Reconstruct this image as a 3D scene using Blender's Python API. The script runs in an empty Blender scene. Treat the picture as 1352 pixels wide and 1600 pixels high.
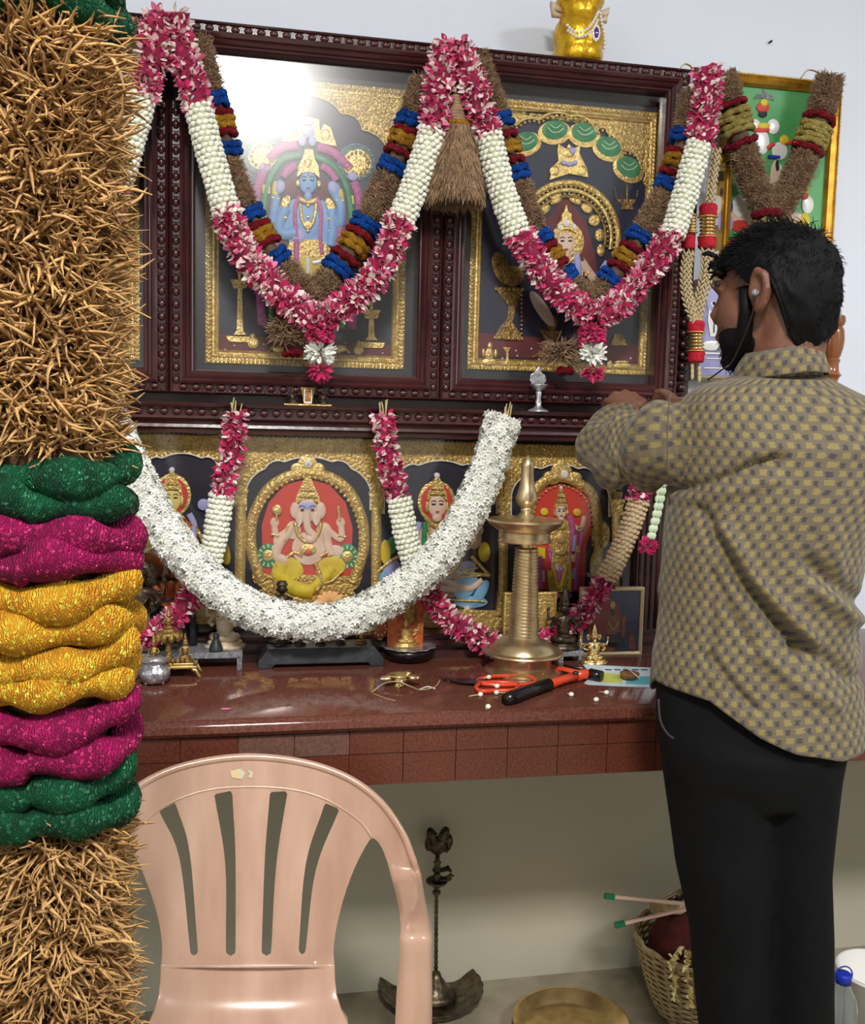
import bpy, bmesh, math, random
import numpy as np
from mathutils import Vector, Matrix, Euler, noise
from mathutils.geometry import delaunay_2d_cdt
random.seed(7)
rng = np.random.default_rng(7)
PI = math.pi
sc = bpy.context.scene
COL = sc.collection

# ------------------------------------------------------------------ camera
F_PX = 1500.0
PITCH, YAW, ROLL = math.radians(5.419), math.radians(11.226), math.radians(1.388)
CAM = Vector((0, 0, 1.38))
_f = Vector((math.sin(YAW)*math.cos(PITCH), math.cos(YAW)*math.cos(PITCH), -math.sin(PITCH)))
_r = Vector((math.cos(YAW), -math.sin(YAW), 0))
_u = _r.cross(_f)
_R = _r*math.cos(ROLL)+_u*math.sin(ROLL)
_U = -_r*math.sin(ROLL)+_u*math.cos(ROLL)
cd = bpy.data.cameras.new('camera'); cam = bpy.data.objects.new('camera', cd); COL.objects.link(cam)
M = Matrix((( _R.x, _U.x, -_f.x, CAM.x), (_R.y, _U.y, -_f.y, CAM.y), (_R.z, _U.z, -_f.z, CAM.z), (0, 0, 0, 1)))
cam.matrix_world = M
cd.sensor_fit = 'HORIZONTAL'; cd.sensor_width = 36; cd.lens = 36*F_PX/1352
cd.clip_start = .02; cd.clip_end = 50
sc.camera = cam

def at(px, py, Y):
    """world point on the plane y = Y seen at photo pixel (px, py)"""
    d = _f + _R*((px-676)/F_PX) - _U*((py-800)/F_PX)
    return CAM + d*(Y/d.y)
def atz(px, py, Z):
    d = _f + _R*((px-676)/F_PX) - _U*((py-800)/F_PX)
    return CAM + d*((Z-CAM.z)/d.z)
def atc(px, py, fn, n=6):
    """point where the pixel's ray meets the surface y = fn(x, z)"""
    Y = fn(0, 1)
    for _ in range(n):
        p = at(px, py, Y); Y = fn(p.x, p.z)
    return at(px, py, Y)

# ------------------------------------------------------------------ world, lights, exposure
sc.view_settings.view_transform = 'Standard'; sc.view_settings.look = 'None'
sc.view_settings.gamma = 1; sc.view_settings.use_curve_mapping = False
sc.view_settings.exposure = 0.5
w = bpy.data.worlds.new('world'); sc.world = w; w.use_nodes = True
w.node_tree.nodes['Background'].inputs[0].default_value = (.55, .62, .75, 1)
w.node_tree.nodes['Background'].inputs[1].default_value = .15
def area(name, loc, size, power, color, target, sy=None):
    l = bpy.data.lights.new(name, 'AREA'); l.energy = power; l.color = color
    l.shape = 'RECTANGLE'; l.size = size; l.size_y = sy or size
    o = bpy.data.objects.new(name, l); COL.objects.link(o); o.location = loc
    o.rotation_euler = (Vector(target)-Vector(loc)).to_track_quat('-Z', 'Y').to_euler()
    return o
area('ceiling_panel_light', (.02, -.60, 2.93), .40, 84, (1, .97, .93), (.02, -.60, 0), .40)
area('far_fill_light', (2.45, -.5, 2.93), .5, 38, (.88, .94, 1), (2.0, -.2, 0))  # added fill without a fixture, set aside so the glass does not mirror it
area('left_fill_light', (-2.1, -1.0, 2.1), 1.1, 9, (.85, .92, 1), (0, 1.4, 1.5), 1.3)  # weak cool fill added from the left, no window is modelled there

# ------------------------------------------------------------------ materials
def lin(c):
    return tuple((v/255/12.92 if v/255 <= .04045 else ((v/255+.055)/1.055)**2.4) for v in c)+(1,)
def mat(name, col, rough=.5, metal=0, col2=None, nscale=20, bump=0, bscale=60, spec=.5, coat=0, contrast=.5,
        btype='NOISE', sss=0, stretch=None, sheen=0, detail=4, emit=0):
    m = bpy.data.materials.new(name); m.use_nodes = True
    nt = m.node_tree; N = nt.nodes; L = nt.links; b = N['Principled BSDF']
    b.inputs['Base Color'].default_value = lin(col)
    b.inputs['Roughness'].default_value = rough; b.inputs['Metallic'].default_value = metal
    b.inputs['Specular IOR Level'].default_value = spec
    b.inputs['Coat Weight'].default_value = coat; b.inputs['Coat Roughness'].default_value = .08
    if sheen: b.inputs['Sheen Weight'].default_value = sheen
    if sss:
        b.inputs['Subsurface Weight'].default_value = sss; b.inputs['Subsurface Scale'].default_value = .004
    tc = N.new('ShaderNodeTexCoord'); vec = tc.outputs['Object']
    if stretch:
        mp = N.new('ShaderNodeMapping'); mp.inputs['Scale'].default_value = stretch
        L.new(vec, mp.inputs[0]); vec = mp.outputs[0]
    if col2:
        n = N.new('ShaderNodeTexNoise'); n.inputs['Scale'].default_value = nscale; n.inputs['Detail'].default_value = detail
        L.new(vec, n.inputs['Vector'])
        r = N.new('ShaderNodeValToRGB'); r.color_ramp.elements[0].position = .5-contrast*.3
        r.color_ramp.elements[1].position = .5+contrast*.3
        r.color_ramp.elements[0].color = lin(col); r.color_ramp.elements[1].color = lin(col2)
        L.new(n.outputs['Fac'], r.inputs[0]); L.new(r.outputs[0], b.inputs['Base Color'])
    if bump:
        if btype == 'VORONOI':
            n2 = N.new('ShaderNodeTexVoronoi'); n2.inputs['Scale'].default_value = bscale; o = n2.outputs['Distance']
        elif btype == 'WAVE':
            n2 = N.new('ShaderNodeTexWave'); n2.inputs['Scale'].default_value = bscale; n2.inputs['Distortion'].default_value = 9
            n2.inputs['Detail'].default_value = 3; n2.inputs['Detail Scale'].default_value = 1.4; o = n2.outputs['Fac']
        else:
            n2 = N.new('ShaderNodeTexNoise'); n2.inputs['Scale'].default_value = bscale; n2.inputs['Detail'].default_value = 3; o = n2.outputs['Fac']
        L.new(vec, n2.inputs['Vector'])
        bp = N.new('ShaderNodeBump'); bp.inputs['Strength'].default_value = bump; bp.inputs['Distance'].default_value = .004
        L.new(o, bp.inputs['Height']); L.new(bp.outputs[0], b.inputs['Normal'])
    return m
def glitter(name, col, col2):
    """yarn with tinsel specks: small metallic flecks among matt thread"""
    m = mat(name, col, .7, 0, col2, 60, .9, 160, btype='WAVE', spec=.2)
    nt = m.node_tree; N = nt.nodes; L = nt.links; b = N['Principled BSDF']
    tc = N.new('ShaderNodeTexCoord'); v = N.new('ShaderNodeTexVoronoi'); v.inputs['Scale'].default_value = 420
    L.new(tc.outputs['Object'], v.inputs['Vector'])
    se = N.new('ShaderNodeSeparateColor'); L.new(v.outputs['Color'], se.inputs[0])
    mt = N.new('ShaderNodeMath'); mt.operation = 'GREATER_THAN'; mt.inputs[1].default_value = .86
    L.new(se.outputs[0], mt.inputs[0])
    src = b.inputs['Base Color'].links[0].from_socket; mx = N.new('ShaderNodeMix'); mx.data_type = 'RGBA'
    L.new(mt.outputs[0], mx.inputs[0]); L.new(src, mx.inputs[6]); mx.inputs[7].default_value = [min(1, v*2.2+.05) for v in lin(col)[:3]]+[1]
    L.new(mx.outputs[2], b.inputs['Base Color'])
    mm = N.new('ShaderNodeMath'); mm.operation = 'MULTIPLY'; mm.inputs[1].default_value = .55; L.new(mt.outputs[0], mm.inputs[0]); L.new(mm.outputs[0], b.inputs['Metallic'])
    mr = N.new('ShaderNodeMapRange'); mr.inputs[3].default_value = .75; mr.inputs[4].default_value = .22
    L.new(mt.outputs[0], mr.inputs[0]); L.new(mr.outputs[0], b.inputs['Roughness'])
    return m
def glass(name, tint=(1, 1, 1, 1), rough=.22):
    m = bpy.data.materials.new(name); m.use_nodes = True; nt = m.node_tree; N = nt.nodes; L = nt.links
    N.remove(N['Principled BSDF']); out = N['Material Output']
    t = N.new('ShaderNodeBsdfTransparent'); t.inputs[0].default_value = tint
    g = N.new('ShaderNodeBsdfGlossy'); g.inputs['Roughness'].default_value = rough
    fr = N.new('ShaderNodeFresnel'); fr.inputs[0].default_value = 1.5
    mx = N.new('ShaderNodeMixShader'); L.new(fr.outputs[0], mx.inputs[0]); L.new(t.outputs[0], mx.inputs[1]); L.new(g.outputs[0], mx.inputs[2])
    L.new(mx.outputs[0], out.inputs[0]); return m

MT = {}
MT['wood'] = mat('mahogany', (58, 27, 29), .25, 0, (74, 36, 37), 9, .15, 40, coat=.3, stretch=(1, 1, 1))
MT['wood_dark'] = mat('dark_mahogany', (38, 16, 18), .3, 0, (54, 24, 24), 9, coat=.3)
MT['mat'] = mat('slate_mat', (38, 38, 48), .55, 0, (48, 46, 56), 6)
MT['navy'] = mat('navy_ground', (14, 13, 36), .55, 0, (22, 20, 48), 12)
MT['slate'] = mat('slate_ground', (30, 32, 58), .5, 0, (40, 42, 70), 8)
MT['maroon'] = mat('maroon_ground', (92, 34, 40), .6, 0, (112, 44, 48), 20)
MT['red'] = mat('vermilion', (205, 62, 48), .55)
MT['gold'] = mat('gold_foil', (232, 202, 124), .32, .55, (196, 156, 80), 110, 1.0, 150, contrast=.8, spec=.8)
MT['gold_plain'] = mat('gold_leaf', (236, 208, 132), .3, .55, (204, 166, 92), 90, .6, 190, spec=.8)
MT['gold_dark'] = mat('antique_gold', (176, 140, 76), .38, .6, (116, 88, 46), 70, 1, 160, spec=.7)
MT['gold_frame'] = mat('gilt_frame', (205, 160, 60), .3, .7, (170, 126, 44), 30)
MT['brass'] = mat('brass', (226, 204, 166), .32, .92, (204, 178, 138), 30, .1, 30)
MT['brass_pol'] = mat('polished_brass', (240, 212, 150), .2, .9, (214, 180, 116), 40)
MT['silver'] = mat('silver', (224, 222, 226), .24, .75, (150, 148, 156), 60, .4, 70)
MT['tin'] = mat('stamped_tin', (206, 208, 218), .38, .3, (160, 162, 172), 70, .9, 90, btype='WAVE')
MT['bronze'] = mat('dark_bronze', (98, 86, 70), .38, .7, (54, 46, 38), 60, .5, 90)
MT['stone'] = mat('black_stone', (34, 36, 42), .5, 0, (52, 54, 60), 40, .3, 80)
MT['soap'] = mat('cream_marble', (216, 200, 172), .4, 0, (190, 168, 136), 30, .2, 60, sss=.1)
MT['black'] = mat('black_lacquer', (16, 14, 16), .25, 0, (26, 22, 24), 20)
MT['white'] = mat('white_paint', (226, 222, 216), .6)
MT['pearl'] = mat('pearl', (232, 230, 226), .2, 0, coat=.6)
MT['blueskin'] = mat('painted_blue', (112, 160, 214), .5, 0, (132, 178, 226), 30)
MT['skinpaint'] = mat('painted_skin', (232, 206, 186), .5, 0, (220, 186, 164), 30)
MT['yellowskin'] = mat('painted_yellow_skin', (226, 208, 120), .5)
MT['yellow'] = mat('painted_yellow', (226, 206, 46), .5, 0, (210, 176, 34), 30, .3, 60)
MT['pinkpaint'] = mat('painted_pink', (206, 104, 168), .55, 0, (176, 76, 140), 160, .5, 200)
MT['greenpaint'] = mat('painted_green', (44, 122, 78), .5, 0, (64, 150, 96), 60)
MT['lilac'] = mat('painted_lilac', (172, 172, 226), .5)
MT['teal'] = mat('painted_teal', (48, 92, 92), .5, 0, (80, 124, 112), 120)
MT['skyb'] = mat('painted_sky_blue', (120, 176, 214), .5)
MT['ink'] = mat('painted_ink', (36, 26, 34), .6)
MT['lip'] = mat('painted_lip', (196, 60, 66), .6)
MT['orange'] = mat('painted_orange', (196, 104, 40), .55, 0, (150, 62, 26), 60, .5, 90)
MT['granite'] = mat('red_granite', (112, 58, 42), .32, 0, (64, 32, 25), 240, contrast=.9, detail=2)
MT['granite_top'] = mat('polished_red_granite', (112, 66, 54), .09, 0, (80, 44, 36), 220, .03, 8, contrast=.7, detail=2, stretch=(1, 1, 1))
MT['granite_pale'] = mat('dusty_granite', (112, 78, 66), .5, 0, (84, 54, 45), 200, contrast=.8, detail=2)
MT['glass'] = glass('picture_glass'); MT['glass_clear'] = glass('clear_picture_glass', rough=.07)
MT['coir'] = mat('coir', (186, 146, 92), .85, 0, (146, 108, 62), 30)
MT['coir_core'] = mat('coir_core', (84, 56, 28), .95, 0, (52, 34, 18), 60, 1, 120)
MT['vetiver'] = mat('vetiver_root', (172, 140, 108), .9, 0, (132, 104, 80), 60)
MT['vet_core'] = mat('vetiver_core', (112, 88, 68), .95, 0, (78, 60, 46), 80)
MT['t_blue'] = glitter('blue_tinsel', (10, 86, 190), (6, 60, 140))
MT['t_red'] = glitter('red_tinsel', (150, 16, 36), (112, 10, 28))
MT['t_gold'] = glitter('gold_tinsel', (206, 148, 40), (160, 104, 22))
MT['t_green'] = glitter('green_tinsel', (4, 84, 50), (2, 52, 32))
MT['t_mag'] = glitter('magenta_tinsel', (158, 8, 84), (112, 4, 58))
MT['t_yel'] = glitter('yellow_tinsel', (222, 162, 38), (188, 124, 24))
MT['t_cream'] = glitter('cream_tinsel', (206, 182, 104), (170, 140, 66))
MT['rose'] = mat('rose_petal', (206, 32, 100), .55, 0, (178, 20, 82), 90, sheen=.2)
MT['rose2'] = mat('pale_rose_petal', (226, 84, 138), .55, 0, (236, 150, 180), 120)
MT['cream'] = mat('cream_petal', (238, 224, 214), .55, 0, (232, 200, 204), 120)
MT['rose_core'] = mat('rose_core', (128, 20, 60), .9)
MT['bud'] = mat('jasmine_bud', (246, 244, 232), .5, 0, (236, 238, 220), 150)
MT['bud_old'] = mat('dried_bud', (212, 186, 150), .6, 0, (192, 160, 122), 150)
MT['bud_core'] = mat('bud_core', (196, 198, 168), .9)
MT['jas'] = mat('jasmine_flower', (250, 249, 245), .5, 0, (240, 242, 230), 120)
MT['stem'] = mat('stem_fibre', (190, 172, 122), .8)
MT['leaf'] = mat('pale_green_bud', (208, 226, 192), .55)
MT['redyarn'] = mat('red_yarn', (204, 16, 44), .8, 0, (160, 8, 32), 120, .8, 220)
MT['shell'] = mat('shell_bead', (204, 186, 146), .45, 0, (180, 158, 116), 60)
MT['steel'] = mat('steel', (90, 88, 92), .3, .9)

# ------------------------------------------------------------------ mesh helpers
class MB:
    def __init__(s): s.v = []; s.f = []; s.uv = None
    def add(s, vs, fs):
        n = len(s.v); s.v += [tuple(p) for p in vs]; s.f += [tuple(i+n for i in f) for f in fs]; return s
    def box(s, x0, x1, y0, y1, z0, z1):
        return s.add([(x0,y0,z0),(x1,y0,z0),(x1,y1,z0),(x0,y1,z0),(x0,y0,z1),(x1,y0,z1),(x1,y1,z1),(x0,y1,z1)],
                     [(0,3,2,1),(4,5,6,7),(0,1,5,4),(1,2,6,5),(2,3,7,6),(3,0,4,7)])
    def lathe(s, prof, c=(0,0,0), seg=20, sx=1, sy=1, axis=None, cap=True):
        c = Vector(c); vs = []; n = len(prof)
        q = Vector((0,0,1)).rotation_difference(Vector(axis)) if axis is not None else None
        for r, z in prof:
            for k in range(seg):
                a = 2*PI*k/seg; p = Vector((r*math.cos(a)*sx, r*math.sin(a)*sy, z))
                if q: p = q @ p
                vs.append(c+p)
        fs = [(i*seg+k, i*seg+(k+1)%seg, (i+1)*seg+(k+1)%seg, (i+1)*seg+k) for i in range(n-1) for k in range(seg)]
        if cap:
            if prof[0][0] > 1e-6: fs.append(tuple(reversed(range(seg))))
            if prof[-1][0] > 1e-6: fs.append(tuple((n-1)*seg+k for k in range(seg)))
        return s.add(vs, fs)
    def ell(s, c, r, seg=12, rings=8, rot=None):
        c = Vector(c); r = (r, r, r) if not hasattr(r, '__len__') else r; vs = []
        for i in range(rings+1):
            t = PI*i/rings; rr = max(math.sin(t), 1e-4)
            for k in range(seg):
                a = 2*PI*k/seg; p = Vector((r[0]*rr*math.cos(a), r[1]*rr*math.sin(a), -r[2]*math.cos(t)))
                if rot: p = rot @ p
                vs.append(c+p)
        return s.add(vs, [(i*seg+k, i*seg+(k+1)%seg, (i+1)*seg+(k+1)%seg, (i+1)*seg+k) for i in range(rings) for k in range(seg)])
    def tube(s, pts, rad, seg=10, cap=True, flat=1, up=None):
        pts = [Vector(p) for p in pts]; n = len(pts)
        if not hasattr(rad, '__len__'): rad = [rad]*n
        vs = []; prev = None
        for i, p in enumerate(pts):
            t = (pts[min(i+1, n-1)]-pts[max(i-1, 0)]).normalized()
            if prev is None:
                a = Vector(up) if up else (Vector((0,0,1)) if abs(t.z) < .9 else Vector((1,0,0)))
                prev = t.cross(a).normalized()
            prev = (prev - t*prev.dot(t)).normalized(); b = t.cross(prev)
            for k in range(seg):
                an = 2*PI*k/seg; vs.append(p+(prev*math.cos(an)+b*math.sin(an)*flat)*rad[i])
        fs = [(i*seg+k, i*seg+(k+1)%seg, (i+1)*seg+(k+1)%seg, (i+1)*seg+k) for i in range(n-1) for k in range(seg)]
        if cap: fs += [tuple(reversed(range(seg))), tuple((n-1)*seg+k for k in range(seg))]
        return s.add(vs, fs)
    def prism(s, pts, dv):
        """polygon pts (3D) thickened by dv; the far side is dropped in by nothing"""
        pts = [Vector(p) for p in pts]; n = len(pts); dv = Vector(dv)
        return s.add(pts+[p+dv for p in pts], [tuple(range(n)), tuple(reversed(range(n, 2*n)))]+[(i, i+n, (i+1)%n+n, (i+1)%n) for i in range(n)])
    def sweep(s, x0, x1, z0, z1, prof):
        """moulding swept round a rectangle: prof = [(inset, y)]"""
        vs = []
        for d, y in prof: vs += [(x0+d,y,z0+d),(x1-d,y,z0+d),(x1-d,y,z1-d),(x0+d,y,z1-d)]
        return s.add(vs, [(i*4+k, i*4+(k+1)%4, (i+1)*4+(k+1)%4, (i+1)*4+k) for i in range(len(prof)-1) for k in range(4)])
    def mesh(s, name, off=None, smooth=True):
        me = bpy.data.meshes.new(name)
        v = s.v if off is None else [(a-off[0], b-off[1], c-off[2]) for a, b, c in s.v]
        me.from_pydata(v, [], s.f)
        if smooth: me.polygons.foreach_set('use_smooth', [True]*len(me.polygons))
        if s.uv:
            u = me.uv_layers.new(name='uv')
            vi = np.zeros(len(me.loops), np.int32); me.loops.foreach_get('vertex_index', vi)
            u.data.foreach_set('uv', np.array(s.uv, np.float32)[vi].ravel())
        me.update(); return me

OFF = {}
def T(name, label, cat, loc=(0,0,0), group=None):
    o = bpy.data.objects.new(name, None); COL.objects.link(o); o.location = loc
    o['label'] = label; o['category'] = cat; o.empty_display_size = .05
    if group: o['group'] = group
    OFF[o.name] = Vector(loc); return o
def O(name, mb, m, par=None, smooth=True, label=None, bev=0, kind=None, cat=None, group=None, fix=True, sub=0, angle=None):
    """link a mesh built in world coordinates; under a parent it is moved into the thing's frame"""
    off = OFF[par.name] if par is not None else None
    me = mb if isinstance(mb, bpy.types.Mesh) else mb.mesh(name, off, smooth)
    if fix and not isinstance(mb, bpy.types.Mesh):
        bm = bmesh.new(); bm.from_mesh(me); bmesh.ops.recalc_face_normals(bm, faces=bm.faces); bm.to_mesh(me); bm.free()
    if smooth and angle: me.set_sharp_from_angle(angle=math.radians(angle))
    o = bpy.data.objects.new(name, me); COL.objects.link(o)
    me.materials.append(m if isinstance(m, bpy.types.Material) else MT[m])
    if par is not None: o.parent = par; OFF[o.name] = off
    if label: o['label'] = label
    if kind: o['kind'] = kind
    if cat: o['category'] = cat
    if group: o['group'] = group
    if bev:
        b = o.modifiers.new('bevel', 'BEVEL'); b.width = bev; b.segments = 2; b.limit_method = 'ANGLE'
    if sub:
        b = o.modifiers.new('sub', 'SUBSURF'); b.levels = sub; b.render_levels = sub
    return o
def inst(name, me, par, mx):
    """one more object on a shared mesh; mx is its matrix in world space"""
    o = bpy.data.objects.new(name, me); COL.objects.link(o)
    if par is not None: o.parent = par; OFF[o.name] = OFF[par.name]; mx = Matrix.Translation(-OFF[par.name]) @ mx
    o.matrix_local = mx; return o
def stamp(name, me, mats, m, par):
    """many small copies of one mesh joined into a single part"""
    nv = len(me.vertices); bv = np.zeros(nv*3); me.vertices.foreach_get('co', bv); bv = bv.reshape(-1, 3)
    nl = len(me.loops); li = np.zeros(nl, np.int64); me.loops.foreach_get('vertex_index', li)
    npol = len(me.polygons); lt = np.zeros(npol, np.int64); ls = np.zeros(npol, np.int64)
    me.polygons.foreach_get('loop_total', lt); me.polygons.foreach_get('loop_start', ls)
    A = np.array([[list(r) for r in x] for x in mats]) if not isinstance(mats, np.ndarray) else mats
    K = len(A); off = np.array(OFF[par.name]) if par is not None else np.zeros(3)
    V = np.einsum('kij,nj->kni', A[:, :3, :3], bv)+A[:, None, :3, 3]-off
    out = bpy.data.meshes.new(name)
    out.vertices.add(K*nv); out.vertices.foreach_set('co', V.reshape(-1))
    out.loops.add(K*nl); out.loops.foreach_set('vertex_index', (li[None]+(np.arange(K)*nv)[:, None]).ravel().astype(np.int32))
    out.polygons.add(K*npol); out.polygons.foreach_set('loop_start', (ls[None]+(np.arange(K)*nl)[:, None]).ravel().astype(np.int32))
    out.polygons.foreach_set('use_smooth', [True]*(K*npol))
    out.update(calc_edges=True); out.validate()
    o = O(name, out, m, par); o['kind'] = 'stuff'; return o
def scatter(name, me, mats, m, par, cap=300):
    """up to cap pieces as objects of their own, nearest to the camera first; the rest as one part"""
    if not me.materials: me.materials.append(MT[m])
    mats = sorted(mats, key=lambda x: (x.to_translation()-CAM).length)
    for x in mats[:cap]: inst(name, me, par, x)
    if len(mats) > cap:
        stamp(name+'_mass', me, mats[cap:], m, par)

def cr(pts, n=8):
    """Catmull-Rom through pts"""
    P = [Vector(p) for p in pts]; P = [P[0]*2-P[1]]+P+[P[-1]*2-P[-2]]; out = []
    for i in range(1, len(P)-2):
        for k in range(n):
            t = k/n; a, b, c, d = P[i-1:i+3]
            out.append(.5*((2*b)+(c-a)*t+(2*a-5*b+4*c-d)*t*t+(3*b-a-3*c+d)*t**3))
    out.append(P[-2]); return out
def resample(P, step):
    L = [0]
    for a, b in zip(P, P[1:]): L.append(L[-1]+(b-a).length)
    n = max(2, int(round(L[-1]/step))+1); out = []; j = 0
    for i in range(n):
        s = L[-1]*i/(n-1)
        while j < len(P)-2 and L[j+1] < s: j += 1
        t = (s-L[j])/max(L[j+1]-L[j], 1e-9); out.append(P[j].lerp(P[j+1], min(t, 1)))
    return out
def frames(P):
    out = []; prev = None
    for i, p in enumerate(P):
        t = (P[min(i+1, len(P)-1)]-P[max(i-1, 0)]).normalized()
        if prev is None: prev = Vector((0, -1, 0))
        prev = (prev-t*prev.dot(t)).normalized(); out.append((p, t, prev, t.cross(prev)))
    return out
def basis(p, z, x, s):
    """matrix at p whose z axis points along z, x roughly along x, scaled"""
    z = z.normalized(); y = z.cross(x); y = y.normalized() if y.length > 1e-6 else z.orthogonal().normalized(); x = y.cross(z)
    s = s if hasattr(s, '__len__') else (s, s, s)
    return Matrix(((x.x*s[0], y.x*s[1], z.x*s[2], p.x), (x.y*s[0], y.y*s[1], z.y*s[2], p.y), (x.z*s[0], y.z*s[1], z.z*s[2], p.z), (0, 0, 0, 1)))
R_ = random.uniform

# piece meshes (unit size)
def petal_mesh(curl=.5, name='petal'):
    mb = MB(); vs = []
    W = [.25, .5, .42, .12]
    for i, wd in enumerate(W):
        t = i/3
        for k in (-1, 0, 1): vs.append((k*wd, curl*t*t*.6-abs(k)*.12, t))
    mb.add(vs, [(i*3+k, i*3+k+1, i*3+k+4, i*3+k+3) for i in range(3) for k in range(2)]); return mb.mesh(name)
def bud_mesh(name='bud', fat=.42):
    mb = MB(); mb.lathe([(0.02, -.5), (fat*.75, -.25), (fat, .08), (fat*.7, .36), (.02, .5)], seg=7, cap=False); return mb.mesh(name)
def jas_mesh(name='flower'):
    mb = MB(); mb.tube([(0,0,-.5),(0,0,.1)], [.05,.09], 4)
    for k in range(5):
        a = 2*PI*k/5; c, s = math.cos(a), math.sin(a)
        mb.add([(0,0,.1),(c*.3-s*.16,s*.3+c*.16,.22),(c*.62,s*.62,.16),(c*.3+s*.16,s*.3-c*.16,.22)], [(0,1,2,3)])
    return mb.mesh(name)
def fibre_mesh(name, bend, rad=.05):
    mb = MB(); pts = [(bend*math.sin(i/4*2.2)*.25, bend*.3*(i/4)**2, i/4) for i in range(5)]
    mb.tube(pts, [rad, rad*1.05, rad, rad*.8, rad*.25], 3, cap=False); return mb.mesh(name)
# ------------------------------------------------------------------ room
YW = 2.19           # back wall
def struct(name, mb, m, **k): return O(name, mb, m, kind='structure', smooth=False, **k)
wm = mat('two_tone_wall_paint', (214, 218, 228), .6, 0, None)
def wall_nodes():
    nt = wm.node_tree; N = nt.nodes; L = nt.links; b = N['Principled BSDF']
    tc = N.new('ShaderNodeTexCoord'); s = N.new('ShaderNodeSeparateXYZ'); L.new(tc.outputs['Object'], s.inputs[0])
    g = N.new('ShaderNodeMath'); g.operation = 'GREATER_THAN'; g.inputs[1].default_value = .8; L.new(s.outputs[2], g.inputs[0])
    n = N.new('ShaderNodeTexNoise'); n.inputs['Scale'].default_value = 3.5; n.inputs['Detail'].default_value = 6
    L.new(tc.outputs['Object'], n.inputs['Vector'])
    lo = N.new('ShaderNodeMix'); lo.data_type = 'RGBA'; lo.inputs[6].default_value = lin((176, 170, 150)); lo.inputs[7].default_value = lin((192, 187, 168))
    L.new(n.outputs['Fac'], lo.inputs[0])
    mx = N.new('ShaderNodeMix'); mx.data_type = 'RGBA'; L.new(g.outputs[0], mx.inputs[0]); L.new(lo.outputs[2], mx.inputs[6])
    mx.inputs[7].default_value = lin((226, 231, 244)); L.new(mx.outputs[2], b.inputs['Base Color'])
    bp = N.new('ShaderNodeBump'); bp.inputs['Strength'].default_value = .12; bp.inputs['Distance'].default_value = .01
    L.new(n.outputs['Fac'], bp.inputs['Height']); L.new(bp.outputs[0], b.inputs['Normal'])
wall_nodes()
RX0, RX1, RY0, RZ = -2.4, 2.9, -3.2, 3.0
struct('wall_back', MB().box(RX0, RX1, YW, YW+.12, 0, RZ), wm)
wp = mat('room_wall_paint', (206, 206, 202), .7)
struct('wall_left', MB().box(RX0-.12, RX0, RY0, YW+.12, 0, RZ), wp)
struct('wall_right', MB().box(RX1, RX1+.12, RY0, YW+.12, 0, RZ), wp)
struct('wall_front', MB().box(RX0-.12, RX1+.12, RY0-.12, RY0, 0, RZ), wp)
struct('ceiling', MB().box(RX0-.12, RX1+.12, RY0-.12, YW+.12, RZ, RZ+.1), mat('ceiling_paint', (232, 232, 230), .8))
fm = mat('floor_stone', (150, 142, 120), .32, 0, (128, 120, 100), 14)
struct('floor', MB().box(RX0-.12, RX1+.12, RY0-.12, YW+.12, -.1, 0), fm)
# wall marks: dark nail hole on the upper wall
O('nail', MB().lathe([(.0025,0),(.0025,.012)], at(1202, 67, YW), 8, axis=(0,-1,0)), 'black', cat='nail', label='tiny dark nail in the white wall above the green picture')

# ------------------------------------------------------------------ stone counter
YC = 1.608; ZC = .87
ct = T('stone_counter', 'long polished red granite counter carrying the idols and lamps', 'counter', (0, YC, ZC))
prof = [(YC+.012, ZC), (YC+.004, ZC-.003), (YC, ZC-.009), (YC-.004, ZC-.02), (YC+.002, ZC-.027), (YC+.012, ZC-.032)]
mb = MB(); X0, X1 = -1.55, 2.3
pp = prof+[(YW-.001, ZC-.032), (YW-.001, ZC)]
mb.add([(X0, y, z) for y, z in pp]+[(X1, y, z) for y, z in pp], [(i, (i+1)%8, (i+1)%8+8, i+8) for i in range(8)]+[tuple(range(8)), tuple(range(15, 7, -1))])
O('countertop', mb, 'granite_top', ct, angle=40)
xb = at(460, 1180, YC+.012).x; tw = at(546, 1180, YC+.012).x-xb
zb = at(700, 1221, YC+.012).z
O('fascia_board', MB().box(X0, X1, YC+.02, YC+.05, zb+.002, ZC-.0321), 'granite', ct, smooth=False)
k = 0
x = xb-tw*12
while x < X1-.1:
    pale = abs(x+tw/2-at(460, 1170, YC).x) < tw*1.0
    zm = zb+(ZC-.032-zb)*.58
    dy = R_(0, .0012)
    o1 = O('granite_tile', MB().box(x+.0007, x+tw-.0007, YC+.0115+dy, YC+.0199, zm+.0007, ZC-.0325), 'granite_pale' if pale else 'granite', ct, smooth=False,
      label='dull dusty granite tile' if pale else None)
    O('granite_tile', MB().box(x+.0007, x+tw-.0007, YC+.012+dy, YC+.0199, zb, zm-.0007), 'granite', ct, smooth=False)
    x += tw
for x in (-1.5, 2.2):
    O('support_bracket', MB().box(x-.03, x+.03, YC+.06, YW-.001, .55, ZC-.033), 'granite', ct, smooth=False)

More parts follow.
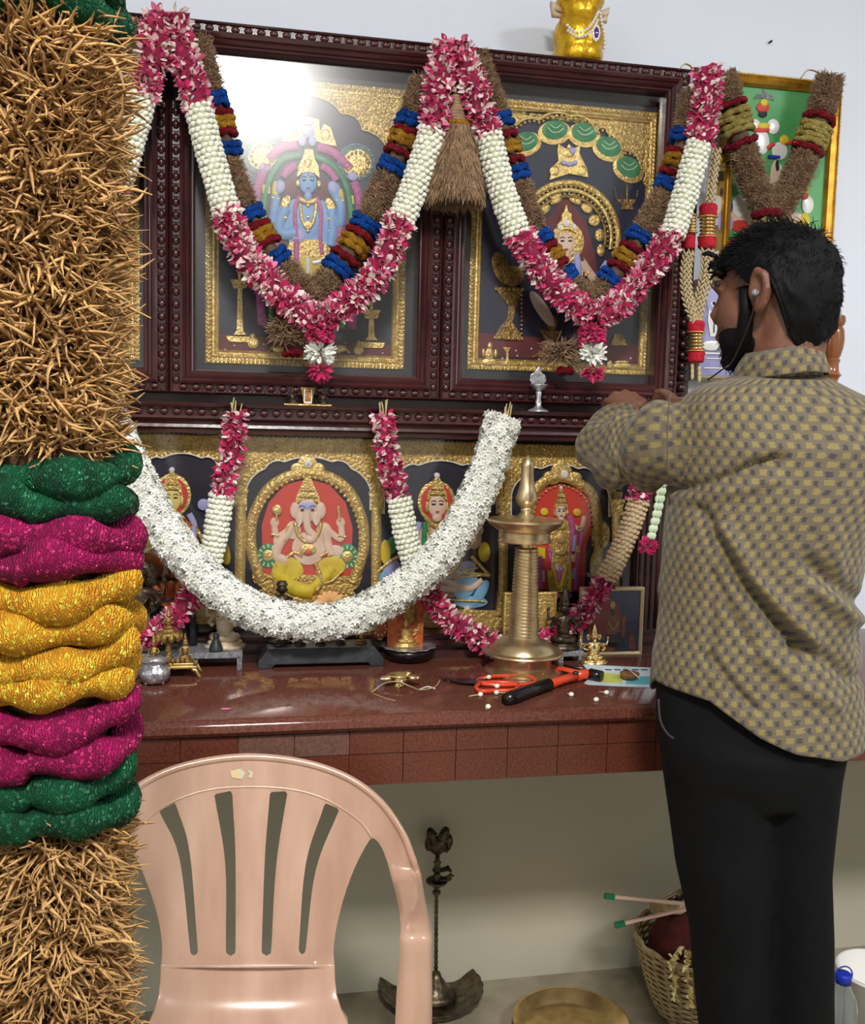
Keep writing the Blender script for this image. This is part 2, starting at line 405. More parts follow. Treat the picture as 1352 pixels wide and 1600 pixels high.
# ------------------------------------------------------------------ upper framed paintings
YF = 2.03; YP = 2.10
XG = [-.711, -.149, .413, .958]; ZF0, ZF1 = 1.424, 2.159
bead = MB().ell((0,0,0), (.0072, .0050, .0088), 8, 6).mesh('bead'); bead.materials.append(MT['wood'])
small_bar = MB().box(-.006, .006, -.003, .003, -.0016, .0016).mesh('spacer', smooth=False); small_bar.materials.append(MT['wood_dark'])
def moulded_frame(par, x0, x1, z0, z1, yf, yp, name='frame', m='wood', cap=300, beads=True):
    pr = [(0, yf+.06), (0, yf+.006), (.003, yf), (.006, yf+.003), (.007, yf+.008), (.020, yf+.008), (.021, yf), (.026, yf-.003), (.031, yf+.001),
          (.033, yf+.006), (.037, yf+.004), (.041, yf+.008), (.043, yf+.013), (.047, yf+.012), (.050, yf+.018), (.0505, yp-.004), (.0505, yp)]
    fr = O(name, MB().sweep(x0, x1, z0, z1, pr), m, par, smooth=False)
    n = 0
    if beads:
        for (a, b, hor) in (((x0, z1), (x1, z1), 1), ((x0, z0), (x1, z0), 1), ((x0, z0), (x0, z1), 0), ((x1, z0), (x1, z1), 0)):
            L_ = (x1-x0 if hor else z1-z0)-.03; k = int(L_/.0245)
            for i in range(k):
                t = .015+L_*(i+.5)/k
                if hor: p = Vector((x0+t, yf+.0065, a[1]+(-.0135 if a[1] == z1 else .0135))); mx = Matrix.Translation(p) @ Matrix.Rotation(PI/2, 4, 'Y')
                else: p = Vector((a[0]+(.0135 if a[0] == x0 else -.0135), yf+.0065, z0+t)); mx = Matrix.Translation(p)
                inst('bead', bead, fr, mx); n += 1
                mx2 = Matrix.Translation(p+(Vector((.0122, .001, 0)) if hor else Vector((0, .001, .0122)))) @ (Matrix.Rotation(PI/2, 4, 'Y') if hor else Matrix.Identity(4))
                inst('spacer', small_bar, fr, mx2)
    return fr
def rope_border(par, x0, x1, z0, z1, y, wid, m='gold_plain', step=.0085):
    """double gold rope: a rail and a row of ridged beads"""
    mb = MB().sweep(x0, x1, z0, z1, [(0, y), (.0008, y-.004), (.003, y-.0045), (wid*.42, y-.002), (wid*.5, y-.0045), (wid*.62, y-.005), (wid*.8, y-.002), (wid*.9, y-.004), (wid, y)])
    o = O('gilt_border', mb, m, par, smooth=False)
    mats = []
    for z in (z0+wid*.22, z1-wid*.22):
        n = int((x1-x0)/step)
        for i in range(n): mats.append(Matrix.Translation((x0+(x1-x0)*(i+.5)/n, y-.0035, z)) @ Matrix.Diagonal((step*.42, .0028, wid*.22, 1)))
    for x in (x0+wid*.22, x1-wid*.22):
        n = int((z1-z0)/step)
        for i in range(n): mats.append(Matrix.Translation((x, y-.0035, z0+(z1-z0)*(i+.5)/n)) @ Matrix.Diagonal((wid*.22, .0028, step*.42, 1)))
    stamp('border_beading', UNIT, mats, m, o)
    return o
UNIT = MB().ell((0,0,0), 1, 6, 4).mesh('unit'); 

class Fig:
    """flat relief built on the painting plane from shapes given by the photo's own outline"""
    def __init__(s, root, Y): s.root = root; s.Y = Y; s.lvl = 0
    def P(s, x, y, h): return at(x, y, s.Y-h)
    def __call__(s, name, m, shapes, h=.004, par=None, label=None, dome=.0015):
        mb = MB()
        for sh in shapes:
            k = sh[0]; s.lvl += 1; hh = h+(s.lvl % 17)*.00004
            if k == 'e':
                _, cx, cy, rx, ry = sh[:5]; rot = math.radians(sh[5]) if len(sh) > 5 else 0; n = 20 if max(rx, ry) > 12 else 12
                rings = [(1, -hh), (1, -0.0), (.86, dome*.6), (.5, dome), ]
                vs = []; 
                for f, d in rings:
                    for i in range(n):
                        a = -2*PI*i/n; u, v = rx*f*math.cos(a), ry*f*math.sin(a)
                        vs.append(s.P(cx+u*math.cos(rot)-v*math.sin(rot), cy+u*math.sin(rot)+v*math.cos(rot), 0)+Vector((0, -hh-d, 0)))
                vs.append(s.P(cx, cy, 0)+Vector((0, -hh-dome*1.1, 0)))
                fs = [(r*n+i, r*n+(i+1)%n, (r+1)*n+(i+1)%n, (r+1)*n+i) for r in range(3) for i in range(n)]+[(3*n+i, 3*n+(i+1)%n, 4*n) for i in range(n)]
                mb.add(vs, fs)
            elif k == 'p':
                pts = sh[1]; A = sum(a[0]*b[1]-b[0]*a[1] for a, b in zip(pts, pts[1:]+pts[:1]))
                if A > 0: pts = pts[::-1]
                mb.prism([s.P(x, y, 0)+Vector((0, -hh, 0)) for x, y in pts], (0, hh, 0))
            elif k == 'r' or k == 'b':
                pts = [Vector((x, y, 0)) for x, y in sh[1]]; wd = sh[2]
                if len(pts) > 2: pts = cr(pts, 5)
                if k == 'r':
                    A3 = [s.P(p.x, p.y, 0)+Vector((0, -hh, 0)) for p in pts]
                    sc_ = wd/2/720; mb.tube(A3, [sc_*(sh[3] if len(sh) > 3 and i in (0, len(A3)-1) else 1) for i in range(len(A3))], 8, flat=.5, up=(0,-1,0) )
                else:   # row of beads along the path
                    A3 = resample([s.P(p.x, p.y, 0)+Vector((0, -hh, 0)) for p in pts], sh[3]/720)
                    for q in A3: mb.ell(q, (wd/2/720, wd/2/1100, wd/2/720), 6, 4)
        return O(name, mb, m, par or s.root, label=label, angle=50)

def picture(label, x0, x1, z0, z1, yf, yp, border=None, glass_y=None):
    t = T('framed_painting', label, 'painting', ((x0+x1)/2, yf, z0), 'large paintings in carved mahogany frames')
    moulded_frame(t, x0+.0006, x1-.0006, z0, z1, yf, yp)
    O('backing_panel', MB().box(x0+.03, x1-.03, yp, yp+.012, z0+.03, z1-.03), 'mat', t, smooth=False)
    O('glass_pane', MB().box(x0+.0495, x1-.0495, yf+.033, yf+.035, z0+.0495, z1-.0495), 'glass' if 'blue-skinned' in label else 'glass_clear', t, smooth=False)
    return t
PA = picture('framed gilt painting at the far left, mostly hidden behind the coir rope garland', XG[0], XG[1], ZF0, ZF1, YF, YP)
PB = picture('large framed painting of a blue-skinned standing figure, between the coir garland and the vetiver tassel', XG[1], XG[2], ZF0, ZF1, YF, YP)
PC = picture('large framed painting of a pale seated figure under green scallops, right of the vetiver tassel', XG[2], XG[3], ZF0, ZF1, YF, YP)
bx0, bx1 = at(321, 350, YP).x, at(635, 388, YP).x
bz0, bz1 = at(480, 573, YP).z, at(480, 127, YP).z
dx = XG[2]-XG[1]
rope_border(PB, bx0, bx1, bz0, bz1, YP, .030)
cx0, cx1 = at(733, 450, YP).x, at(1021, 380, YP).x; cz0, cz1 = at(870, 582, YP).z, at(870, 162, YP).z
rope_border(PC, cx0, cx1, cz0, cz1, YP, .026)
rope_border(PA, bx0-dx, bx1-dx+.006, bz0, bz1-.02, YP, .026)

# side moulding of twisted beads at the right end of the cabinet, ledge and cornice
alt = T('altar_cornice', 'dark mahogany beaded cornice ledge between the large paintings and the small shrine panel', 'ledge', (.13, 1.98, 1.34))
cxa, cxb = -1.0, 1.02
cp = [(2.185, 1.405), (1.972, 1.405), (1.968, 1.402), (1.972, 1.397), (1.985, 1.395), (1.985, 1.379), (1.978, 1.378), (1.976, 1.374), (1.98, 1.371), (1.988, 1.368), (1.992, 1.362), (1.99, 1.356), (2.0, 1.352), (2.002, 1.345), (2.01, 1.342), (2.185, 1.342)]
mb = MB(); n = len(cp)
mb.add([(cxa, y, z) for y, z in cp]+[(cxb, y, z) for y, z in cp], [(i, (i+1)%n, (i+1)%n+n, i+n) for i in range(n)]+[tuple(range(n)), tuple(range(2*n-1, n-1, -1))])
crn = O('cornice', mb, 'wood', alt, smooth=False)
for i in range(82): inst('bead', bead, crn, Matrix.Translation((cxa+.012+i*.0245, 1.9835, 1.387)) @ Matrix.Rotation(PI/2, 4, 'Y'))
O('recess_board', MB().box(cxa, cxb, 2.07, 2.185, 1.4051, 1.4235), 'wood_dark', alt, smooth=False)
# lower shrine frame
yl = 2.075
lx0, lx1 = -.62, at(985, 850, yl).x
shrine = T('shrine_panel', 'long low gilt relief panel of four arched deity niches under the cornice', 'painting', (.2, yl, .871))
lz0, lz1 = at(480, 985, yl).z, 1.341
O('backing_panel', MB().box(lx0-.03, lx1+.05, yl, yl+.03, .875, lz1), 'navy', shrine, smooth=False)
mb = MB(); 
for (z0, z1, y0) in ((.8705, .885, 2.0), (.885, .893, 2.02), (.893, .905, 2.01), (.905, .913, 2.03), (.913, lz0, 2.022)):
    mb.box(lx0-.03, lx1+.05, y0, yl-.001, z0, z1)
O('bottom_rail', mb, 'wood', shrine, smooth=False)
mb = MB(); mb.box(lx1, lx1+.045, 2.03, yl-.001, lz0, lz1)
for k in range(3): mb.tube([(lx1+.008+k*.014, 2.03, lz0), (lx1+.008+k*.014, 2.03, lz1)], .0045, 8)
O('right_stile', mb, 'wood_dark', shrine, smooth=False)
O('glass_pane', MB().box(lx0, lx1, yl-.026, yl-.024, lz0+.0005, lz1-.001), 'glass_clear', shrine, smooth=False)
cs = T('carved_post', 'dark carved post of stacked turned knobs at the right edge of the third large painting', 'cabinet', (.98, 2.1, ZF0))
O('post_board', MB().box(.9585, 1.002, 2.068, 2.185, ZF0, ZF1-.02), 'wood_dark', cs, smooth=False)
for i in range(29): O('turned_knob', MB().ell((.981, 2.058, ZF0+.02+i*.0245), (.013, .010, .0105), 10, 6), 'wood_dark', cs)
lowc = T('cabinet_base', 'dark reeded cabinet base panel right of the shrine niches, behind the small deity picture', 'cabinet', (1.1, 2.1, .871))
O('panel', MB().box(lx1+.051, 1.19, 2.08, 2.185, .871, 1.341), 'wood_dark', lowc, smooth=False)
mb = MB()
for k in range(3): mb.tube([(lx1+.07+k*.05, 2.078, .875), (lx1+.07+k*.05, 2.078, 1.338)], .008, 8)
O('reeding', mb, 'wood', lowc)
# ------------------------------------------------------------------ garlands
PETAL = [petal_mesh(.5, 'petal_a'), petal_mesh(.9, 'petal_b'), petal_mesh(.1, 'petal_c')]
def shared(src, m, name):
    me = src.copy(); me.name = name; me.materials.clear(); me.materials.append(MT[m]); return me
PM = {'rose_petal': [shared(p, 'rose', 'rose_petal') for p in PETAL], 'pale_petal': [shared(p, 'rose2', 'pale_petal') for p in PETAL],
      'cream_petal': [shared(p, 'cream', 'cream_petal') for p in PETAL]}
BUD = shared(bud_mesh(), 'bud', 'jasmine_bud'); BUDO = shared(bud_mesh('b', .4), 'bud_old', 'dried_bud')
JAS = shared(jas_mesh(), 'jas', 'jasmine_flower')
FIB = [fibre_mesh('fibre_a', 1.3), fibre_mesh('fibre_b', -.9), fibre_mesh('fibre_c', .3)]

def path(px, Y):
    """photo points -> 3D polyline; Y may be one depth or one per point"""
    Ys = Y if hasattr(Y, '__len__') else [Y]*len(px)
    return cr([at(x, y, d) for (x, y), d in zip(px, Ys)], 10)
class Gar:
    def __init__(s, name, label, cat, base, group=None):
        s.t = T(name, label, cat, base, group); s.bins = {}
    def put(s, name, me, mx): s.bins.setdefault(name, []).append((me, mx))
    def rose(s, P, r, pinkness=.44, size=.015, dens=1.0, flat=.85):
        P = resample(P, .006); F = frames(P)
        O('core', MB().tube(P, r*.72, 10, up=(0,-1,0)), 'rose_core', s.t)
        L = .006*len(P); N = int(L*2*PI*r*.8/(size*size*.30)*dens)
        for _ in range(N):
            p, t, a, b = random.choice(F); th = R_(-2.4, 2.4)
            n = a*math.cos(th)+b*math.sin(th)
            z = (n*R_(.25, .8)+t*R_(-1, 1)+(t.cross(n))*R_(-.6, .6))
            q = p+t*R_(-.003, .003)+n*r*R_(.60, .78); q.y = p.y+(q.y-p.y)*flat
            k = random.random(); nm = 'rose_petal' if k < pinkness else 'pale_petal' if k < pinkness+.14 else 'cream_petal'
            x = n.cross(z)
            s.put(nm, random.choice(PM[nm]), basis(q, z, x+n*R_(-.5, .5), (size*R_(.6, .95), size, size*R_(.75, 1.15))))
    def buds(s, P, r, step=.0105, around=12, size=.0135, me=None, name='jasmine_bud', core='bud_core', flat=.85):
        P = resample(P, step); F = frames(P)
        O('core', MB().tube(P, r*.78, 10, up=(0,-1,0)), core, s.t)
        for i, (p, t, a, b) in enumerate(F):
            for k in range(around):
                th = 2*PI*(k+.5*(i % 2))/around
                if abs(math.atan2(math.sin(th), math.cos(th))) > 2.3: continue
                n = a*math.cos(th)+b*math.sin(th); c = t.cross(n)
                q = p+n*r*R_(.86, .96)+t*R_(-.0012, .0012); q.y = p.y+(q.y-p.y)*flat
                s.put(name, me or BUD, basis(q, c+t*R_(-.1, .7)+n*R_(-.2, .35), n, (size*R_(.85, 1.1), size*R_(.85, 1.05), size*R_(.95, 1.15))))
    def jas(s, P, r, size=.02, dens=1.0):
        P = resample(P, .006); F = frames(P)
        O('core', MB().tube(P, r*.7, 10, up=(0,-1,0)), 'jas', s.t)
        N = int(.006*len(P)*2*PI*r/(size*size*.2)*dens)
        for _ in range(N):
            p, t, a, b = random.choice(F); th = R_(-2.6, 2.6); n = a*math.cos(th)+b*math.sin(th)
            z = n+t*R_(-.6, .6)+t.cross(n)*R_(-.5, .5)
            s.put('jasmine_flower', JAS, basis(p+n*r*R_(.72, .98)+t*R_(-.003, .003), z, t+n*R_(-.9, .9)+t.cross(n)*R_(-.9, .9), (size*R_(.8, 1.1),)*3))
    def flush(s, cap=300):
        for nm, lst in s.bins.items():
            lst.sort(key=lambda x: (x[1].to_translation()-CAM).length)
            for me, mx in lst[:cap]: inst(nm, me, s.t, mx)
            rest = lst[cap:]
            by = {}
            for me, mx in rest: by.setdefault(me.name, (me, []))[1].append(mx)
            for me, ms in by.values(): stamp(nm+'_mass', me, ms, None, s.t)
        s.bins = {}
def O2(name, me, par):
    return O(name, me, me.materials[0], par)
_O = O
def O(name, mb, m, par=None, **k):      # joined pieces keep the material of the piece they were copied from
    if m is None: m = {'petal': 0}.get(name, None) or STAMPM[name]
    return _O(name, mb, m, par, **k)
STAMPM = {'rose_petal_mass': 'rose', 'pale_petal_mass': 'rose2', 'cream_petal_mass': 'cream', 'jasmine_bud_mass': 'bud', 'dried_bud_mass': 'bud_old',
          'jasmine_flower_mass': 'jas', 'shell_bead_mass': 'shell'}

def fuzz(par, name, P, r, m, length=.014, rad=1.0, dens=1.0, core=None, out=.8, flat=1, side=1.0, r0=.62):
    P = resample(P, .005); F = frames(P)
    if core: _O('core', MB().tube(P, r*r0, 14, up=(0,-1,0)), core, par)
    N = int(.005*len(P)*2*PI*r/(length*length*.05)*dens)
    for fi, fm_ in enumerate(FIB):
        ms = []
        for _ in range(N//3):
            p, t, a, b = random.choice(F); th = R_(-PI, PI); n = a*math.cos(th)+b*math.sin(th)
            z = n*out*R_(.4, 1.2)+t*R_(-.7, .7)*side+t.cross(n)*R_(-.9, .9)*side
            q = p+n*(r*r0+R_(-.1, .1)*r)+t*R_(-.003, .003); q.y = p.y+(q.y-p.y)*flat
            l = length*R_(.6, 1.3); ms.append(basis(q, z, Vector((R_(-1,1), R_(-1,1), R_(-1,1))), (l*rad*R_(.7, 1.3), l*rad*R_(.7, 1.3), l)))
        stamp(name, fm_, ms, m, par)
def coil(par, p, t, R, r, m, name='tinsel_coil', lobes=3.5, ph=0, flat=1, label=None, seg=40, ns=9, tilt=0, amp=.22):
    """one turn of tinsel yarn wound round the axis t at p"""
    t = t.normalized(); a = Vector((0, -1, 0)); a = (a-t*a.dot(t)).normalized(); b = t.cross(a); vs = []
    for i in range(seg):
        th = 2*PI*i/seg; e = a*math.cos(th)*flat+b*math.sin(th)
        wob = 1+amp*math.sin(lobes*2*th+ph)
        c = p+e*(R-r*.5)*(1+.03*math.sin(3*th+ph))+t*(r*.25*math.sin(lobes*th+ph*1.7)+tilt*math.sin(th+ph))
        for k in range(ns):
            an = 2*PI*k/ns; vs.append(c+(e*math.cos(an)+t*math.sin(an)*.95)*r*wob*R_(.95, 1.05))
    return O(name, MB().add(vs, [(i*ns+k, i*ns+(k+1)%ns, ((i+1)%seg)*ns+(k+1)%ns, ((i+1)%seg)*ns+k) for i in range(seg) for k in range(ns)]), m, par, label=label)

# --- thick foreground coir rope
YR = .78
g = T('coir_garland', 'thick coir rope garland with green, magenta and yellow tinsel bands hanging in the foreground', 'garland', at(72, 1590, YR))
axis_px = [(70, -60), (70, 200), (70, 500), (74, 760), (76, 1000), (78, 1250), (84, 1450), (90, 1680)]
AX = path(axis_px, YR)
def ax_at(py):
    return min(AX, key=lambda p: abs((p-at(72, py, YR)).z))
def seg(P, z0, z1): return [p for p in P if z1 <= p.z <= z0]
zt = lambda py: at(75, py, YR).z
for (a, b) in ((40, 708), (1262, 1680)):
    S = seg(AX, zt(a), zt(b))
    fuzz(g, 'coir_fibre', [at(71 if b < 800 else 84, a+6, YR)]+S[1:-1]+[at(75 if b < 800 else 90, b-6, YR)], .055, 'coir', .030, .8, 2.6, core='coir_core', out=.75, r0=.68)
bands = [(20, 't_green'), (-20, 't_green'), (733, 't_green'), (776, 't_green'), (823, 't_mag'), (868, 't_mag'), (915, 't_yel'), (960, 't_yel'), (1008, 't_yel'), (1052, 't_yel'),
         (1103, 't_mag'), (1148, 't_mag'), (1194, 't_green'), (1240, 't_green')]
CN = {'t_green': 'dark green tinsel coil', 't_mag': 'magenta tinsel coil', 't_yel': 'golden yellow tinsel coil', 't_blue': 'blue tinsel coil', 't_red': 'dark red tinsel coil', 't_gold': 'gold tinsel coil', 't_cream': 'pale gold tinsel coil'}
O('inner_core', MB().tube([at(72, 700, YR), at(78, 1275, YR)], .046, 16), 'coir_core', g)
O('inner_core', MB().tube([at(70, -60, YR), at(70, 50, YR)], .046, 16), 'coir_core', g)
for i, (py, m) in enumerate(bands):
    p = at(74, py, YR); R = .064 if 800 < py < 1180 else .061
    if py < 100: R = .050
    coil(g, p, Vector((.02, 0, 1)), R, .0150, m, lobes=random.choice([2.5, 3, 3.5]), ph=R_(0, 6), label=CN[m], seg=72, ns=14, tilt=.004, amp=.24)

# --- vetiver garlands with tinsel bands (behind the flower garlands)
def vetiver(label, strands, Y=1.992, r=.030, tassel=None, group='vetiver and tinsel garlands on the large paintings', name='vetiver_garland'):
    t = T(name, label, 'garland', at(*strands[0][0][0], Y), group)
    for pts, bnd in strands:
        P = path(pts, Y); cuts = []
        for (x, y, m, n) in bnd:
            c = at(x, y, Y); i = min(range(len(P)), key=lambda k: (P[k]-c).length); cuts.append((i, m, n))
        tube_pts = P
        _O('core', MB().tube(resample(P, .01), r*.6, 10), 'vet_core', t)
        blocked = [P[i] for i, m, n in cuts]
        Q = resample(P, .004); run = []
        def free(q): return all((q-b).length > .008+.0065*n_ for b, (_, _, n_) in zip(blocked, cuts))
        runs = []
        for q in Q:
            if free(q): run.append(q)
            elif run: runs.append(run); run = []
        if run: runs.append(run)
        for rn in runs:
            if len(rn) > 3: fuzz(t, 'vetiver_fibre', rn, r, 'vetiver', .013, 1.3, 1.5, out=.6, flat=.8)
        for i, m, n in cuts:
            tt = (P[min(i+1, len(P)-1)]-P[max(i-1, 0)]).normalized()
            for k in range(n):
                coil(t, P[i]+tt*(k-(n-1)/2)*.0135, tt, r*1.02, .0078, m, ph=R_(0, 6), flat=.8, label=CN[m], seg=32, ns=8)
    if tassel:
        (x, y) = tassel; c = at(x, y, Y-.01)
        fuzz(t, 'tassel_fibre', [c+Vector((0, 0, .015)), c, c-Vector((0, 0, .02))], .026, 'vetiver', .028, .8, 2.2, core='vet_core', out=.9)
        coil(t, c+Vector((.012, 0, -.042)), Vector((0,0,1)), .016, .008, 't_red', seg=20, ns=8, label=CN['t_red'])
    return t
def seqb(pts): return [(x, y, {'B': 't_blue', 'R': 't_red', 'G': 't_gold', 'C': 't_cream'}[c[0]], int(c[1])) for x, y, c in pts]
vetiver('vetiver and tinsel garland at the far left, behind the coir rope', [([(222, 45), (212, 80), (198, 125), (182, 180), (160, 240), (130, 300)], seqb([(199, 118, 'B2'), (193, 136, 'R1'), (189, 150, 'G2'), (181, 174, 'R1'), (172, 198, 'B2')]))])
vetiver('brown vetiver garland with blue, red and gold bands over the blue-skinned figure',
    [([(306, 62), (322, 125), (342, 195), (362, 275), (392, 343), (430, 405), (465, 445), (492, 462)],
      seqb([(332, 158, 'B2'), (338, 177, 'R1'), (342, 192, 'G2'), (348, 210, 'R1'), (354, 231, 'B2'), (389, 338, 'B2'), (398, 355, 'R1'), (406, 370, 'G2'), (414, 385, 'R1'), (428, 403, 'B2')])),
     ([(662, 128), (645, 185), (622, 245), (598, 300), (572, 352), (540, 402), (512, 440), (492, 462)],
      seqb([(640, 190, 'B2'), (633, 208, 'R1'), (629, 222, 'G2'), (622, 240, 'R1'), (614, 262, 'B2'), (574, 350, 'B2'), (562, 368, 'R1'), (551, 385, 'G2'), (540, 402, 'R1'), (529, 418, 'B2')]))], tassel=(448, 518))
vetiver('brown vetiver garland with blue, red and gold bands over the pale seated figure',
    [([(742, 90), (768, 160), (788, 220), (808, 285), (828, 345), (856, 398), (888, 442), (924, 474)],
      seqb([(778, 192, 'B2'), (785, 216, 'R1'), (790, 232, 'G2'), (796, 250, 'R1'), (802, 270, 'B2'), (840, 372, 'B2'), (849, 388, 'R1'), (857, 402, 'G2'), (868, 417, 'R1'), (880, 434, 'B2')])),
     ([(1084, 150), (1070, 215), (1050, 280), (1022, 335), (994, 382), (962, 430), (924, 474)],
      seqb([(1069, 216, 'B2'), (1063, 238, 'R1'), (1058, 253, 'G2'), (1052, 271, 'R1'), (1044, 292, 'B2'), (1000, 372, 'B2'), (988, 391, 'R1'), (980, 404, 'G2'), (970, 420, 'R1'), (956, 438, 'B2')]))], tassel=(876, 548))

# --- rose, cream and jasmine-bud garlands (in front)
YG = 1.945
g = Gar('flower_garland', 'pink and white flower garland at the far left, its end behind the coir rope', 'garland', at(258, 30, YG), 'pink and white flower garlands on the large paintings')
g.rose(path([(252, 24), (240, 80), (222, 150)], YG), .030)
g.buds(path([(222, 150), (205, 215), (183, 290)], YG), .026)
g.rose(path([(183, 292), (168, 340), (140, 400)], YG), .026)
g.flush()
def tassel(g, x, y, Y, s=1.0):
    P = [at(x, y-22, Y), at(x, y, Y)]
    g.rose(P, .025*s, .95, dens=1.6)
    for (yy, m, n, sz, fl) in ((y+20, 'cream', 70, .026*s, .9), (y+46, 'rose', 60, .022*s, .5)):
        c = at(x, yy, Y)
        for _ in range(n):
            d = Vector((R_(-1, 1), R_(-1, .3), R_(-.9, .6) if m == 'cream' else R_(-1.3, .2))).normalized()
            nm = 'cream_petal' if m == 'cream' else 'rose_petal'
            g.put(nm, WHP if m == 'cream' else random.choice(PM[nm]), basis(c+d*.008*s, d, Vector((R_(-1,1), R_(-1,1), R_(-1,1))), (sz*.4, sz*.4, sz*R_(.8, 1.1))))
WHP = shared(PETAL[0], 'jas', 'tassel_petal')
STAMPM['rose_petal_mass'] = 'rose'
g = Gar('flower_garland', 'pink and white flower garland hanging in a V over the blue-skinned figure', 'garland', at(492, 500, YG), 'pink and white flower garlands on the large paintings')
g.rose(path([(270, 26), (292, 100), (310, 168)], YG), .028)
g.buds(path([(310, 168), (330, 245), (354, 332)], YG), .026)
g.rose(path([(354, 334), (382, 395), (430, 450), (492, 502)], YG), .030)
g.rose(path([(496, 502), (555, 465), (600, 412), (626, 345)], YG), .030)
g.buds(path([(628, 343), (652, 280), (676, 206)], YG), .027)
g.rose(path([(678, 204), (686, 130), (700, 72)], YG), .030)
tassel(g, 500, 530, YG)
g.flush()
g = Gar('flower_garland', 'pink and white flower garland hanging in a V over the pale seated figure', 'garland', at(930, 500, YG), 'pink and white flower garlands on the large paintings')
g.rose(path([(714, 70), (742, 140), (762, 212)], YG), .029)
g.buds(path([(764, 212), (782, 290), (808, 364)], YG), .027)
g.rose(path([(810, 366), (845, 420), (885, 465), (926, 496)], YG), .030)
g.rose(path([(930, 498), (975, 468), (1018, 415), (1050, 368)], YG), .030)
g.buds(path([(1052, 366), (1072, 300), (1092, 226)], YG), .026)
g.rose(path([(1094, 224), (1104, 160), (1106, 108)], YG), .031)
tassel(g, 926, 532, YG, .95)
g.flush()

# --- garlands across the lower shrine
YL = 1.955
g = Gar('jasmine_garland', 'thick all-white jasmine garland swagged across the lower shrine panel', 'garland', at(480, 968, YL-.03))
g.jas(path([(150, 620), (185, 690), (240, 800), (318, 900), (400, 955), (480, 972), (560, 960), (640, 912), (705, 845), (758, 745), (786, 655)], [YL-.06]*11), .036, .0165, 1.15)
g.flush()
def twigs(t, x, y, Y):
    mb = MB()
    for k in range(6):
        p = at(x, y, Y)+Vector((R_(-.01,.01), R_(-.005,.005), 0)); mb.tube([p-Vector((0,0,.02)), p+Vector((R_(-.01,.01), R_(-.01,.01), R_(.008, .026)))], [.002, .0012], 5)
    O('cut_stems', mb, 'stem', t)
twigs(g.t, 788, 648, YL-.05)
g = Gar('flower_strand', 'pink and white flower strand hanging left of the elephant-headed deity niche', 'garland', at(367, 640, YL), 'pink and white strands on the lower shrine')
g.rose(path([(368, 645), (362, 705), (348, 772)], YL), .021, .5)
g.buds(path([(346, 775), (338, 830), (322, 905)], YL), .023)
g.rose(path([(318, 905), (298, 935), (262, 975), (215, 1000), (175, 1010)], [YL, YL+.01, YL+.01, YL+.01, YL+.01]), .021, .6)
g.flush(); twigs(g.t, 368, 640, YL)
g = Gar('flower_strand', 'pink and white flower strand hanging right of the elephant-headed deity niche', 'garland', at(597, 648, YL), 'pink and white strands on the lower shrine')
g.rose(path([(597, 650), (604, 700), (622, 778)], YL), .021, .5)
g.buds(path([(624, 780), (638, 850), (662, 918)], YL), .024)
g.rose(path([(664, 920), (700, 965), (758, 1002), (800, 1020)], YL+.008), .022, .5)
g.rose(path([(815, 1015), (855, 1000), (905, 965), (948, 905)], YL+.012), .021, .5)
g.buds(path([(948, 903), (975, 850), (998, 785)], YL+.012), .022, me=BUDO, name='dried_bud', core='bud_core')
g.rose(path([(995, 783), (1003, 755)], YL+.012), .021, .6)
g.flush(); twigs(g.t, 597, 642, YL)
g = Gar('bud_string', 'small pale green bud string with a magenta tip hanging beside the man', 'garland', at(1020, 850, YL))
LB = shared(bud_mesh('lb', .4), 'leaf', 'green_bud')
for (x0, x1_) in ((1030, 1014), (1040, 1022), (1036, 1018)):
    for k, p in enumerate(resample(path([(x0, 756), ((x0+x1_)/2+2, 795), (x1_, 838)], YL), .016)):
        inst('green_bud', LB, g.t, basis(p, Vector((.1, 0, 1)), Vector((1, 0, 0)), (.013, .013, .018)))
for _ in range(60):
    d = Vector((R_(-1, 1), R_(-1, .3), R_(-1, .4))).normalized(); inst('rose_petal', PM['rose_petal'][0], g.t, basis(at(1012, 852, YL)+d*.006, d, Vector((R_(-1,1), 0, 1)), (.012, .012, .017)))
_O('stem', MB().tube(path([(1034, 750), (1024, 800), (1014, 848)], YL), .002, 5), 'leaf', g.t)

# --- big vetiver broom tassel between the paintings
t = T('vetiver_tassel', 'large brown vetiver root tassel with a yellow band between two paintings', 'tassel', at(713, 320, 1.955))
c0, c1, c2 = at(712, 150, 1.955), at(714, 192, 1.955), at(714, 312, 1.955)
neck = MB()
n_ = 9
for i in range(n_):
    f = i/(n_-1); neck.tube([c0.lerp(c1, f)+Vector((.0, 0, .0)), c0.lerp(c1, f)-Vector((0, 0, .0062))], [.011+.010*f, .011+.010*f], 14)
_O('bound_neck', neck, 'vetiver', t)
coil(t, c1-Vector((0, 0, .005)), Vector((0,0,1)), .026, .005, 't_yel', seg=24, ns=8, label='yellow binding band', name='binding')
body = [(.022, 0), (.030, -.03), (.042, -.08), (.050, -.12), (.048, -.145), (.02, -.15)]
_O('core', MB().lathe([(r*.86, z) for r, z in body][::-1], c1-Vector((0,0,.008)), 18), 'vet_core', t)
ms = []
for _ in range(5200):
    f = R_(0, 1)**.8; z = -.15*f; r = np.interp(-z, [0, .03, .08, .12, .15], [.023, .032, .045, .053, .054]); th = R_(-PI, PI)
    n = Vector((math.cos(th), math.sin(th), 0)); l = R_(.014, .030)
    ms.append(basis(c1+n*r*R_(.86, 1)+Vector((0, 0, z+.004)), Vector((0,0,-1))+n*R_(.1, .35)+Vector((R_(-.25,.25), R_(-.25,.25), 0)), n, (l*.9, l*.9, l)))
stamp('root_fibre', FIB[2], ms, 'vetiver', t)
tw = MB()
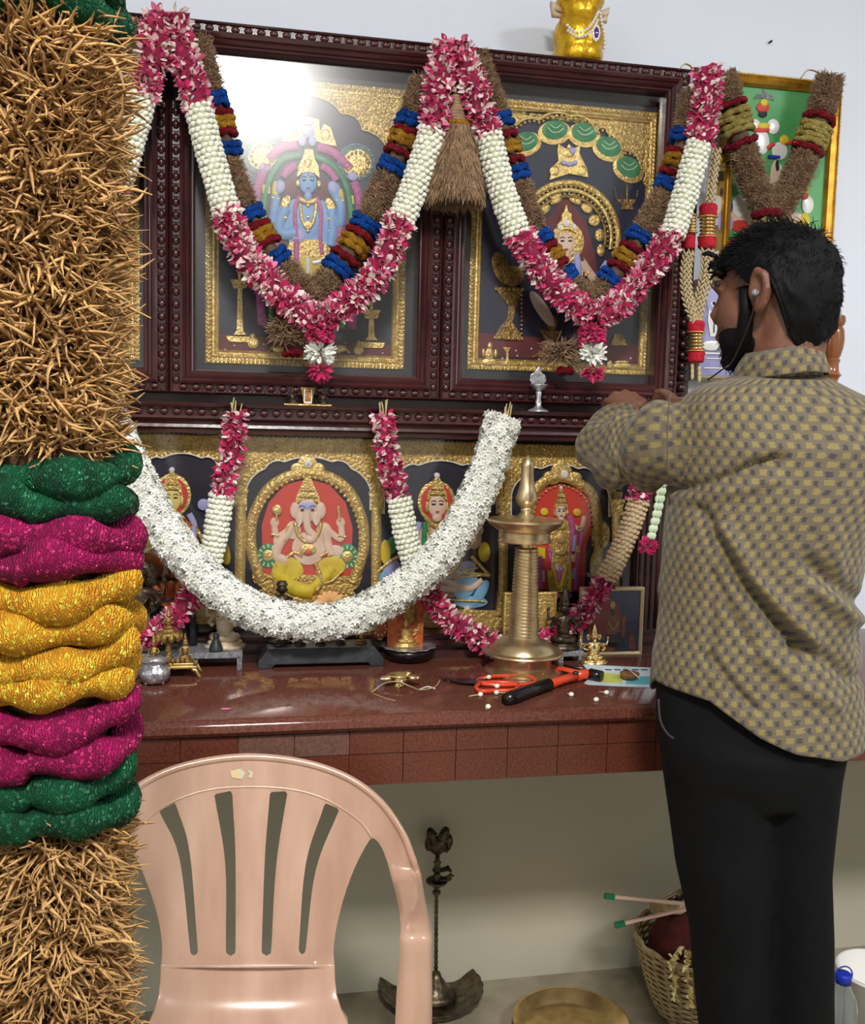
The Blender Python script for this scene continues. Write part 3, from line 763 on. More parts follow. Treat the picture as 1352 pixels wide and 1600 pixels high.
for k in range(4): tw.tube([c0-Vector((0,0,.01)), c0+Vector((R_(-.006,.006), 0, .045))], [.003, .0015], 5)
O('stems', tw, 'stem', t)

# --- garland over the green picture
YV = 2.10
t = vetiver('brown vetiver garland with pale gold and dark red bands over the green picture',
    [([(1128, 120), (1145, 175), (1160, 230), (1180, 290), (1208, 335)], seqb([(1147, 162, 'R1'), (1153, 188, 'C4'), (1158, 222, 'R1')])),
     ([(1296, 122), (1282, 180), (1262, 235), (1238, 290), (1208, 335)], seqb([(1280, 188, 'R1'), (1274, 212, 'C4'), (1266, 240, 'R1')]))], Y=YV, r=.037, group=None)
for y, m in ((336, 't_red'), (350, 't_cream'), (362, 't_cream'), (378, 't_red'), (395, 't_cream')): coil(t, at(1198, y, YV-.01), Vector((0,0,1)), .032, .009, m, label=CN[m], seg=32, ns=8)
fuzz(t, 'tassel_fibre', [at(1198, 410, YV), at(1196, 470, YV)], .035, 'vetiver', .02, 1, 1.2, core='vet_core')

# --- hanging shell-bead garland with red yarn blocks
SHB = shared(MB().ell((0,0,0), (.36, .26, .5), 7, 5).mesh('s'), 'shell', 'shell_bead')
def shellgar():
    Y = 2.035
    t = T('shell_garland', 'long cream shell-bead garland with red yarn blocks and gold rings beside the third painting', 'garland', at(1088, 600, Y))
    def plait(pts, w, n=5):
        P = resample(path(pts, Y), .0125); F = frames(P)
        _O('cord', MB().tube(P, w*.5, 8), 'shell', t)
        for i, (p, tt, a, b) in enumerate(F):
            for k in range(n):
                u = (k-(n-1)/2)/(n/2); q = p+b*u*w+a*w*.7*math.sqrt(max(0, 1-u*u))+tt*(.005 if k % 2 else 0)
                inst('shell_bead', SHB, t, basis(q, tt+b*(.5 if k % 2 else -.5), a, (.0105, .0105, .016)))
    plait([(1118, 235), (1112, 280), (1108, 318)], .012, 4)
    plait([(1080, 270), (1078, 300), (1078, 318)], .008, 3)
    plait([(1104, 392), (1102, 430), (1090, 478), (1086, 500)], .016, 5)
    plait([(1074, 395), (1070, 430), (1074, 470), (1086, 500)], .014, 5)
    def block(x, y, h, r=.018):
        c = at(x, y, Y); mb = MB(); q = h/720/2
        mb.lathe([(r*.85, -q), (r*1.05, -q*.7), (r, -q*.2), (r*1.08, q*.3), (r*1.02, q*.75), (r*.8, q)], c, 18); O('yarn_block', mb, 'redyarn', t, label='red yarn block')
    def rings(x, y, h, r=.0165, n=5):
        for k in range(n):
            c = at(x, y+(k-(n-1)/2)*h/n, Y); mb = MB(); mb.lathe([(r, -.0025), (r*1.12, 0), (r, .0025)], c, 18); O('gold_ring', mb, 'brass_pol', t)
        for s_ in (-1, 1):
            c = at(x, y+s_*h*.56, Y); mb = MB(); mb.lathe([(r*.7, -.0015), (r*1.35, -.001), (r*1.35, .001), (r*.7, .0015)], c, 14); O('gold_disc', mb, 'gold_plain', t)
    block(1107, 329, 20, .019); rings(1106, 355, 28); block(1105, 378, 22, .019)
    block(1076, 378, 22, .014); rings(1080, 350, 24, .011)
    block(1088, 511, 20, .018); rings(1088, 534, 26); block(1088, 556, 22, .018)
    for k in range(6): inst('shell_bead', SHB, t, basis(at(1082+(k % 2)*11, 572+k*4, Y), Vector((0,0,1)), Vector((1,0,0)), (.013, .013, .018)))
    block(1063, 186, 22, .012)
shellgar()
# ------------------------------------------------------------------ painting of the blue-skinned standing figure
fb = Fig(PB, YP)
def scal(pts, n=4):
    """scalloped edge: smooth lobes between cusps"""
    out = []
    for (a, b) in zip(pts, pts[1:]):
        ax, ay, c = a; bx, by, _ = b
        for i in range(n):
            t = i/n; nx, ny = (by-ay), -(bx-ax); L_ = math.hypot(nx, ny) or 1
            k = 4*t*(1-t)*c; out.append((ax+(bx-ax)*t+nx/L_*k, ay+(by-ay)*t+ny/L_*k))
    out.append(pts[-1][:2]); return out
pxat = lambda x, z, Y: None
edge = scal([(344, 262, 4), (356, 198, 6), (392, 184, 8), (432, 168, 7), (482, 150, 7), (534, 178, 8), (566, 203, 6), (606, 234, 5), (612, 280, 0)], 5)
fb('ground_panel', 'slate', [('p', [(336, 130), (626, 152), (620, 566), (338, 556)])], .0006)
fb('spandrel', 'gold', [('p', edge+[(622, 290), (622, 150), (346, 126), (332, 262)])], .004)
fb('scallop_beading', 'gold_plain', [('b', [(x, y-4) for x, y in edge[1:-1]], 5, 8)], .0055)
fb('scallop_rim', 'gold_plain', [('r', edge, 3)], .005)
fb('ground', 'maroon', [('p', [(345, 522), (616, 540), (616, 562), (345, 552)]), ('p', [(414, 500), (414, 330), (440, 285), (482, 268), (524, 290), (546, 330), (546, 520)])], .0012)
for s_, (cx, cy) in ((0, (408, 243)), (1, (556, 254))):
    fb('peacock_disc', 'teal', [('e', cx, cy, 30, 30)], .003)
    fb('gilt_disc', 'gold_plain', [('e', cx+2, cy+2, 22, 22)], .0045, label='round gilt boss')
    fb('disc_beading', 'gold', [('b', [(cx+2+17*math.cos(a/10*2*PI), cy+2+17*math.sin(a/10*2*PI)) for a in range(11)], 5, 7)], .008)
    fb('disc_dots', 'lilac', [('b', [(cx+27*math.cos(a/10*2*PI), cy+27*math.sin(a/10*2*PI)) for a in range(11)], 3, 9)], .006)
fb('arch_garland', 'pinkpaint', [('r', [(404, 345), (400, 310), (408, 278), (416, 258)], 13), ('r', [(420, 250), (440, 232), (464, 228)], 13), ('r', [(497, 230), (522, 240), (548, 265)], 13), ('r', [(553, 285), (561, 310), (563, 345)], 13),
    ('r', [(442, 278), (452, 266), (462, 259)], 11), ('r', [(502, 260), (514, 268), (526, 283)], 11), ('r', [(408, 400), (407, 450), (410, 508)], 14), ('r', [(549, 470), (550, 515)], 14), ('r', [(424, 360), (430, 385)], 9), ('r', [(532, 355), (528, 385)], 9)], .006)
fb('arch_tube', 'greenpaint', [('r', [(413, 362), (413, 320), (420, 285), (440, 252), (470, 243)], 9), ('r', [(492, 245), (520, 260), (540, 290), (548, 330), (549, 365)], 9), ('r', [(424, 420), (424, 505)], 9), ('r', [(536, 470), (536, 515)], 9)], .006)
fb('arch_joint', 'lilac', [('e', 413, 263, 8, 7), ('e', 551, 277, 8, 7), ('e', 472, 222, 6, 8), ('e', 488, 222, 6, 8)], .0085)
fb('arch_clasp', 'yellow', [('p', [(410, 290), (422, 291), (422, 304), (410, 303)]), ('p', [(543, 306), (552, 307), (553, 320), (543, 320)]), ('e', 430, 300, 5, 16), ('e', 532, 312, 5, 16)], .008)
fb('arch_crest', 'gold_plain', [('p', [(440, 222), (448, 200), (458, 192), (464, 208), (466, 186), (482, 184), (498, 188), (500, 208), (506, 195), (516, 200), (526, 230), (500, 224), (482, 216), (460, 222)]), ('e', 456, 208, 8, 10), ('e', 508, 212, 8, 10)], .006)
fb('crest_face', 'lilac', [('e', 482, 207, 10, 9), ('e', 482, 193, 7, 5)], .0085)
fb('torso', 'blueskin', [('p', [(458, 312), (444, 322), (440, 350), (450, 372), (458, 398), (505, 398), (512, 372), (524, 352), (518, 322), (505, 314)]), ('e', 482, 345, 20, 32)], .0055)
fb('arms', 'blueskin', [('r', [(446, 326), (436, 352), (440, 366), (462, 364)], 17), ('r', [(446, 330), (428, 350), (430, 320), (432, 306)], 13), ('r', [(518, 328), (520, 352), (516, 385)], 15), ('r', [(516, 330), (530, 352), (532, 322), (522, 304)], 13), ('e', 436, 294, 9, 12, 20), ('e', 522, 297, 9, 14, -25)], .007)
fb('palms', 'lilac', [('e', 438, 294, 7, 9, 20), ('e', 520, 295, 6, 10, -25), ('e', 466, 370, 10, 11)], .010)
fb('face', 'blueskin', [('e', 481, 287, 13.5, 17), ('e', 481, 308, 6, 8)], .010, dome=.003)
fb('features', 'ink', [('e', 475, 284, 3.2, 1.2, -5), ('e', 487, 284, 3.2, 1.2, 5), ('r', [(471, 280), (475, 278), (479, 280)], 1), ('r', [(483, 280), (487, 278), (491, 280)], 1)], .0146)
fb('lips', 'lip', [('e', 481, 296, 3, 1.1), ('e', 481, 275, .8, 3)], .0146)
fb('crown', 'gold_plain', [('p', [(464, 278), (466, 262), (473, 248), (476, 236), (488, 236), (491, 250), (497, 262), (499, 280), (490, 272), (481, 270), (472, 272)]), ('e', 481, 257, 6, 7), ('e', 465, 288, 3, 6), ('e', 498, 289, 3, 6)], .0115)
fb('shoulder_ornament', 'gold_plain', [('e', 446, 318, 7, 12, 25), ('e', 516, 322, 7, 12, -25), ('r', [(436, 339), (448, 342)], 5), ('r', [(512, 344), (524, 341)], 5), ('r', [(424, 310), (436, 312)], 4), ('r', [(524, 314), (537, 315)], 4), ('r', [(512, 362), (522, 362)], 4)], .010)
fb('necklace', 'gold_plain', [('r', [(468, 312), (481, 318), (495, 313)], 8), ('r', [(469, 320), (472, 345), (481, 358), (490, 345), (494, 320)], 5), ('e', 481, 322, 3, 3), ('e', 481, 340, 3, 3), ('e', 481, 352, 8, 6), ('e', 481, 362, 3, 3)], .010)
fb('flower_string', 'pinkpaint', [('r', [(468, 308), (461, 325), (461, 350), (464, 372)], 6), ('r', [(494, 310), (501, 330), (500, 370), (503, 398)], 6), ('r', [(463, 375), (463, 410)], 8), ('e', 463, 412, 6, 5)], .0105)
fb('skirt', 'gold', [('p', [(460, 374), (504, 376), (510, 400), (506, 420), (496, 440), (468, 440), (456, 418), (452, 398)]), ('e', 456, 398, 8, 20), ('e', 508, 400, 8, 20)], .007)
fb('garment', 'yellow', [('p', [(462, 402), (502, 404), (500, 470), (488, 470), (482, 440), (478, 470), (462, 468)])], .009)
fb('sash', 'pearl', [('r', [(481, 404), (480, 455)], 7), ('r', [(488, 412), (506, 408)], 6)], .011)
def lampshape(F_, cx, top, h, k=1.0, m='gold_plain'):
    b = top+h
    F_('painted_lamp', m, [('p', [(cx-3*k, top+24*k), (cx+3*k, top+24*k), (cx+5*k, b-18*k), (cx+10*k, b-12*k), (cx-10*k, b-12*k), (cx-5*k, b-18*k)]), ('p', [(cx-22*k, b-10*k), (cx+22*k, b-8*k), (cx+17*k, b), (cx-17*k, b-1*k)]),
        ('p', [(cx-15*k, top+22*k), (cx+15*k, top+23*k), (cx+11*k, top+30*k), (cx-11*k, top+30*k)]), ('p', [(cx-12*k, top+31*k), (cx+12*k, top+31*k), (cx+9*k, top+36*k), (cx-9*k, top+36*k)]), ('e', cx, top+16*k, 3.4*k, 9*k), ('e', cx, top+6*k, 1.4*k, 6*k)], .005)
lampshape(fb, 375, 415, 120)
lampshape(fb, 580, 462, 82)
fb('painted_vessels', 'gold_plain', [('e', 396, 536, 9, 9), ('e', 395, 526, 5, 5), ('e', 560, 547, 8, 8), ('e', 560, 537, 4, 5), ('e', 435, 546, 9, 5), ('e', 531, 545, 11, 6), ('r', [(528, 552), (538, 545), (546, 552)], 3)], .005)
fb('petals', 'pearl', [('e', x, y, 1.6, 1.1) for x, y in ((352, 546), (366, 540), (390, 556), (412, 538), (428, 556), (452, 560), (548, 556), (560, 562), (585, 558), (598, 552), (540, 536), (520, 560), (505, 554))], .002)

# ------------------------------------------------------------------ painting of the pale seated figure
fc = Fig(PC, YP)
edge = scal([(768, 260, 4), (771, 232, 0), (780, 205, 8), (806, 196, 6), (842, 188, 8), (890, 182, 9), (930, 205, 8), (950, 210, 5), (972, 235, 8), (1000, 260, 6), (1004, 285, 0)], 5)
fc('ground_panel', 'slate', [('p', [(752, 170), (1018, 190), (1004, 574), (744, 562)])], .0006)
fc('spandrel', 'gold', [('p', edge+[(1014, 300), (1014, 195), (765, 172), (756, 260)])], .004)
fc('scallop_rim', 'gold_plain', [('r', edge, 4)], .0055)
fc('scallop_beading', 'gold_plain', [('b', [(x+2, y+5) for x, y in edge[3:-1]], 5, 8)], .006)
for (cx, cy, rot) in ((820, 222, -15), (866, 204, -5), (912, 208, 12), (950, 230, 22), (981, 262, 32)):
    fc('gilt_shell', 'gold_plain', [('e', cx, cy+4, 26, 19, rot)], .0035)
    fc('green_shell', 'greenpaint', [('e', cx, cy, 20, 15, rot)], .0055, label='green painted scallop shell')
    fc('shell_ribs', 'leaf', [('r', [(cx-12, cy-3), (cx-5, cy+4), (cx+5, cy+4), (cx+13, cy-2)], 1.6), ('r', [(cx-9, cy-8), (cx, cy-2), (cx+9, cy-7)], 1.4)], .0088)
fc('ground', 'maroon', [('p', [(750, 520), (1006, 540), (1006, 568), (746, 556)]), ('p', [(838, 470), (840, 400), (850, 350), (882, 305), (915, 345), (930, 400), (938, 470)])], .0012)
for k, (r1, w_, m_) in enumerate(((84, 10, 'gold'), (73, 7, 'gold_plain'), (63, 5, 'gold_dark'))):
    pts = [(886+r1*.94*math.cos(a), 372-r1*1.02*math.sin(a)) for a in [x*PI/14-.25 for x in range(0, 18)]]
    fc('halo_arch', m_, [('r', pts, w_)], .005)
    if k < 2: fc('halo_beading', 'gold_plain', [('b', [(886+(r1-6)*.94*math.cos(a), 372-(r1-6)*1.02*math.sin(a)) for a in [x*PI/14-.2 for x in range(0, 18)]], 4, 8)], .006)
fc('arch_scrolls', 'gold', [('e', x, y, rx, ry, ro) for x, y, rx, ry, ro in ((868, 312, 11, 7, -35), (850, 328, 10, 7, -45), (842, 348, 8, 7, 0), (898, 312, 11, 7, 35), (916, 326, 10, 7, 40), (928, 345, 9, 9, 20), (936, 368, 7, 10, 0), (938, 392, 6, 10, 0))], .005)
fc('arch_crest', 'gold_plain', [('p', [(858, 282), (862, 262), (872, 252), (870, 236), (872, 226), (884, 234), (888, 226), (894, 234), (906, 228), (904, 240), (910, 252), (916, 264), (918, 278), (888, 272)]), ('e', 866, 268, 8, 8), ('e', 908, 268, 8, 8), ('e', 888, 240, 9, 8)], .0055)
fc('crest_flower', 'lilac', [('e', 893, 237, 5, 5), ('e', 880, 256, 5, 3.5, 20), ('e', 888, 258, 5, 3.5), ('e', 896, 256, 5, 3.5, -20)], .009)
fc('painted_lamp', 'gold_dark', [('p', [(962, 312), (994, 312), (986, 322), (990, 328), (968, 328), (972, 322)]), ('r', [(979, 312), (979, 288)], 3), ('r', [(962, 310), (960, 294)], 2), ('r', [(994, 310), (996, 298)], 2)], .004)
fc('aureole', 'gold', [('e', 886, 378, 26, 30)], .004)
fc('crown', 'gold_plain', [('p', [(868, 368), (869, 352), (876, 345), (876, 336), (880, 332), (883, 320), (886, 332), (891, 336), (891, 345), (896, 352), (899, 366), (890, 360), (882, 359), (874, 362)])], .010)
fc('crown_jewels', 'pearl', [('e', 883, 350, 6, 6), ('e', 872, 356, 3, 5), ('e', 895, 356, 3, 5)], .012)
fc('face', 'skinpaint', [('e', 882, 381, 13.5, 17), ('e', 882, 400, 6, 7)], .010, dome=.003)
fc('features', 'ink', [('e', 876, 378, 3.2, 1.2), ('e', 888, 378, 3.2, 1.2), ('r', [(872, 374), (876, 372), (880, 374)], 1), ('r', [(884, 374), (888, 372), (892, 374)], 1)], .0146)
fc('lips', 'lip', [('e', 882, 391, 3, 1.2)], .0146)
fc('torso', 'skinpaint', [('p', [(866, 402), (856, 414), (860, 440), (866, 470), (902, 470), (908, 440), (912, 412), (898, 402)]), ('r', [(908, 410), (922, 430), (934, 446)], 14), ('r', [(860, 412), (848, 440)], 13)], .006)
fc('legs', 'skinpaint', [('r', [(905, 468), (925, 462), (945, 470)], 20), ('e', 847, 484, 9, 34, -33)], .006)
fc('sash', 'lilac', [('r', [(898, 398), (902, 420), (898, 450), (894, 472)], 11), ('r', [(938, 422), (946, 410)], 8)], .0095)
fc('necklace', 'gold_plain', [('r', [(870, 402), (882, 412), (896, 403)], 6), ('r', [(872, 410), (880, 434), (892, 412)], 4), ('e', 882, 428, 5, 7), ('r', [(912, 432), (920, 424)], 5), ('r', [(924, 444), (932, 436)], 5)], .0095)
fc('halo_trim', 'gold_plain', [('b', [(912, 405), (922, 425), (928, 440)], 4, 7)], .006)
fc('throne_post', 'gold_dark', [('p', [(773, 448), (817, 450), (812, 464), (805, 482), (800, 505), (812, 520), (815, 532), (771, 530), (780, 512), (792, 498), (794, 478), (782, 464)]), ('e', 783, 420, 13, 26, -20), ('e', 800, 432, 18, 16), ('e', 777, 402, 7, 9)], .005)
fc('throne_beading', 'gold_plain', [('b', [(774, 452), (816, 453)], 5, 7), ('b', [(773, 528), (815, 530)], 5, 7), ('b', [(814, 455), (814, 528)], 4, 7)], .006)
fc('pedestal', 'gold_dark', [('p', [(843, 516), (878, 518), (872, 528), (862, 534), (860, 548), (875, 556), (830, 558), (850, 546), (850, 532)]), ('p', [(953, 540), (960, 522), (970, 522), (980, 540)]), ('e', 862, 505, 8, 12)], .005)
fc('small_idols', 'gold_plain', [('e', 764, 566, 12, 6), ('e', 764, 554, 7, 10), ('e', 765, 541, 4, 6), ('e', 755, 552, 2.5, 7), ('e', 774, 552, 2.5, 7), ('p', [(785, 570), (800, 571), (794, 562), (793, 550), (798, 543), (785, 543), (790, 550), (790, 562)]), ('e', 971, 572, 14, 5), ('e', 971, 566, 11, 3), ('e', 952, 570, 5, 7)], .005)
fc('petals', 'pearl', [('e', x, y, 1.4, 1.6) for x, y in ((830, 545), (808, 556), (820, 564), (833, 568), (812, 570), (842, 562), (785, 560), (778, 569), (806, 548), (962, 566), (985, 560))], .002)

# left painting: the corner that shows
fa = Fig(PA, YP)
fa('spandrel', 'gold', [('p', [(168, 96), (192, 98), (193, 150), (160, 150), (130, 130), (130, 96)])], .004)
fa('painted_bell', 'gold', [('p', [(150, 512), (183, 516), (180, 500), (172, 486), (160, 478), (152, 480)])], .005)
fa('ground', 'maroon', [('p', [(110, 520), (188, 526), (190, 546), (110, 542)])], .0012)

def curl_mesh(name='curl'):
    mb = MB(); P = [(math.cos(a)*(.5-a*.055), 0, math.sin(a)*(.5-a*.055)) for a in [k*.62 for k in range(12)]]
    mb.tube(P, [.10, .13, .14, .14, .13, .12, .11, .10, .09, .08, .07, .05], 5); return mb.mesh(name)
CURL = curl_mesh()
def scrolls(F_, poly, n, size, h, m='gold_plain'):
    """embossed leaf scrolls scattered over a gilt field"""
    xs = [p[0] for p in poly]; ys = [p[1] for p in poly]; ms = []; done = []
    def ins(x, y):
        c = False; j = len(poly)-1
        for i in range(len(poly)):
            if (poly[i][1] > y) != (poly[j][1] > y) and x < (poly[j][0]-poly[i][0])*(y-poly[i][1])/(poly[j][1]-poly[i][1])+poly[i][0]: c = not c
            j = i
        return c
    for _ in range(n*12):
        x, y = R_(min(xs), max(xs)), R_(min(ys), max(ys))
        if not (ins(x, y) and ins(x-4, y) and ins(x+4, y) and ins(x, y-4) and ins(x, y+4)): continue
        if any((x-a)**2+(y-b)**2 < (size*.62)**2 for a, b in done): continue
        done.append((x, y)); s_ = size/720*R_(.8, 1.15)
        ms.append(Matrix.Translation(at(x, y, F_.Y)+Vector((0, -h, 0))) @ Matrix.Rotation(R_(0, 6.28), 4, 'Y') @ Matrix.Diagonal((s_*random.choice((-1, 1)), s_*.6, s_, 1)))
        if len(done) >= n: break
    if ms: stamp('embossed_scrolls', CURL, ms, m, F_.root)
scrolls(fb, [(346, 190), (346, 130), (430, 138), (620, 152), (620, 225), (600, 205), (570, 190), (530, 166), (482, 144), (430, 156), (392, 172), (362, 186)], 130, 11, .005)
scrolls(fc, [(768, 200), (768, 174), (890, 182), (1014, 195), (1013, 290), (1004, 250), (980, 226), (955, 204), (930, 196), (890, 174), (842, 180), (800, 188)], 110, 11, .005)
# ------------------------------------------------------------------ lower shrine relief
fs = Fig(shrine, yl)
ya, yb = (216, 690), (978, 712)
def ly(x, y): return y+(x-480)*.0275
niches = [(205, 364, 268), (385, 578, 480), (600, 775, 684), (798, 950, 875)]
fs('top_band', 'gold', [('p', [(150, 676), (960, 698), (960, 712), (150, 688)])], .006)
fs('band_beading', 'gold_plain', [('b', [(150, 677), (550, 687), (960, 699)], 5, 7)], .0075)
for (xa, xb_, xc) in niches:
    t_ = ly(xc, 716); w2 = (xb_-xa)/2; base = ly(xc, 772)
    e = scal([(xa, base+25, 0), (xa, base-8, 5), (xa+w2*.30, t_+16, 6), (xa+w2*.62, t_+5, 7), (xb_-w2*.62, t_+5, 6), (xb_-w2*.30, t_+16, 5), (xb_, base-8, 0), (xb_, base+25, 0)], 5)
    top = ly(xc, 680)
    fs('arch_spandrel', 'gold', [('p', e+[(xb_+11, base+24), (xb_+11, top+6), (xa-11, top+5), (xa-11, base+24)])], .005)
    fs('arch_rim', 'pearl', [('r', e, 1.8)], .006)
    fs('arch_beading', 'gold_plain', [('b', [(x+(xc-x)*-.03, y-5) for x, y in e[2:-2]], 4, 7)], .0065)
for x in (376, 588, 786, 190, 962):
    yt, yb_ = ly(x, 766), ly(x, 952)
    fs('column', 'gold_plain', [('r', [(x, yt+20), (x-.5, (yt+yb_)/2), (x-1, yb_-25)], 16)], .006)
    fs('column_capital', 'gold', [('p', [(x-13, yt), (x+13, yt+1), (x+9, yt+14), (x+10, yt+26), (x-10, yt+26), (x-9, yt+14)])], .010)
    fs('column_base', 'gold', [('p', [(x-9, yb_-38), (x+9, yb_-38), (x+11, yb_-8), (x+13, yb_), (x-13, yb_), (x-11, yb_-8)])], .010)
fs('plinth_band', 'gold', [('p', [(150, 938), (960, 958), (960, 985), (150, 972)])], .003)
def headset(cx, cy, s, skin, crown_h, halo=True, hs=1.0):
    if halo:
        fs('halo', 'gold_plain', [('e', cx, cy-4*s, 30*s*hs, 34*s*hs)], .003)
        fs('halo_field', 'red', [('e', cx, cy-4*s, 25*s*hs, 29*s*hs)], .005)
    fs('face', skin, [('e', cx, cy+2*s, 14*s, 18*s), ('e', cx, cy+21*s, 8*s, 7*s)], .0085, dome=.003)
    fs('features', 'ink', [('e', cx-6*s, cy-1*s, 3.5*s, 1.3*s), ('e', cx+6*s, cy-1*s, 3.5*s, 1.3*s), ('r', [(cx-10*s, cy-5*s), (cx-6*s, cy-7*s), (cx-2*s, cy-5*s)], 1.1), ('r', [(cx+2*s, cy-5*s), (cx+6*s, cy-7*s), (cx+10*s, cy-5*s)], 1.1)], .0128)
    fs('lips', 'lip', [('e', cx, cy+11*s, 3.2*s, 1.4*s)], .0128)
    fs('crown', 'gold_plain', [('p', [(cx-16*s, cy-6*s), (cx-15*s, cy-20*s), (cx-11*s, cy-24*s), (cx-9*s, cy-24*s-crown_h*.55), (cx-4*s, cy-26*s-crown_h), (cx+4*s, cy-26*s-crown_h), (cx+9*s, cy-24*s-crown_h*.55), (cx+11*s, cy-24*s), (cx+15*s, cy-20*s), (cx+16*s, cy-6*s), (cx+8*s, cy-13*s), (cx-8*s, cy-13*s)]), ('e', cx-16*s, cy+4*s, 3*s, 9*s), ('e', cx+16*s, cy+4*s, 3*s, 9*s)], .0105)
    fs('crown_jewel', 'pearl', [('e', cx, cy-30*s-crown_h, 4.5*s, 4.5*s)], .009)
# niche 1: yellow-faced seated figure
headset(269, 778, 1.0, 'yellowskin', 14)
fs('body', 'orange', [('p', [(250, 808), (232, 830), (222, 870), (230, 900), (310, 900), (318, 870), (306, 828), (290, 808)]), ('e', 300, 885, 44, 30, 20)], .005)
fs('drapery', 'yellow', [('e', 238, 838, 10, 28, 20), ('r', [(202, 880), (230, 850), (262, 862), (300, 866), (340, 905)], 9), ('e', 350, 860, 9, 22, -15)], .008)
fs('jewellery', 'gold_plain', [('r', [(254, 806), (270, 822), (288, 806)], 7), ('r', [(250, 815), (268, 850), (292, 815)], 5), ('r', [(205, 900), (215, 872), (245, 850)], 6), ('r', [(300, 815), (318, 845), (322, 880)], 6), ('e', 268, 862, 16, 10)], .009)
fs('shoulder_cloth', 'lilac', [('r', [(296, 802), (304, 820), (302, 845)], 9), ('e', 318, 788, 9, 9), ('r', [(190, 880), (196, 925)], 11), ('r', [(350, 890), (362, 910)], 10)], .008)
fs('side_figure', 'gold', [('e', 210, 822, 9, 17), ('e', 200, 800, 5, 8), ('e', 228, 846, 14, 9)], .006)
fs('seat', 'gold', [('p', [(200, 905), (350, 910), (344, 945), (205, 940)])], .004)
# niche 2: elephant-headed seated figure
fs('arch_ring', 'gold', [('r', [(408, 908), (392, 850), (398, 800), (428, 756), (482, 738), (536, 758), (563, 803), (568, 855), (552, 910)], 17)], .006)
fs('ring_beading', 'gold_plain', [('b', [(400, 880), (396, 830), (412, 785), (446, 754), (482, 745), (518, 756), (548, 788), (562, 835), (558, 885)], 6, 9)], .009)
fs('field', 'red', [('p', [(410, 865), (409, 820), (420, 785), (445, 757), (482, 748), (515, 757), (540, 785), (551, 825), (549, 870), (562, 890), (566, 905), (395, 900), (400, 885)])], .003)
fs('ring_crest', 'gold_plain', [('e', 480, 724, 15, 12), ('e', 465, 732, 11, 9), ('e', 496, 732, 11, 9), ('e', 481, 714, 8, 5)], .0085)
fs('crest_jewel', 'pearl', [('e', 481, 724, 6, 6)], .0125); fs('jewel_stone', 'lilac', [('e', 481, 725, 2.2, 2.2)], .0145)
fs('bolster', 'greenpaint', [('e', 419, 868, 17, 19), ('e', 542, 868, 17, 19)], .006)
fs('bolster_boss', 'gold_plain', [('e', 419, 867, 9, 9), ('e', 542, 869, 9, 9)], .010)
fs('bolster_ribs', 'leaf', [('r', [(419+11*math.cos(a), 867+12*math.sin(a)), (419+16*math.cos(a), 867+18*math.sin(a))], 2.2) for a in [k*PI/6 for k in range(12)]]+[('r', [(542+11*math.cos(a), 869+12*math.sin(a)), (542+16*math.cos(a), 869+18*math.sin(a))], 2.2) for a in [k*PI/6 for k in range(12)]], .0085)
fs('throne', 'gold', [('p', [(394, 896), (428, 896), (560, 900), (566, 898), (560, 916), (552, 922), (552, 940), (558, 950), (402, 946), (410, 936), (410, 918), (396, 908)])], .005)
fs('throne_beading', 'gold_plain', [('b', [(396, 902), (562, 905)], 5, 7), ('b', [(408, 922), (552, 926)], 5, 8)], .007)
fs('torso', 'skinpaint', [('e', 482, 856, 26, 26), ('e', 458, 828, 12, 14), ('e', 506, 830, 12, 14), ('r', [(455, 825), (436, 850), (432, 868), (448, 876)], 15), ('r', [(508, 828), (512, 850), (518, 866)], 14), ('r', [(458, 822), (434, 838), (428, 822)], 10), ('r', [(508, 824), (532, 842), (533, 822)], 10), ('e', 429, 816, 7, 8), ('e', 532, 816, 7, 8), ('e', 436, 845, 9, 13), ('e', 524, 860, 12, 9)], .007)
fs('head', 'skinpaint', [('e', 480, 797, 16, 18), ('e', 461, 797, 8, 13), ('e', 501, 797, 8, 13), ('e', 468, 808, 7, 12), ('e', 494, 808, 7, 12)], .0085, dome=.003)
fs('forehead', 'lilac', [('e', 480, 789, 13, 6)], .0125)
fs('trunk', 'skinpaint', [('r', [(480, 796), (479, 812), (481, 826), (490, 836), (486, 842), (478, 840)], 11)], .0125)
fs('tusks', 'pearl', [('r', [(470, 812), (466, 822)], 3), ('r', [(491, 812), (494, 820)], 3)], .013)
fs('features', 'ink', [('e', 472, 796, 3, 1.3), ('e', 488, 796, 3, 1.3), ('r', [(467, 791), (472, 789), (477, 792)], 1.2), ('r', [(483, 792), (488, 789), (493, 791)], 1.2)], .0145)
fs('crown', 'gold_plain', [('p', [(460, 787), (463, 774), (470, 760), (474, 750), (478, 742), (483, 742), (487, 750), (491, 760), (498, 774), (501, 787), (490, 782), (470, 782)])], .010)
fs('jewellery', 'gold_plain', [('r', [(460, 815), (466, 835), (480, 846), (496, 835), (502, 815)], 6), ('e', 481, 858, 13, 9), ('r', [(424, 834), (436, 836)], 4), ('r', [(527, 836), (540, 838)], 4), ('r', [(448, 870), (460, 862), (472, 868)], 5), ('r', [(500, 868), (512, 862)], 4), ('e', 433, 796, 8, 8), ('r', [(432, 790), (432, 812)], 3), ('r', [(528, 790), (530, 812)], 5), ('r', [(450, 820), (444, 845)], 4)], .0105)
fs('pendant', 'red', [('e', 481, 862, 6, 4)], .0145)
fs('garment', 'yellow', [('e', 452, 886, 23, 16, 25), ('r', [(440, 880), (436, 900), (460, 918), (488, 924)], 22), ('e', 516, 886, 24, 17, -15), ('r', [(520, 885), (504, 905), (484, 922)], 16)], .0085)
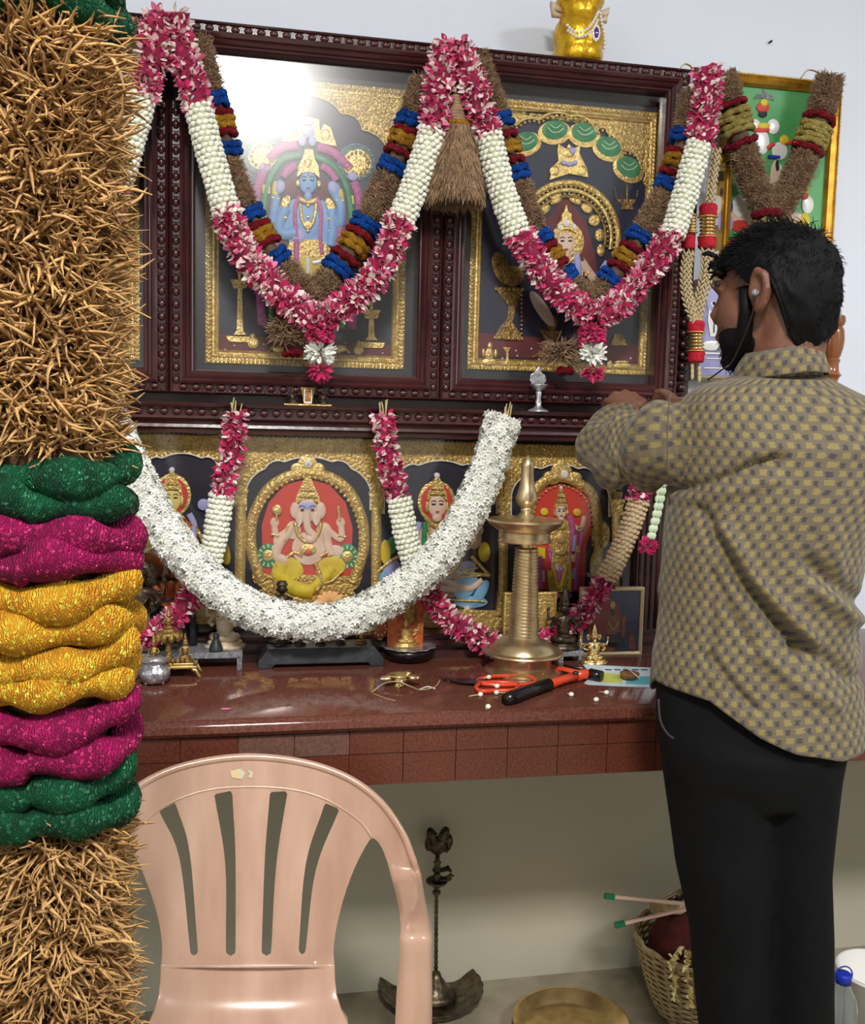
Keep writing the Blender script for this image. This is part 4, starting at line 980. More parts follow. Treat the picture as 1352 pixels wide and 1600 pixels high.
fs('garment_fold', 'gold_plain', [('r', [(492, 878), (502, 905), (494, 922)], 6), ('r', [(434, 880), (430, 905), (432, 925)], 6), ('r', [(508, 910), (520, 905), (535, 890)], 4)], .0125)
# niche 3: white-faced seated figure with a stringed instrument
headset(682, 788, .98, 'skinpaint', 16)
fs('torso', 'skinpaint', [('p', [(662, 818), (650, 840), (655, 880), (712, 880), (716, 842), (704, 818)]), ('r', [(712, 835), (742, 850), (744, 822)], 15), ('e', 748, 828, 7, 8)], .005)
fs('sash', 'greenpaint', [('r', [(664, 815), (662, 840), (665, 870)], 9)], .009)
fs('sash_lilac', 'lilac', [('r', [(655, 815), (651, 835), (652, 860)], 8), ('e', 612, 890, 14, 18), ('e', 720, 890, 24, 12, -20)], .008)
fs('jewellery', 'gold_plain', [('r', [(664, 808), (682, 822), (700, 808)], 8), ('r', [(666, 815), (678, 845), (698, 815)], 5), ('r', [(590, 892), (620, 870), (660, 858)], 6), ('r', [(700, 890), (742, 896), (764, 898)], 6), ('r', [(720, 850), (716, 880), (698, 898)], 8), ('r', [(735, 868), (758, 892), (764, 900)], 6), ('r', [(738, 832), (750, 836)], 5)], .0085)
fs('lotus', 'yellow', [('e', 602, 862, 8, 19), ('e', 756, 862, 9, 16)], .006)
fs('lotus_leaf', 'greenpaint', [('e', 612, 852, 10, 18, 30)], .004)
fs('skirt', 'orange', [('e', 705, 905, 34, 28)], .005)
fs('instrument', 'skyb', [('e', 726, 912, 17, 25, 30), ('e', 750, 925, 22, 8, -60), ('e', 598, 910, 8, 20, 10)], .009)
fs('instrument_rim', 'gold_plain', [('r', [(708, 925), (712, 902), (726, 890), (745, 886)], 3)], .012)
fs('swan', 'skyb', [('e', 735, 940, 26, 9)], .006)
# niche 4: standing figure hung with flower strings
fs('arch_frame', 'gold', [('r', [(822, 905), (826, 850), (830, 780), (850, 752), (876, 745), (905, 756), (928, 780), (934, 850), (932, 905)], 17), ('e', 862, 748, 13, 9), ('e', 895, 748, 13, 9), ('e', 938, 835, 14, 22), ('e', 930, 885, 9, 24)], .005)
fs('field', 'red', [('p', [(832, 900), (833, 800), (836, 776), (852, 762), (876, 756), (904, 764), (920, 780), (924, 830), (916, 850), (912, 925), (836, 920)])], .0035)
fs('arch_crest', 'gold_plain', [('e', 876, 736, 16, 14), ('e', 858, 744, 10, 8), ('e', 896, 746, 12, 9), ('e', 877, 724, 8, 6)], .0085)
fs('crest_jewel', 'pearl', [('e', 880, 740, 5.5, 6.5)], .0125)
headset(875, 798, .62, 'skinpaint', 18, halo=False)
fs('body', 'gold', [('p', [(862, 812), (852, 830), (862, 870), (858, 925), (892, 925), (892, 870), (900, 832), (888, 812)])], .006)
fs('arms', 'skinpaint', [('r', [(860, 818), (846, 822), (844, 806)], 8), ('r', [(890, 818), (906, 826), (912, 806)], 8), ('e', 894, 872, 9, 6)], .0075)
fs('flower_strings', 'pinkpaint', [('r', [(888, 805), (894, 830), (888, 862)], 10), ('r', [(842, 868), (842, 920)], 10), ('r', [(902, 862), (898, 920)], 9), ('r', [(856, 855), (862, 885)], 7), ('r', [(872, 885), (872, 905)], 9), ('r', [(908, 830), (904, 860)], 6)], .009)
fs('string_blocks', 'yellow', [('e', 849, 799, 6, 6), ('e', 900, 800, 6, 6), ('p', [(838, 854), (850, 855), (850, 872), (838, 871)]), ('p', [(898, 852), (906, 852), (905, 868), (897, 868)]), ('r', [(862, 885), (872, 918), (884, 885)], 5), ('r', [(856, 890), (858, 920)], 6), ('r', [(890, 890), (888, 920)], 6)], .0095)
fs('string_clasps', 'lilac', [('p', [(839, 890), (849, 890), (849, 908), (839, 908)]), ('p', [(894, 886), (903, 887), (902, 904), (893, 903)]), ('e', 872, 888, 6, 4), ('r', [(896, 835), (894, 860)], 8)], .0105)
fs('far_column', 'gold_dark', [('r', [(960, 770), (962, 830)], 10), ('p', [(952, 768), (972, 768), (968, 790), (956, 790)])], .006)
for (xa, xb_, xc) in niches:
    top = ly(xc, 680); scrolls(fs, [(xa-11, top+90), (xa-11, top+6), (xb_+11, top+7), (xb_+11, top+90), (xb_+1, top+66), (xb_-w2*.3, top+42), (xb_-w2*.62, top+30), (xa+w2*.62, top+30), (xa+w2*.3, top+42), (xa-1, top+66)], 70, 9, .006)
scrolls(fs, [(380, 954), (380, 975), (590, 982), (590, 960)], 40, 9, .004); scrolls(fs, [(595, 955), (595, 978), (960, 985), (960, 962)], 60, 9, .004)
# finer relief on the third and fourth niches
fs('armlets', 'gold_plain', [('r', [(846, 820), (852, 826)], 5), ('r', [(900, 824), (908, 822)], 5), ('e', 875, 822, 9, 5), ('e', 875, 840, 7, 8), ('e', 875, 862, 9, 5), ('r', [(864, 842), (860, 900)], 4), ('r', [(886, 842), (890, 900)], 4)], .0105)
fs('crown_tiers', 'gold_dark', [('r', [(866, 784), (884, 785)], 2.4), ('r', [(868, 776), (882, 777)], 2.2), ('r', [(870, 768), (880, 769)], 2)], .0115)
fs('ring_studs', 'gold_plain', [('b', [(832, 900), (834, 850), (834, 800), (846, 772), (876, 758), (906, 772), (922, 800), (924, 850)], 4, 8)], .0085)
fs('foot_lotus', 'pinkpaint', [('e', 866, 930, 9, 5), ('e', 884, 930, 9, 5)], .009)
fs('lower_garment', 'skinpaint', [('r', [(690, 905), (730, 918), (752, 905)], 10), ('r', [(648, 895), (676, 915), (712, 920)], 10)], .0115)
fs('garment_hem', 'gold_plain', [('r', [(648, 888), (690, 900), (748, 898)], 3), ('r', [(660, 925), (700, 935), (756, 938)], 3), ('b', [(650, 870), (682, 878), (712, 872)], 4, 7)], .013)
fs('crown_tiers', 'gold_dark', [('r', [(670, 772), (694, 773)], 2.2), ('r', [(672, 764), (692, 765)], 2), ('r', [(258, 764), (280, 765)], 2.2), ('r', [(260, 756), (278, 757)], 2), ('r', [(467, 776), (495, 777)], 2.2), ('r', [(470, 766), (491, 767)], 2)], .0125)
# ------------------------------------------------------------------ things on the counter
def sp(px, py, Y): return (at(px+10, py, Y)-at(px-10, py, Y)).length/20      # metres per pixel there
def zz(px, py, Y): return at(px, py, Y).z
def lathe_px(mb, cx, Y, prof, seg=28, base=None):
    """turned form from (radius px, image row) pairs on the axis through image column cx"""
    c = at(cx, prof[-1][1], Y); s_ = sp(cx, prof[-1][1], Y)
    mb.lathe([(r*s_, zz(cx, y, Y)) for r, y in prof][::-1], (c.x, c.y, 0), seg); return c
def idol(mb, c, h, w=1.0, elephant=False, standing=False, arms=4, face=Vector((-.15, -1, 0))):
    """small cast deity figure, base centre c, height h"""
    c = Vector(c); S = h; f = face.normalized(); r = Vector((-f.y, f.x, 0))*-1
    def q(u, d, z): return c+r*(u*S*w)+f*(d*S)+Vector((0, 0, z*S))
    mb.lathe([(.26*S*w, 0), (.27*S*w, .04*S), (.21*S*w, .06*S), (.23*S*w, .09*S), (.20*S*w, .11*S)], c, 16, sy=.75)
    if standing:
        for s_ in (-1, 1): mb.tube([q(.06*s_, 0, .10), q(.055*s_, .01, .28), q(.05*s_, 0, .46)], [.040*S, .048*S, .06*S], 8)
        hip = .46; mb.ell(q(0, 0, .47), (.11*S*w, .08*S, .06*S), 12, 8); top = .74
        mb.tube([q(-.09, .02, .44), q(-.11, .02, .25), q(-.10, .02, .14)], [.02*S, .03*S, .012*S], 6); mb.tube([q(.09, .02, .44), q(.11, .02, .25), q(.10, .02, .14)], [.02*S, .03*S, .012*S], 6)
    else:
        mb.tube([q(-.16, .0, .16), q(-.10, .12, .16), q(.04, .14, .15)], [.06*S, .06*S, .04*S], 8); mb.tube([q(.16, .0, .16), q(.10, .12, .17), q(-.04, .15, .17)], [.06*S, .06*S, .04*S], 8)
        mb.ell(q(0, 0, .18), (.15*S*w, .12*S, .08*S), 12, 8); hip = .2; top = .52
    mb.ell(q(0, .01, (hip+top)/2), (.105*S*w*(1.15 if elephant else 1), .085*S*(1.2 if elephant else 1), (top-hip)*.62*S), 14, 10)
    mb.ell(q(0, 0, top-.04), (.14*S*w, .07*S, .06*S), 12, 8)
    for s_ in (-1, 1):
        mb.tube([q(.13*s_, 0, top-.04), q(.20*s_, .03, top-.15), q(.15*s_, .11, top-.17)], [.038*S, .034*S, .026*S], 8); mb.ell(q(.15*s_, .12, top-.16), .032*S, 8, 6)
        if arms == 4:
            mb.tube([q(.13*s_, -.02, top-.04), q(.24*s_, -.02, top-.06), q(.25*s_, 0, top+.08)], [.034*S, .030*S, .022*S], 8); mb.ell(q(.25*s_, 0, top+.11), (.028*S, .02*S, .04*S), 8, 6)
    hz = top+.12
    mb.ell(q(0, .01, hz), (.078*S, .075*S, .09*S), 12, 10)
    if elephant:
        for s_ in (-1, 1): mb.ell(q(.10*s_, -.01, hz), (.055*S, .018*S, .075*S), 10, 6)
        mb.tube([q(0, .07, hz), q(0, .11, hz-.08), q(.02, .12, hz-.17), q(.07, .11, hz-.21), q(.09, .11, hz-.17)], [.038*S, .032*S, .026*S, .02*S, .014*S], 8)
    else:
        mb.ell(q(0, .085, hz-.01), (.012*S, .014*S, .02*S), 6, 5)
        for s_ in (-1, 1): mb.ell(q(.08*s_, 0, hz-.02), (.016*S, .014*S, .035*S), 6, 5)
    zt_ = hz+.06
    mb.lathe([(.088*S, 0), (.092*S, .02*S), (.07*S, .05*S), (.075*S, .07*S), (.045*S, (1-zt_)*.6*S), (.03*S, (1-zt_)*.75*S), (.006*S, (1-zt_)*S)], q(0, 0, zt_-.01), 12)
    mb.tube([q(-.12, .06, top-.05), q(-.06, .105, top-.16), q(.06, .105, top-.16), q(.12, .06, top-.05)], .012*S, 6)
    return mb
def place(px, py, z=ZC): return atz(px, py, z)

# tall brass oil lamp
Yl = place(816, 1048).y
t = T('brass_lamp', 'tall polished brass oil lamp with a ribbed column in front of the shrine panel', 'lamp', place(816, 1048))
mb = MB(); lathe_px(mb, 816, Yl, [(22, 996), (25, 1001), (35, 1005), (44, 1011), (48, 1018), (49, 1020), (60, 1021), (61, 1023), (60, 1025), (45, 1025.5), (43, 1028), (43, 1043), (46, 1046), (55, 1049), (58, 1051), (58, 1053)], 40)
zadj = ZC-min(v[2] for v in mb.v); mb.v = [(x, y, z+zadj) for x, y, z in mb.v]; O('base', mb, 'brass', t, angle=40)
pr = []
for i in range(27):
    y = 861+i*(1000-861)/26; r = 16+(i/26)*6
    pr += [(r, y), (r+1.3, y+1.2), (r+1.3, y+3.0), (r-.4, y+4.2)]
mb = MB(); lathe_px(mb, 818, Yl, [(9, 852), (9, 860)]+pr, 32); mb.v = [(x, y, z+zadj) for x, y, z in mb.v]; O('ribbed_column', mb, 'brass', t, angle=40)
mb = MB(); lathe_px(mb, 820, Yl, [(15, 814), (56, 816), (58, 819), (54, 825), (44, 832), (38, 836), (37, 845), (41, 850), (39, 852), (10, 853)], 40); mb.v = [(x, y, z+zadj) for x, y, z in mb.v]; O('oil_dish', mb, 'brass', t, angle=40)
mb = MB(); lathe_px(mb, 822, Yl, [(.5, 716), (5, 722), (10, 730), (9, 735), (10, 753), (12.5, 768), (17, 783), (15, 792), (8, 799), (9, 802), (8, 805), (13, 811), (16, 815)], 28); mb.v = [(x, y, z+zadj) for x, y, z in mb.v]; O('finial', mb, 'brass', t, angle=50)

# stamped tin low table on the left, idols standing on it
def low_table(label, pxl, pxr, py, depth, h, m, legs=True, th=.012, name='low_table', cat='stool'):
    a = place(pxl, py); b = place(pxr, py); y0 = (a.y+b.y)/2
    t = T(name, label, cat, ((a.x+b.x)/2, y0, ZC))
    z = ZC+h
    O('table_top', MB().box(a.x, b.x, y0, y0+depth, z-th, z), m, t, smooth=False, bev=.0015)
    for x in (a.x+.006, b.x-.006):
        for y in (y0+.006, y0+depth-.006): O('leg', MB().box(x-.005, x+.005, y-.005, y+.005, ZC, z-th), m, t, smooth=False)
    return t, a.x, b.x, y0, z
_, tx0, tx1, ty0, tz = low_table('stamped silvery tin low table at the left end of the counter under dark idols', 176, 379, 1049, .090, .036, 'tin')
def on(px, Y, z): p = at(px, 900, Y); return Vector((p.x, Y, z))
def idol_t(name, label, px, Y, z, py_top, m, cat='idol', ctx=None, **k):
    c = on(px, Y, z); h = zz(px, py_top, Y)-z
    t = T(name, label, cat, c); O('figure', idol(MB(), c, h, **k), m, t); return t, c, h
t, c, h = idol_t('stone_idol', 'dark stone standing idol with a round halo, leftmost on the tin table', 219, ty0+.045, tz, 886, 'bronze', standing=True, w=1.15)
O('halo', MB().lathe([(.001, 0), (.033, 0), (.036, .004), (.033, .007), (.001, .007)], c+Vector((0, .020, h*.86)), 24, axis=(0, -1, 0)), 'bronze', t)
t = T('stone_stele', 'small dark arched stone shrine with an orange carved hood, right of the standing stone idol', 'idol', on(268, ty0+.09, tz))
c = on(268, ty0+.070, tz); s_ = sp(268, 950, c.y)
mb = MB()
mb.tube([c+Vector((-34*s_, 0, 0)), c+Vector((-33*s_, 0, 45*s_)), c+Vector((-18*s_, 0, 72*s_)), c+Vector((10*s_, 0, 82*s_)), c+Vector((30*s_, 0, 60*s_)), c+Vector((34*s_, 0, 0))], .009, 8)
mb.ell(c+Vector((0, .005, 30*s_)), (30*s_, .008, 42*s_), 14, 8); O('arch', mb, 'stone', t)
mb = MB(); idol(mb, c+Vector((0, -.012, 0)), 62*s_, standing=True); O('figure', mb, 'stone', t)
mb = MB()
for k in range(7):
    a = (k-3)*.32; mb.tube([c+Vector((0, .0, 60*s_)), c+Vector((math.sin(a)*26*s_, 0, (66+20*math.cos(a))*s_)), c+Vector((math.sin(a)*42*s_, -.012, (74+32*math.cos(a))*s_))], [.006, .009, .005], 7)
O('carved_hood', mb, 'orange', t)
t, c, h = idol_t('marble_idol', 'cream marble seated elephant-headed idol behind the jasmine garland', 352, ty0+.045, tz, 905, 'soap', elephant=True, w=1.1)
t = T('stone_bell', 'tiny black bell-shaped stone in front of the cream marble idol', 'stone', on(338, ty0+.018, tz))
mb = MB(); c = on(338, ty0+.016, tz); mb.lathe([(.014, 0), (.0145, .004), (.011, .014), (.007, .022), (.005, .025), (.007, .029), (.006, .034), (.001, .036)], c, 18); O('bell', mb, 'stone', t)

# brass stool with cast group
a = place(262, 1062); 
t = T('brass_group', 'cast brass group of small figures round a lotus pillar on a brass stool', 'idol', a)
c = Vector((a.x, a.y, ZC)); s_ = sp(270, 1040, a.y)
mb = MB(); mb.box(c.x-46*s_, c.x+46*s_, c.y-.0, c.y+.05, ZC+.020, ZC+.025); mb.box(c.x-40*s_, c.x+40*s_, c.y+.005, c.y+.045, ZC+.025, ZC+.030); O('stool_top', mb, 'brass_pol', t, smooth=False, bev=.001)
for sx in (-1, 1):
    for sy in (0, 1):
        x = c.x+sx*46*s_; y = c.y+.003+sy*.044
        O('stool_leg', MB().tube([(x-sx*.010, y, ZC+.0198), (x-sx*.002, y, ZC+.016), (x+sx*.003, y, ZC+.006), (x+sx*.008, y, ZC+.002)], [.005, .0045, .0035, .003], 7), 'brass_pol', t)
g0 = c+Vector((0, .025, .030)); mb = MB()
mb.lathe([(.010, 0), (.007, .01), (.006, .03), (.012, .045), (.024, .052), (.026, .057), (.018, .060)], g0, 14)
for k in range(10):
    a_ = 2*PI*k/10; mb.ell(g0+Vector((math.cos(a_)*.022, math.sin(a_)*.022, .050)), (.007, .007, .010), 6, 5)
O('lotus_pillar', mb, 'gold_dark', t)
O('seated_figure', idol(MB(), g0+Vector((0, 0, .0595)), .050, arms=2), 'gold_dark', t)
O('side_figure', idol(MB(), g0+Vector((-.027, -.008, 0)), .058, arms=2, w=.9), 'gold_dark', t); O('side_figure', idol(MB(), g0+Vector((.032, -.006, 0)), .058, arms=2, w=.9), 'gold_dark', t)
mb = MB()
for k in range(9): mb.ell(g0+Vector((-.036+k*.009, -.017+R_(-.002, .002), .004)), (.005, .004, .006), 7, 5)
O('offerings', mb, 'gold_dark', t)
def pot(label, px, py, r, m='silver', h=.046, name='silver_pot'):
    c = place(px, py); t = T(name, label, 'pot', c)
    mb = MB(); mb.lathe([(r*.62, 0.003), (r*.85, .007), (r*1.0, h*.42), (r*.95, h*.62), (r*.70, h*.80), (r*.66, h*.86), (r*.95, h*.97), (r*.97, h), (r*.90, h), (r*.60, h*.86), (r*.60, h*.8), (r*.86, h*.45), (r*.5, h*.2), (.0005, h*.18)], c, 28); O('bowl', mb, m, t, angle=60)
    for k in range(3):
        a = 2*PI*k/3-.5; O('foot', MB().ell(c+Vector((math.cos(a)*r*.6, math.sin(a)*r*.6, .003)), (.004, .004, .003), 8, 6), m, t)
pot('embossed silver pot in front of the brass figure group', 242, 1068, .029)
pot('small silver pot half hidden behind the yellow tinsel bands', 183, 1072, .024, h=.044)
O('rose_petal_fallen', PETAL[0].copy(), 'rose2', cat='petal', label='single pink petal fallen on the granite counter').matrix_world = basis(place(346, 1108)+Vector((0, 0, .0012)), Vector((1, -.3, 0)), Vector((.2, 1, 0)), (.012, .002, .018))

# black stone plinth with a row of small idols
a = place(400, 1046); b = place(606, 1045); y0 = a.y
pl = T('stone_plinth', 'long black stone plinth with chamfered ends under a row of tiny idols', 'plinth', ((a.x+b.x)/2, y0, ZC))
zp = ZC+.040; mb = MB()
L_, W_ = a.x+.004, b.x-.004
mb.add([(L_, y0, ZC), (L_+.028, y0, ZC), (L_+.034, y0, ZC+.008), (W_-.034, y0, ZC+.008), (W_-.028, y0, ZC), (W_, y0, ZC), (W_, y0, ZC+.014), (W_-.020, y0+.004, zp), (L_+.020, y0+.004, zp), (L_, y0, ZC+.014)]+
       [(L_, y0+.09, ZC), (L_+.028, y0+.09, ZC), (L_+.034, y0+.09, ZC+.008), (W_-.034, y0+.09, ZC+.008), (W_-.028, y0+.09, ZC), (W_, y0+.09, ZC), (W_, y0+.09, ZC+.014), (W_-.020, y0+.086, zp), (L_+.020, y0+.086, zp), (L_, y0+.09, ZC+.014)],
       [tuple(range(10)), tuple(range(19, 9, -1))]+[(i, (i+1)%10, (i+1)%10+10, i+10) for i in range(10)])
O('block', mb, 'stone', pl, smooth=False, bev=.002)
O('inlay_line', MB().box(L_+.03, W_-.03, y0+.0075, y0+.009, zp-.001, zp+.0008), 'tin', pl, smooth=False)
lab = ['first from the left', 'second from the left', 'in the middle', 'fourth from the left', 'last on the right']
for k in range(5):
    c = Vector((L_+.045+k*(W_-L_-.09)/4, y0+.035, zp)); h_ = (.040, .038, .036, .034, .042)[k]
    t = T('tiny_idol', 'tiny dark bronze seated idol, %s in the row on the black plinth' % lab[k], 'idol', c, 'tiny idols on the black plinth')
    O('figure', idol(MB(), c, h_, arms=2, w=1.2), 'bronze' if k < 4 else 'gold_dark', t)
idol_t('bronze_idol', 'small dark bronze idol whose head shows above the jasmine garland', 441, y0+.072, zp, 906, 'bronze', arms=2, standing=True)
c = on(516, y0+.075, zp); t = T('sandalwood_fan', 'orange carved sandalwood flower fan peeping over the jasmine garland', 'ornament', c)
hh = zz(516, 926, c.y)-zp; mb = MB()
mb.lathe([(.012, 0), (.012, .004), (.004, .008), (.004, hh-.02)], c, 10)
for k in range(-3, 4): mb.ell(c+Vector((math.sin(k*.42)*.022, -.002*abs(k), hh-.026+math.cos(k*.42)*.018)), (.008, .004, .013), 8, 6, Matrix.Rotation(k*.42, 3, 'Y'))
O('fan', mb, mat('sandalwood', (228, 172, 112), .7), t)
c = on(591, y0+.07, zp); t = T('carved_disc', 'small round red-brown carved disc on edge beside the black plinth idols', 'ornament', c)
O('disc', MB().lathe([(.0, 0), (.020, 0), (.022, .002), (.020, .005), (.0005, .005)], c+Vector((.006, 0, .024)), 22, axis=(0, -1, 0)), 'orange', t)
mb = MB(); 
for k in range(10): mb.ell(c+Vector((.006+math.cos(k*.63)*.013, -.006, .024+math.sin(k*.63)*.013)), (.003, .0015, .003), 6, 4)
mb.box(c.x+.001, c.x+.011, c.y-.004, c.y+.006, zp, zp+.004)
O('carving', mb, 'soap', t)

# black round stand with plate and gold idol
c = place(638, 1030); t = T('round_stand', 'black lacquered round bowl stand holding a white scalloped plate', 'stand', c)
O('bowl', MB().lathe([(.034, 0), (.046, .002), (.052, .014), (.058, .026), (.052, .026), (.045, .012), (.0005, .010)], c, 30), 'black', t)
hp = c+Vector((0, 0, .0262)); mb = MB(); vs = []
for r, z in ((.0005, .001), (.045, .001), (.060, .004), (.059, .0055), (.044, .0028), (.0005, .0028)):
    for k in range(36):
        a_ = 2*PI*k/36; rr = r*(1+(.05*math.cos(a_*12) if r > .05 else 0)); vs.append(hp+Vector((rr*math.cos(a_), rr*math.sin(a_), z)))
mb.add(vs, [(i*36+k, i*36+(k+1)%36, (i+1)*36+(k+1)%36, (i+1)*36+k) for i in range(5) for k in range(36)])
O('scalloped_plate', mb, 'silver', t)
gi = hp+Vector((-.006, .002, .0030)); h_ = zz(632, 948, c.y)-gi.z
t = T('gold_idol', 'bright gold many-armed seated idol with a hooded back on the white plate', 'idol', gi)
O('figure', idol(MB(), gi, h_*.86, w=1.5), 'gold_plain', t); mb = MB()
for k in range(-4, 5):
    a_ = k*.36; mb.ell(gi+Vector((math.sin(a_)*.026, .014, h_*.58+math.cos(a_)*.022)), (.007, .004, .010), 8, 6)
mb.lathe([(.0005, 0), (.024, 0), (.026, .003), (.0005, .003)], gi+Vector((0, .016, h_*.52)), 20, axis=(0, -1, 0)); mb.box(gi.x-.020, gi.x+.020, gi.y+.010, gi.y+.014, gi.z, gi.z+h_*.5)
O('hood', mb, 'gold', t)
c2 = place(636, 1012); t = T('orange_card', 'orange and gold standing card behind the gold idol', 'card', (c2.x, 2.0, ZC))
O('card', MB().box(at(606, 960, 1.99).x, at(662, 960, 1.99).x, 1.99, 1.993, ZC, zz(636, 928, 1.99)), 'orange', t, smooth=False)
O('card_relief', MB().ell(Vector((at(640, 960, 1.989).x, 1.9899, zz(636, 960, 1.989))), (.016, .003, .026), 16, 10), 'gold_dark', t)

# small brass oil lamp with loose threads
c = place(624, 1073); t = T('brass_diya', 'small brass three-lobed oil lamp lying in front of the round stand', 'lamp', c)
mb = MB(); mb.lathe([(.012, 0), (.009, .004), (.006, .010), (.012, .016), (.024, .022), (.026, .025), (.022, .025), (.014, .019), (.0005, .018)], c, 26, sy=.8); O('cup', mb, 'brass_pol', t)
mb = MB()
for dx_, dy_ in ((-.034, -.006), (.034, -.006), (0, -.024)):
    mb.ell(c+Vector((dx_*.75, dy_*.75, .018)), (.012, .009, .006), 10, 6); mb.ell(c+Vector((dx_, dy_, .018)), (.006, .006, .0045), 8, 6)
O('lobes', mb, 'brass', t)
t = T('cotton_thread', 'loose white cotton thread trailing over the small brass lamp', 'thread', place(640, 1085))
P = [(581, 1082), (600, 1068), (622, 1065), (640, 1072), (658, 1078), (680, 1073), (688, 1062)]; Z = [.001, .018, .0275, .020, .004, .003, .006]
O('thread', MB().tube(cr([place(x, y, ZC+z) for (x, y), z in zip(P, Z)], 6), .0011, 5), 'stem', t)
O('thread', MB().tube(cr([place(x, y, ZC+.0012) for x, y in ((655, 1078), (668, 1073), (680, 1076))], 6), .0016, 5), 'white', t)
t = T('thin_wick', 'fine pale wick lying on the granite left of the small brass lamp threads', 'thread', place(600, 1090)); O('thread', MB().tube(cr([place(x, y, ZC+.0008) for x, y in ((582, 1083), (600, 1090), (618, 1095))], 5), .0007, 5), 'stem', t)

# gold embossed picture behind the lamp, dark round idol
yq = 2.0; xa_, xb_ = at(788, 960, yq).x, at(868, 960, yq).x; zt2 = zz(826, 926, yq)
t = T('gilt_picture', 'small embossed gold plate picture standing behind the tall brass lamp', 'picture', ((xa_+xb_)/2, yq, ZC))
O('plate', MB().box(xa_, xb_, yq, yq+.006, ZC, zt2), 'gold', t, smooth=False); O('rim', MB().sweep(xa_-.001, xb_+.001, ZC, zt2+.001, [(0, yq+.006), (0, yq-.004), (.004, yq-.005), (.006, yq-.0002)]), 'gold_plain', t, smooth=False)
mb = MB(); idol(mb, Vector(((xa_+xb_)/2+.012, yq-.008, ZC+.006)), .10, w=1.2); mb.v = [(x, yq-.0003+(y-yq)*.25, z) for x, y, z in mb.v]; O('embossed_figure', mb, 'gold_dark', t)
c = place(884, 1022); tst, ax_, bx_, by_, bz_ = low_table('small stamped tin stool behind the lamp and the brass elephant-headed figurine', 872, 914, 1036, .05, .026, 'tin', name='small_stool')
t, c, h = idol_t('dark_idol', 'dark green bronze round-crowned idol on the small tin stool', 884, by_+.025, bz_, 915, 'bronze', w=1.0)
# small deity picture
yq = 1.985; xa_, xb_ = at(906, 970, yq).x, at(1003, 970, yq).x; zt2 = zz(950, 918, yq)
t = T('deity_picture', 'small framed blue and red deity picture at the right end of the shrine', 'picture', ((xa_+xb_)/2, yq, ZC))
O('picture_board', MB().box(xa_, xb_, yq, yq+.006, ZC, zt2), mat('deep_blue_print', (24, 40, 120), .5), t, smooth=False)
O('picture_frame', MB().sweep(xa_-.001, xb_+.001, ZC, zt2+.001, [(0, yq+.007), (0, yq-.006), (.003, yq-.007), (.008, yq-.005), (.0085, yq-.0002)]), mat('pale_gilt', (206, 184, 140), .4, .3), t, smooth=False)
fd = Fig(t, yq)
fd('red_arch', mat('print_red', (168, 26, 30), .5), [('e', 945, 965, 26, 34)], .0008, dome=.0002)
fd('figure', 'orange', [('r', [(920, 965), (922, 1000)], 8), ('r', [(975, 960), (974, 995)], 8), ('e', 957, 962, 6, 8), ('p', [(948, 968), (966, 968), (970, 985), (962, 990), (952, 990), (944, 985)]), ('e', 948, 1015, 12, 6), ('r', [(985, 990), (988, 1018)], 10)], .0016, dome=.0003)
fd('dark_figure', 'ink', [('p', [(946, 992), (970, 992), (976, 1012), (940, 1010)]), ('e', 957, 957, 3.5, 5)], .0022, dome=.0003)
fd('garland_mark', 'gold_plain', [('r', [(950, 972), (958, 984), (966, 972)], 3), ('e', 957, 945, 4, 6)], .003, dome=.0003)
O('glass_pane', MB().box(xa_+.0085, xb_-.0085, yq-.006, yq-.0052, ZC+.0085, zt2-.0085), 'glass_clear', t, smooth=False)
# brass elephant-headed figurine
c = place(927, 1036); t = T('brass_figurine', 'shiny brass elephant-headed figurine in front of the small deity picture', 'figurine', c)
O('figure', idol(MB(), c, zz(927, 973, c.y)-ZC, elephant=True, w=1.35), 'brass_pol', t)
O('base_scrolls', MB().tube([c+Vector((math.cos(a)*.024, math.sin(a)*.016, .004+.003*math.sin(6*a))) for a in [k*2*PI/40 for k in range(41)]], .004, 6), 'brass_pol', t)

# tools
def flatp(px, py, z=0): return atz(px, py, ZC+z)
rp = mat('orange_red_plastic', (226, 72, 40), .35, 0, coat=.3)
t = T('scissors', 'orange-handled scissors with dark blades lying in front of the brass lamp', 'scissors', flatp(760, 1070))
for (pts, nm) in (([(800, 1056), (770, 1057), (748, 1062), (752, 1068), (775, 1070), (800, 1070), (832, 1068), (834, 1060), (818, 1056), (800, 1056)], 0), ([(750, 1068), (744, 1074), (752, 1080), (775, 1079), (800, 1079), (809, 1074), (806, 1068), (780, 1066), (752, 1067)], 1)):
    O('handle_loop', MB().tube(cr([flatp(x, y, .0055) for x, y in pts], 5), .0042, 8), rp, t)
mb = MB(); A = [flatp(x, y, .004) for x, y in ((688, 1059), (720, 1063), (758, 1062), (760, 1068), (724, 1068))]; mb.prism(A, (0, 0, .002)); A = [flatp(x, y, .0065) for x, y in ((690, 1060), (745, 1061), (756, 1066), (752, 1069), (722, 1067))]; mb.prism(A, (0, 0, .0018)); O('blade', mb, 'steel', t, smooth=False)
O('pivot', MB().lathe([(.004, 0), (.004, .003), (.001, .004)], flatp(750, 1064, .0083), 12), 'steel', t)
t = T('pruning_pliers', 'black and orange-red heavy cutting pliers lying across the counter edge', 'tool', flatp(850, 1075))
O('grip', MB().tube([flatp(790, 1093, .0115), flatp(800, 1090, .012), flatp(826, 1080, .012), flatp(858, 1069, .0125)], [.0105, .0130, .0122, .0118], 12), 'black', t, label='black rubber grip')
O('arm', MB().tube([flatp(856, 1070, .0125), flatp(880, 1062, .0125), flatp(905, 1055, .013)], [.0085, .0085, .009], 10), rp, t)
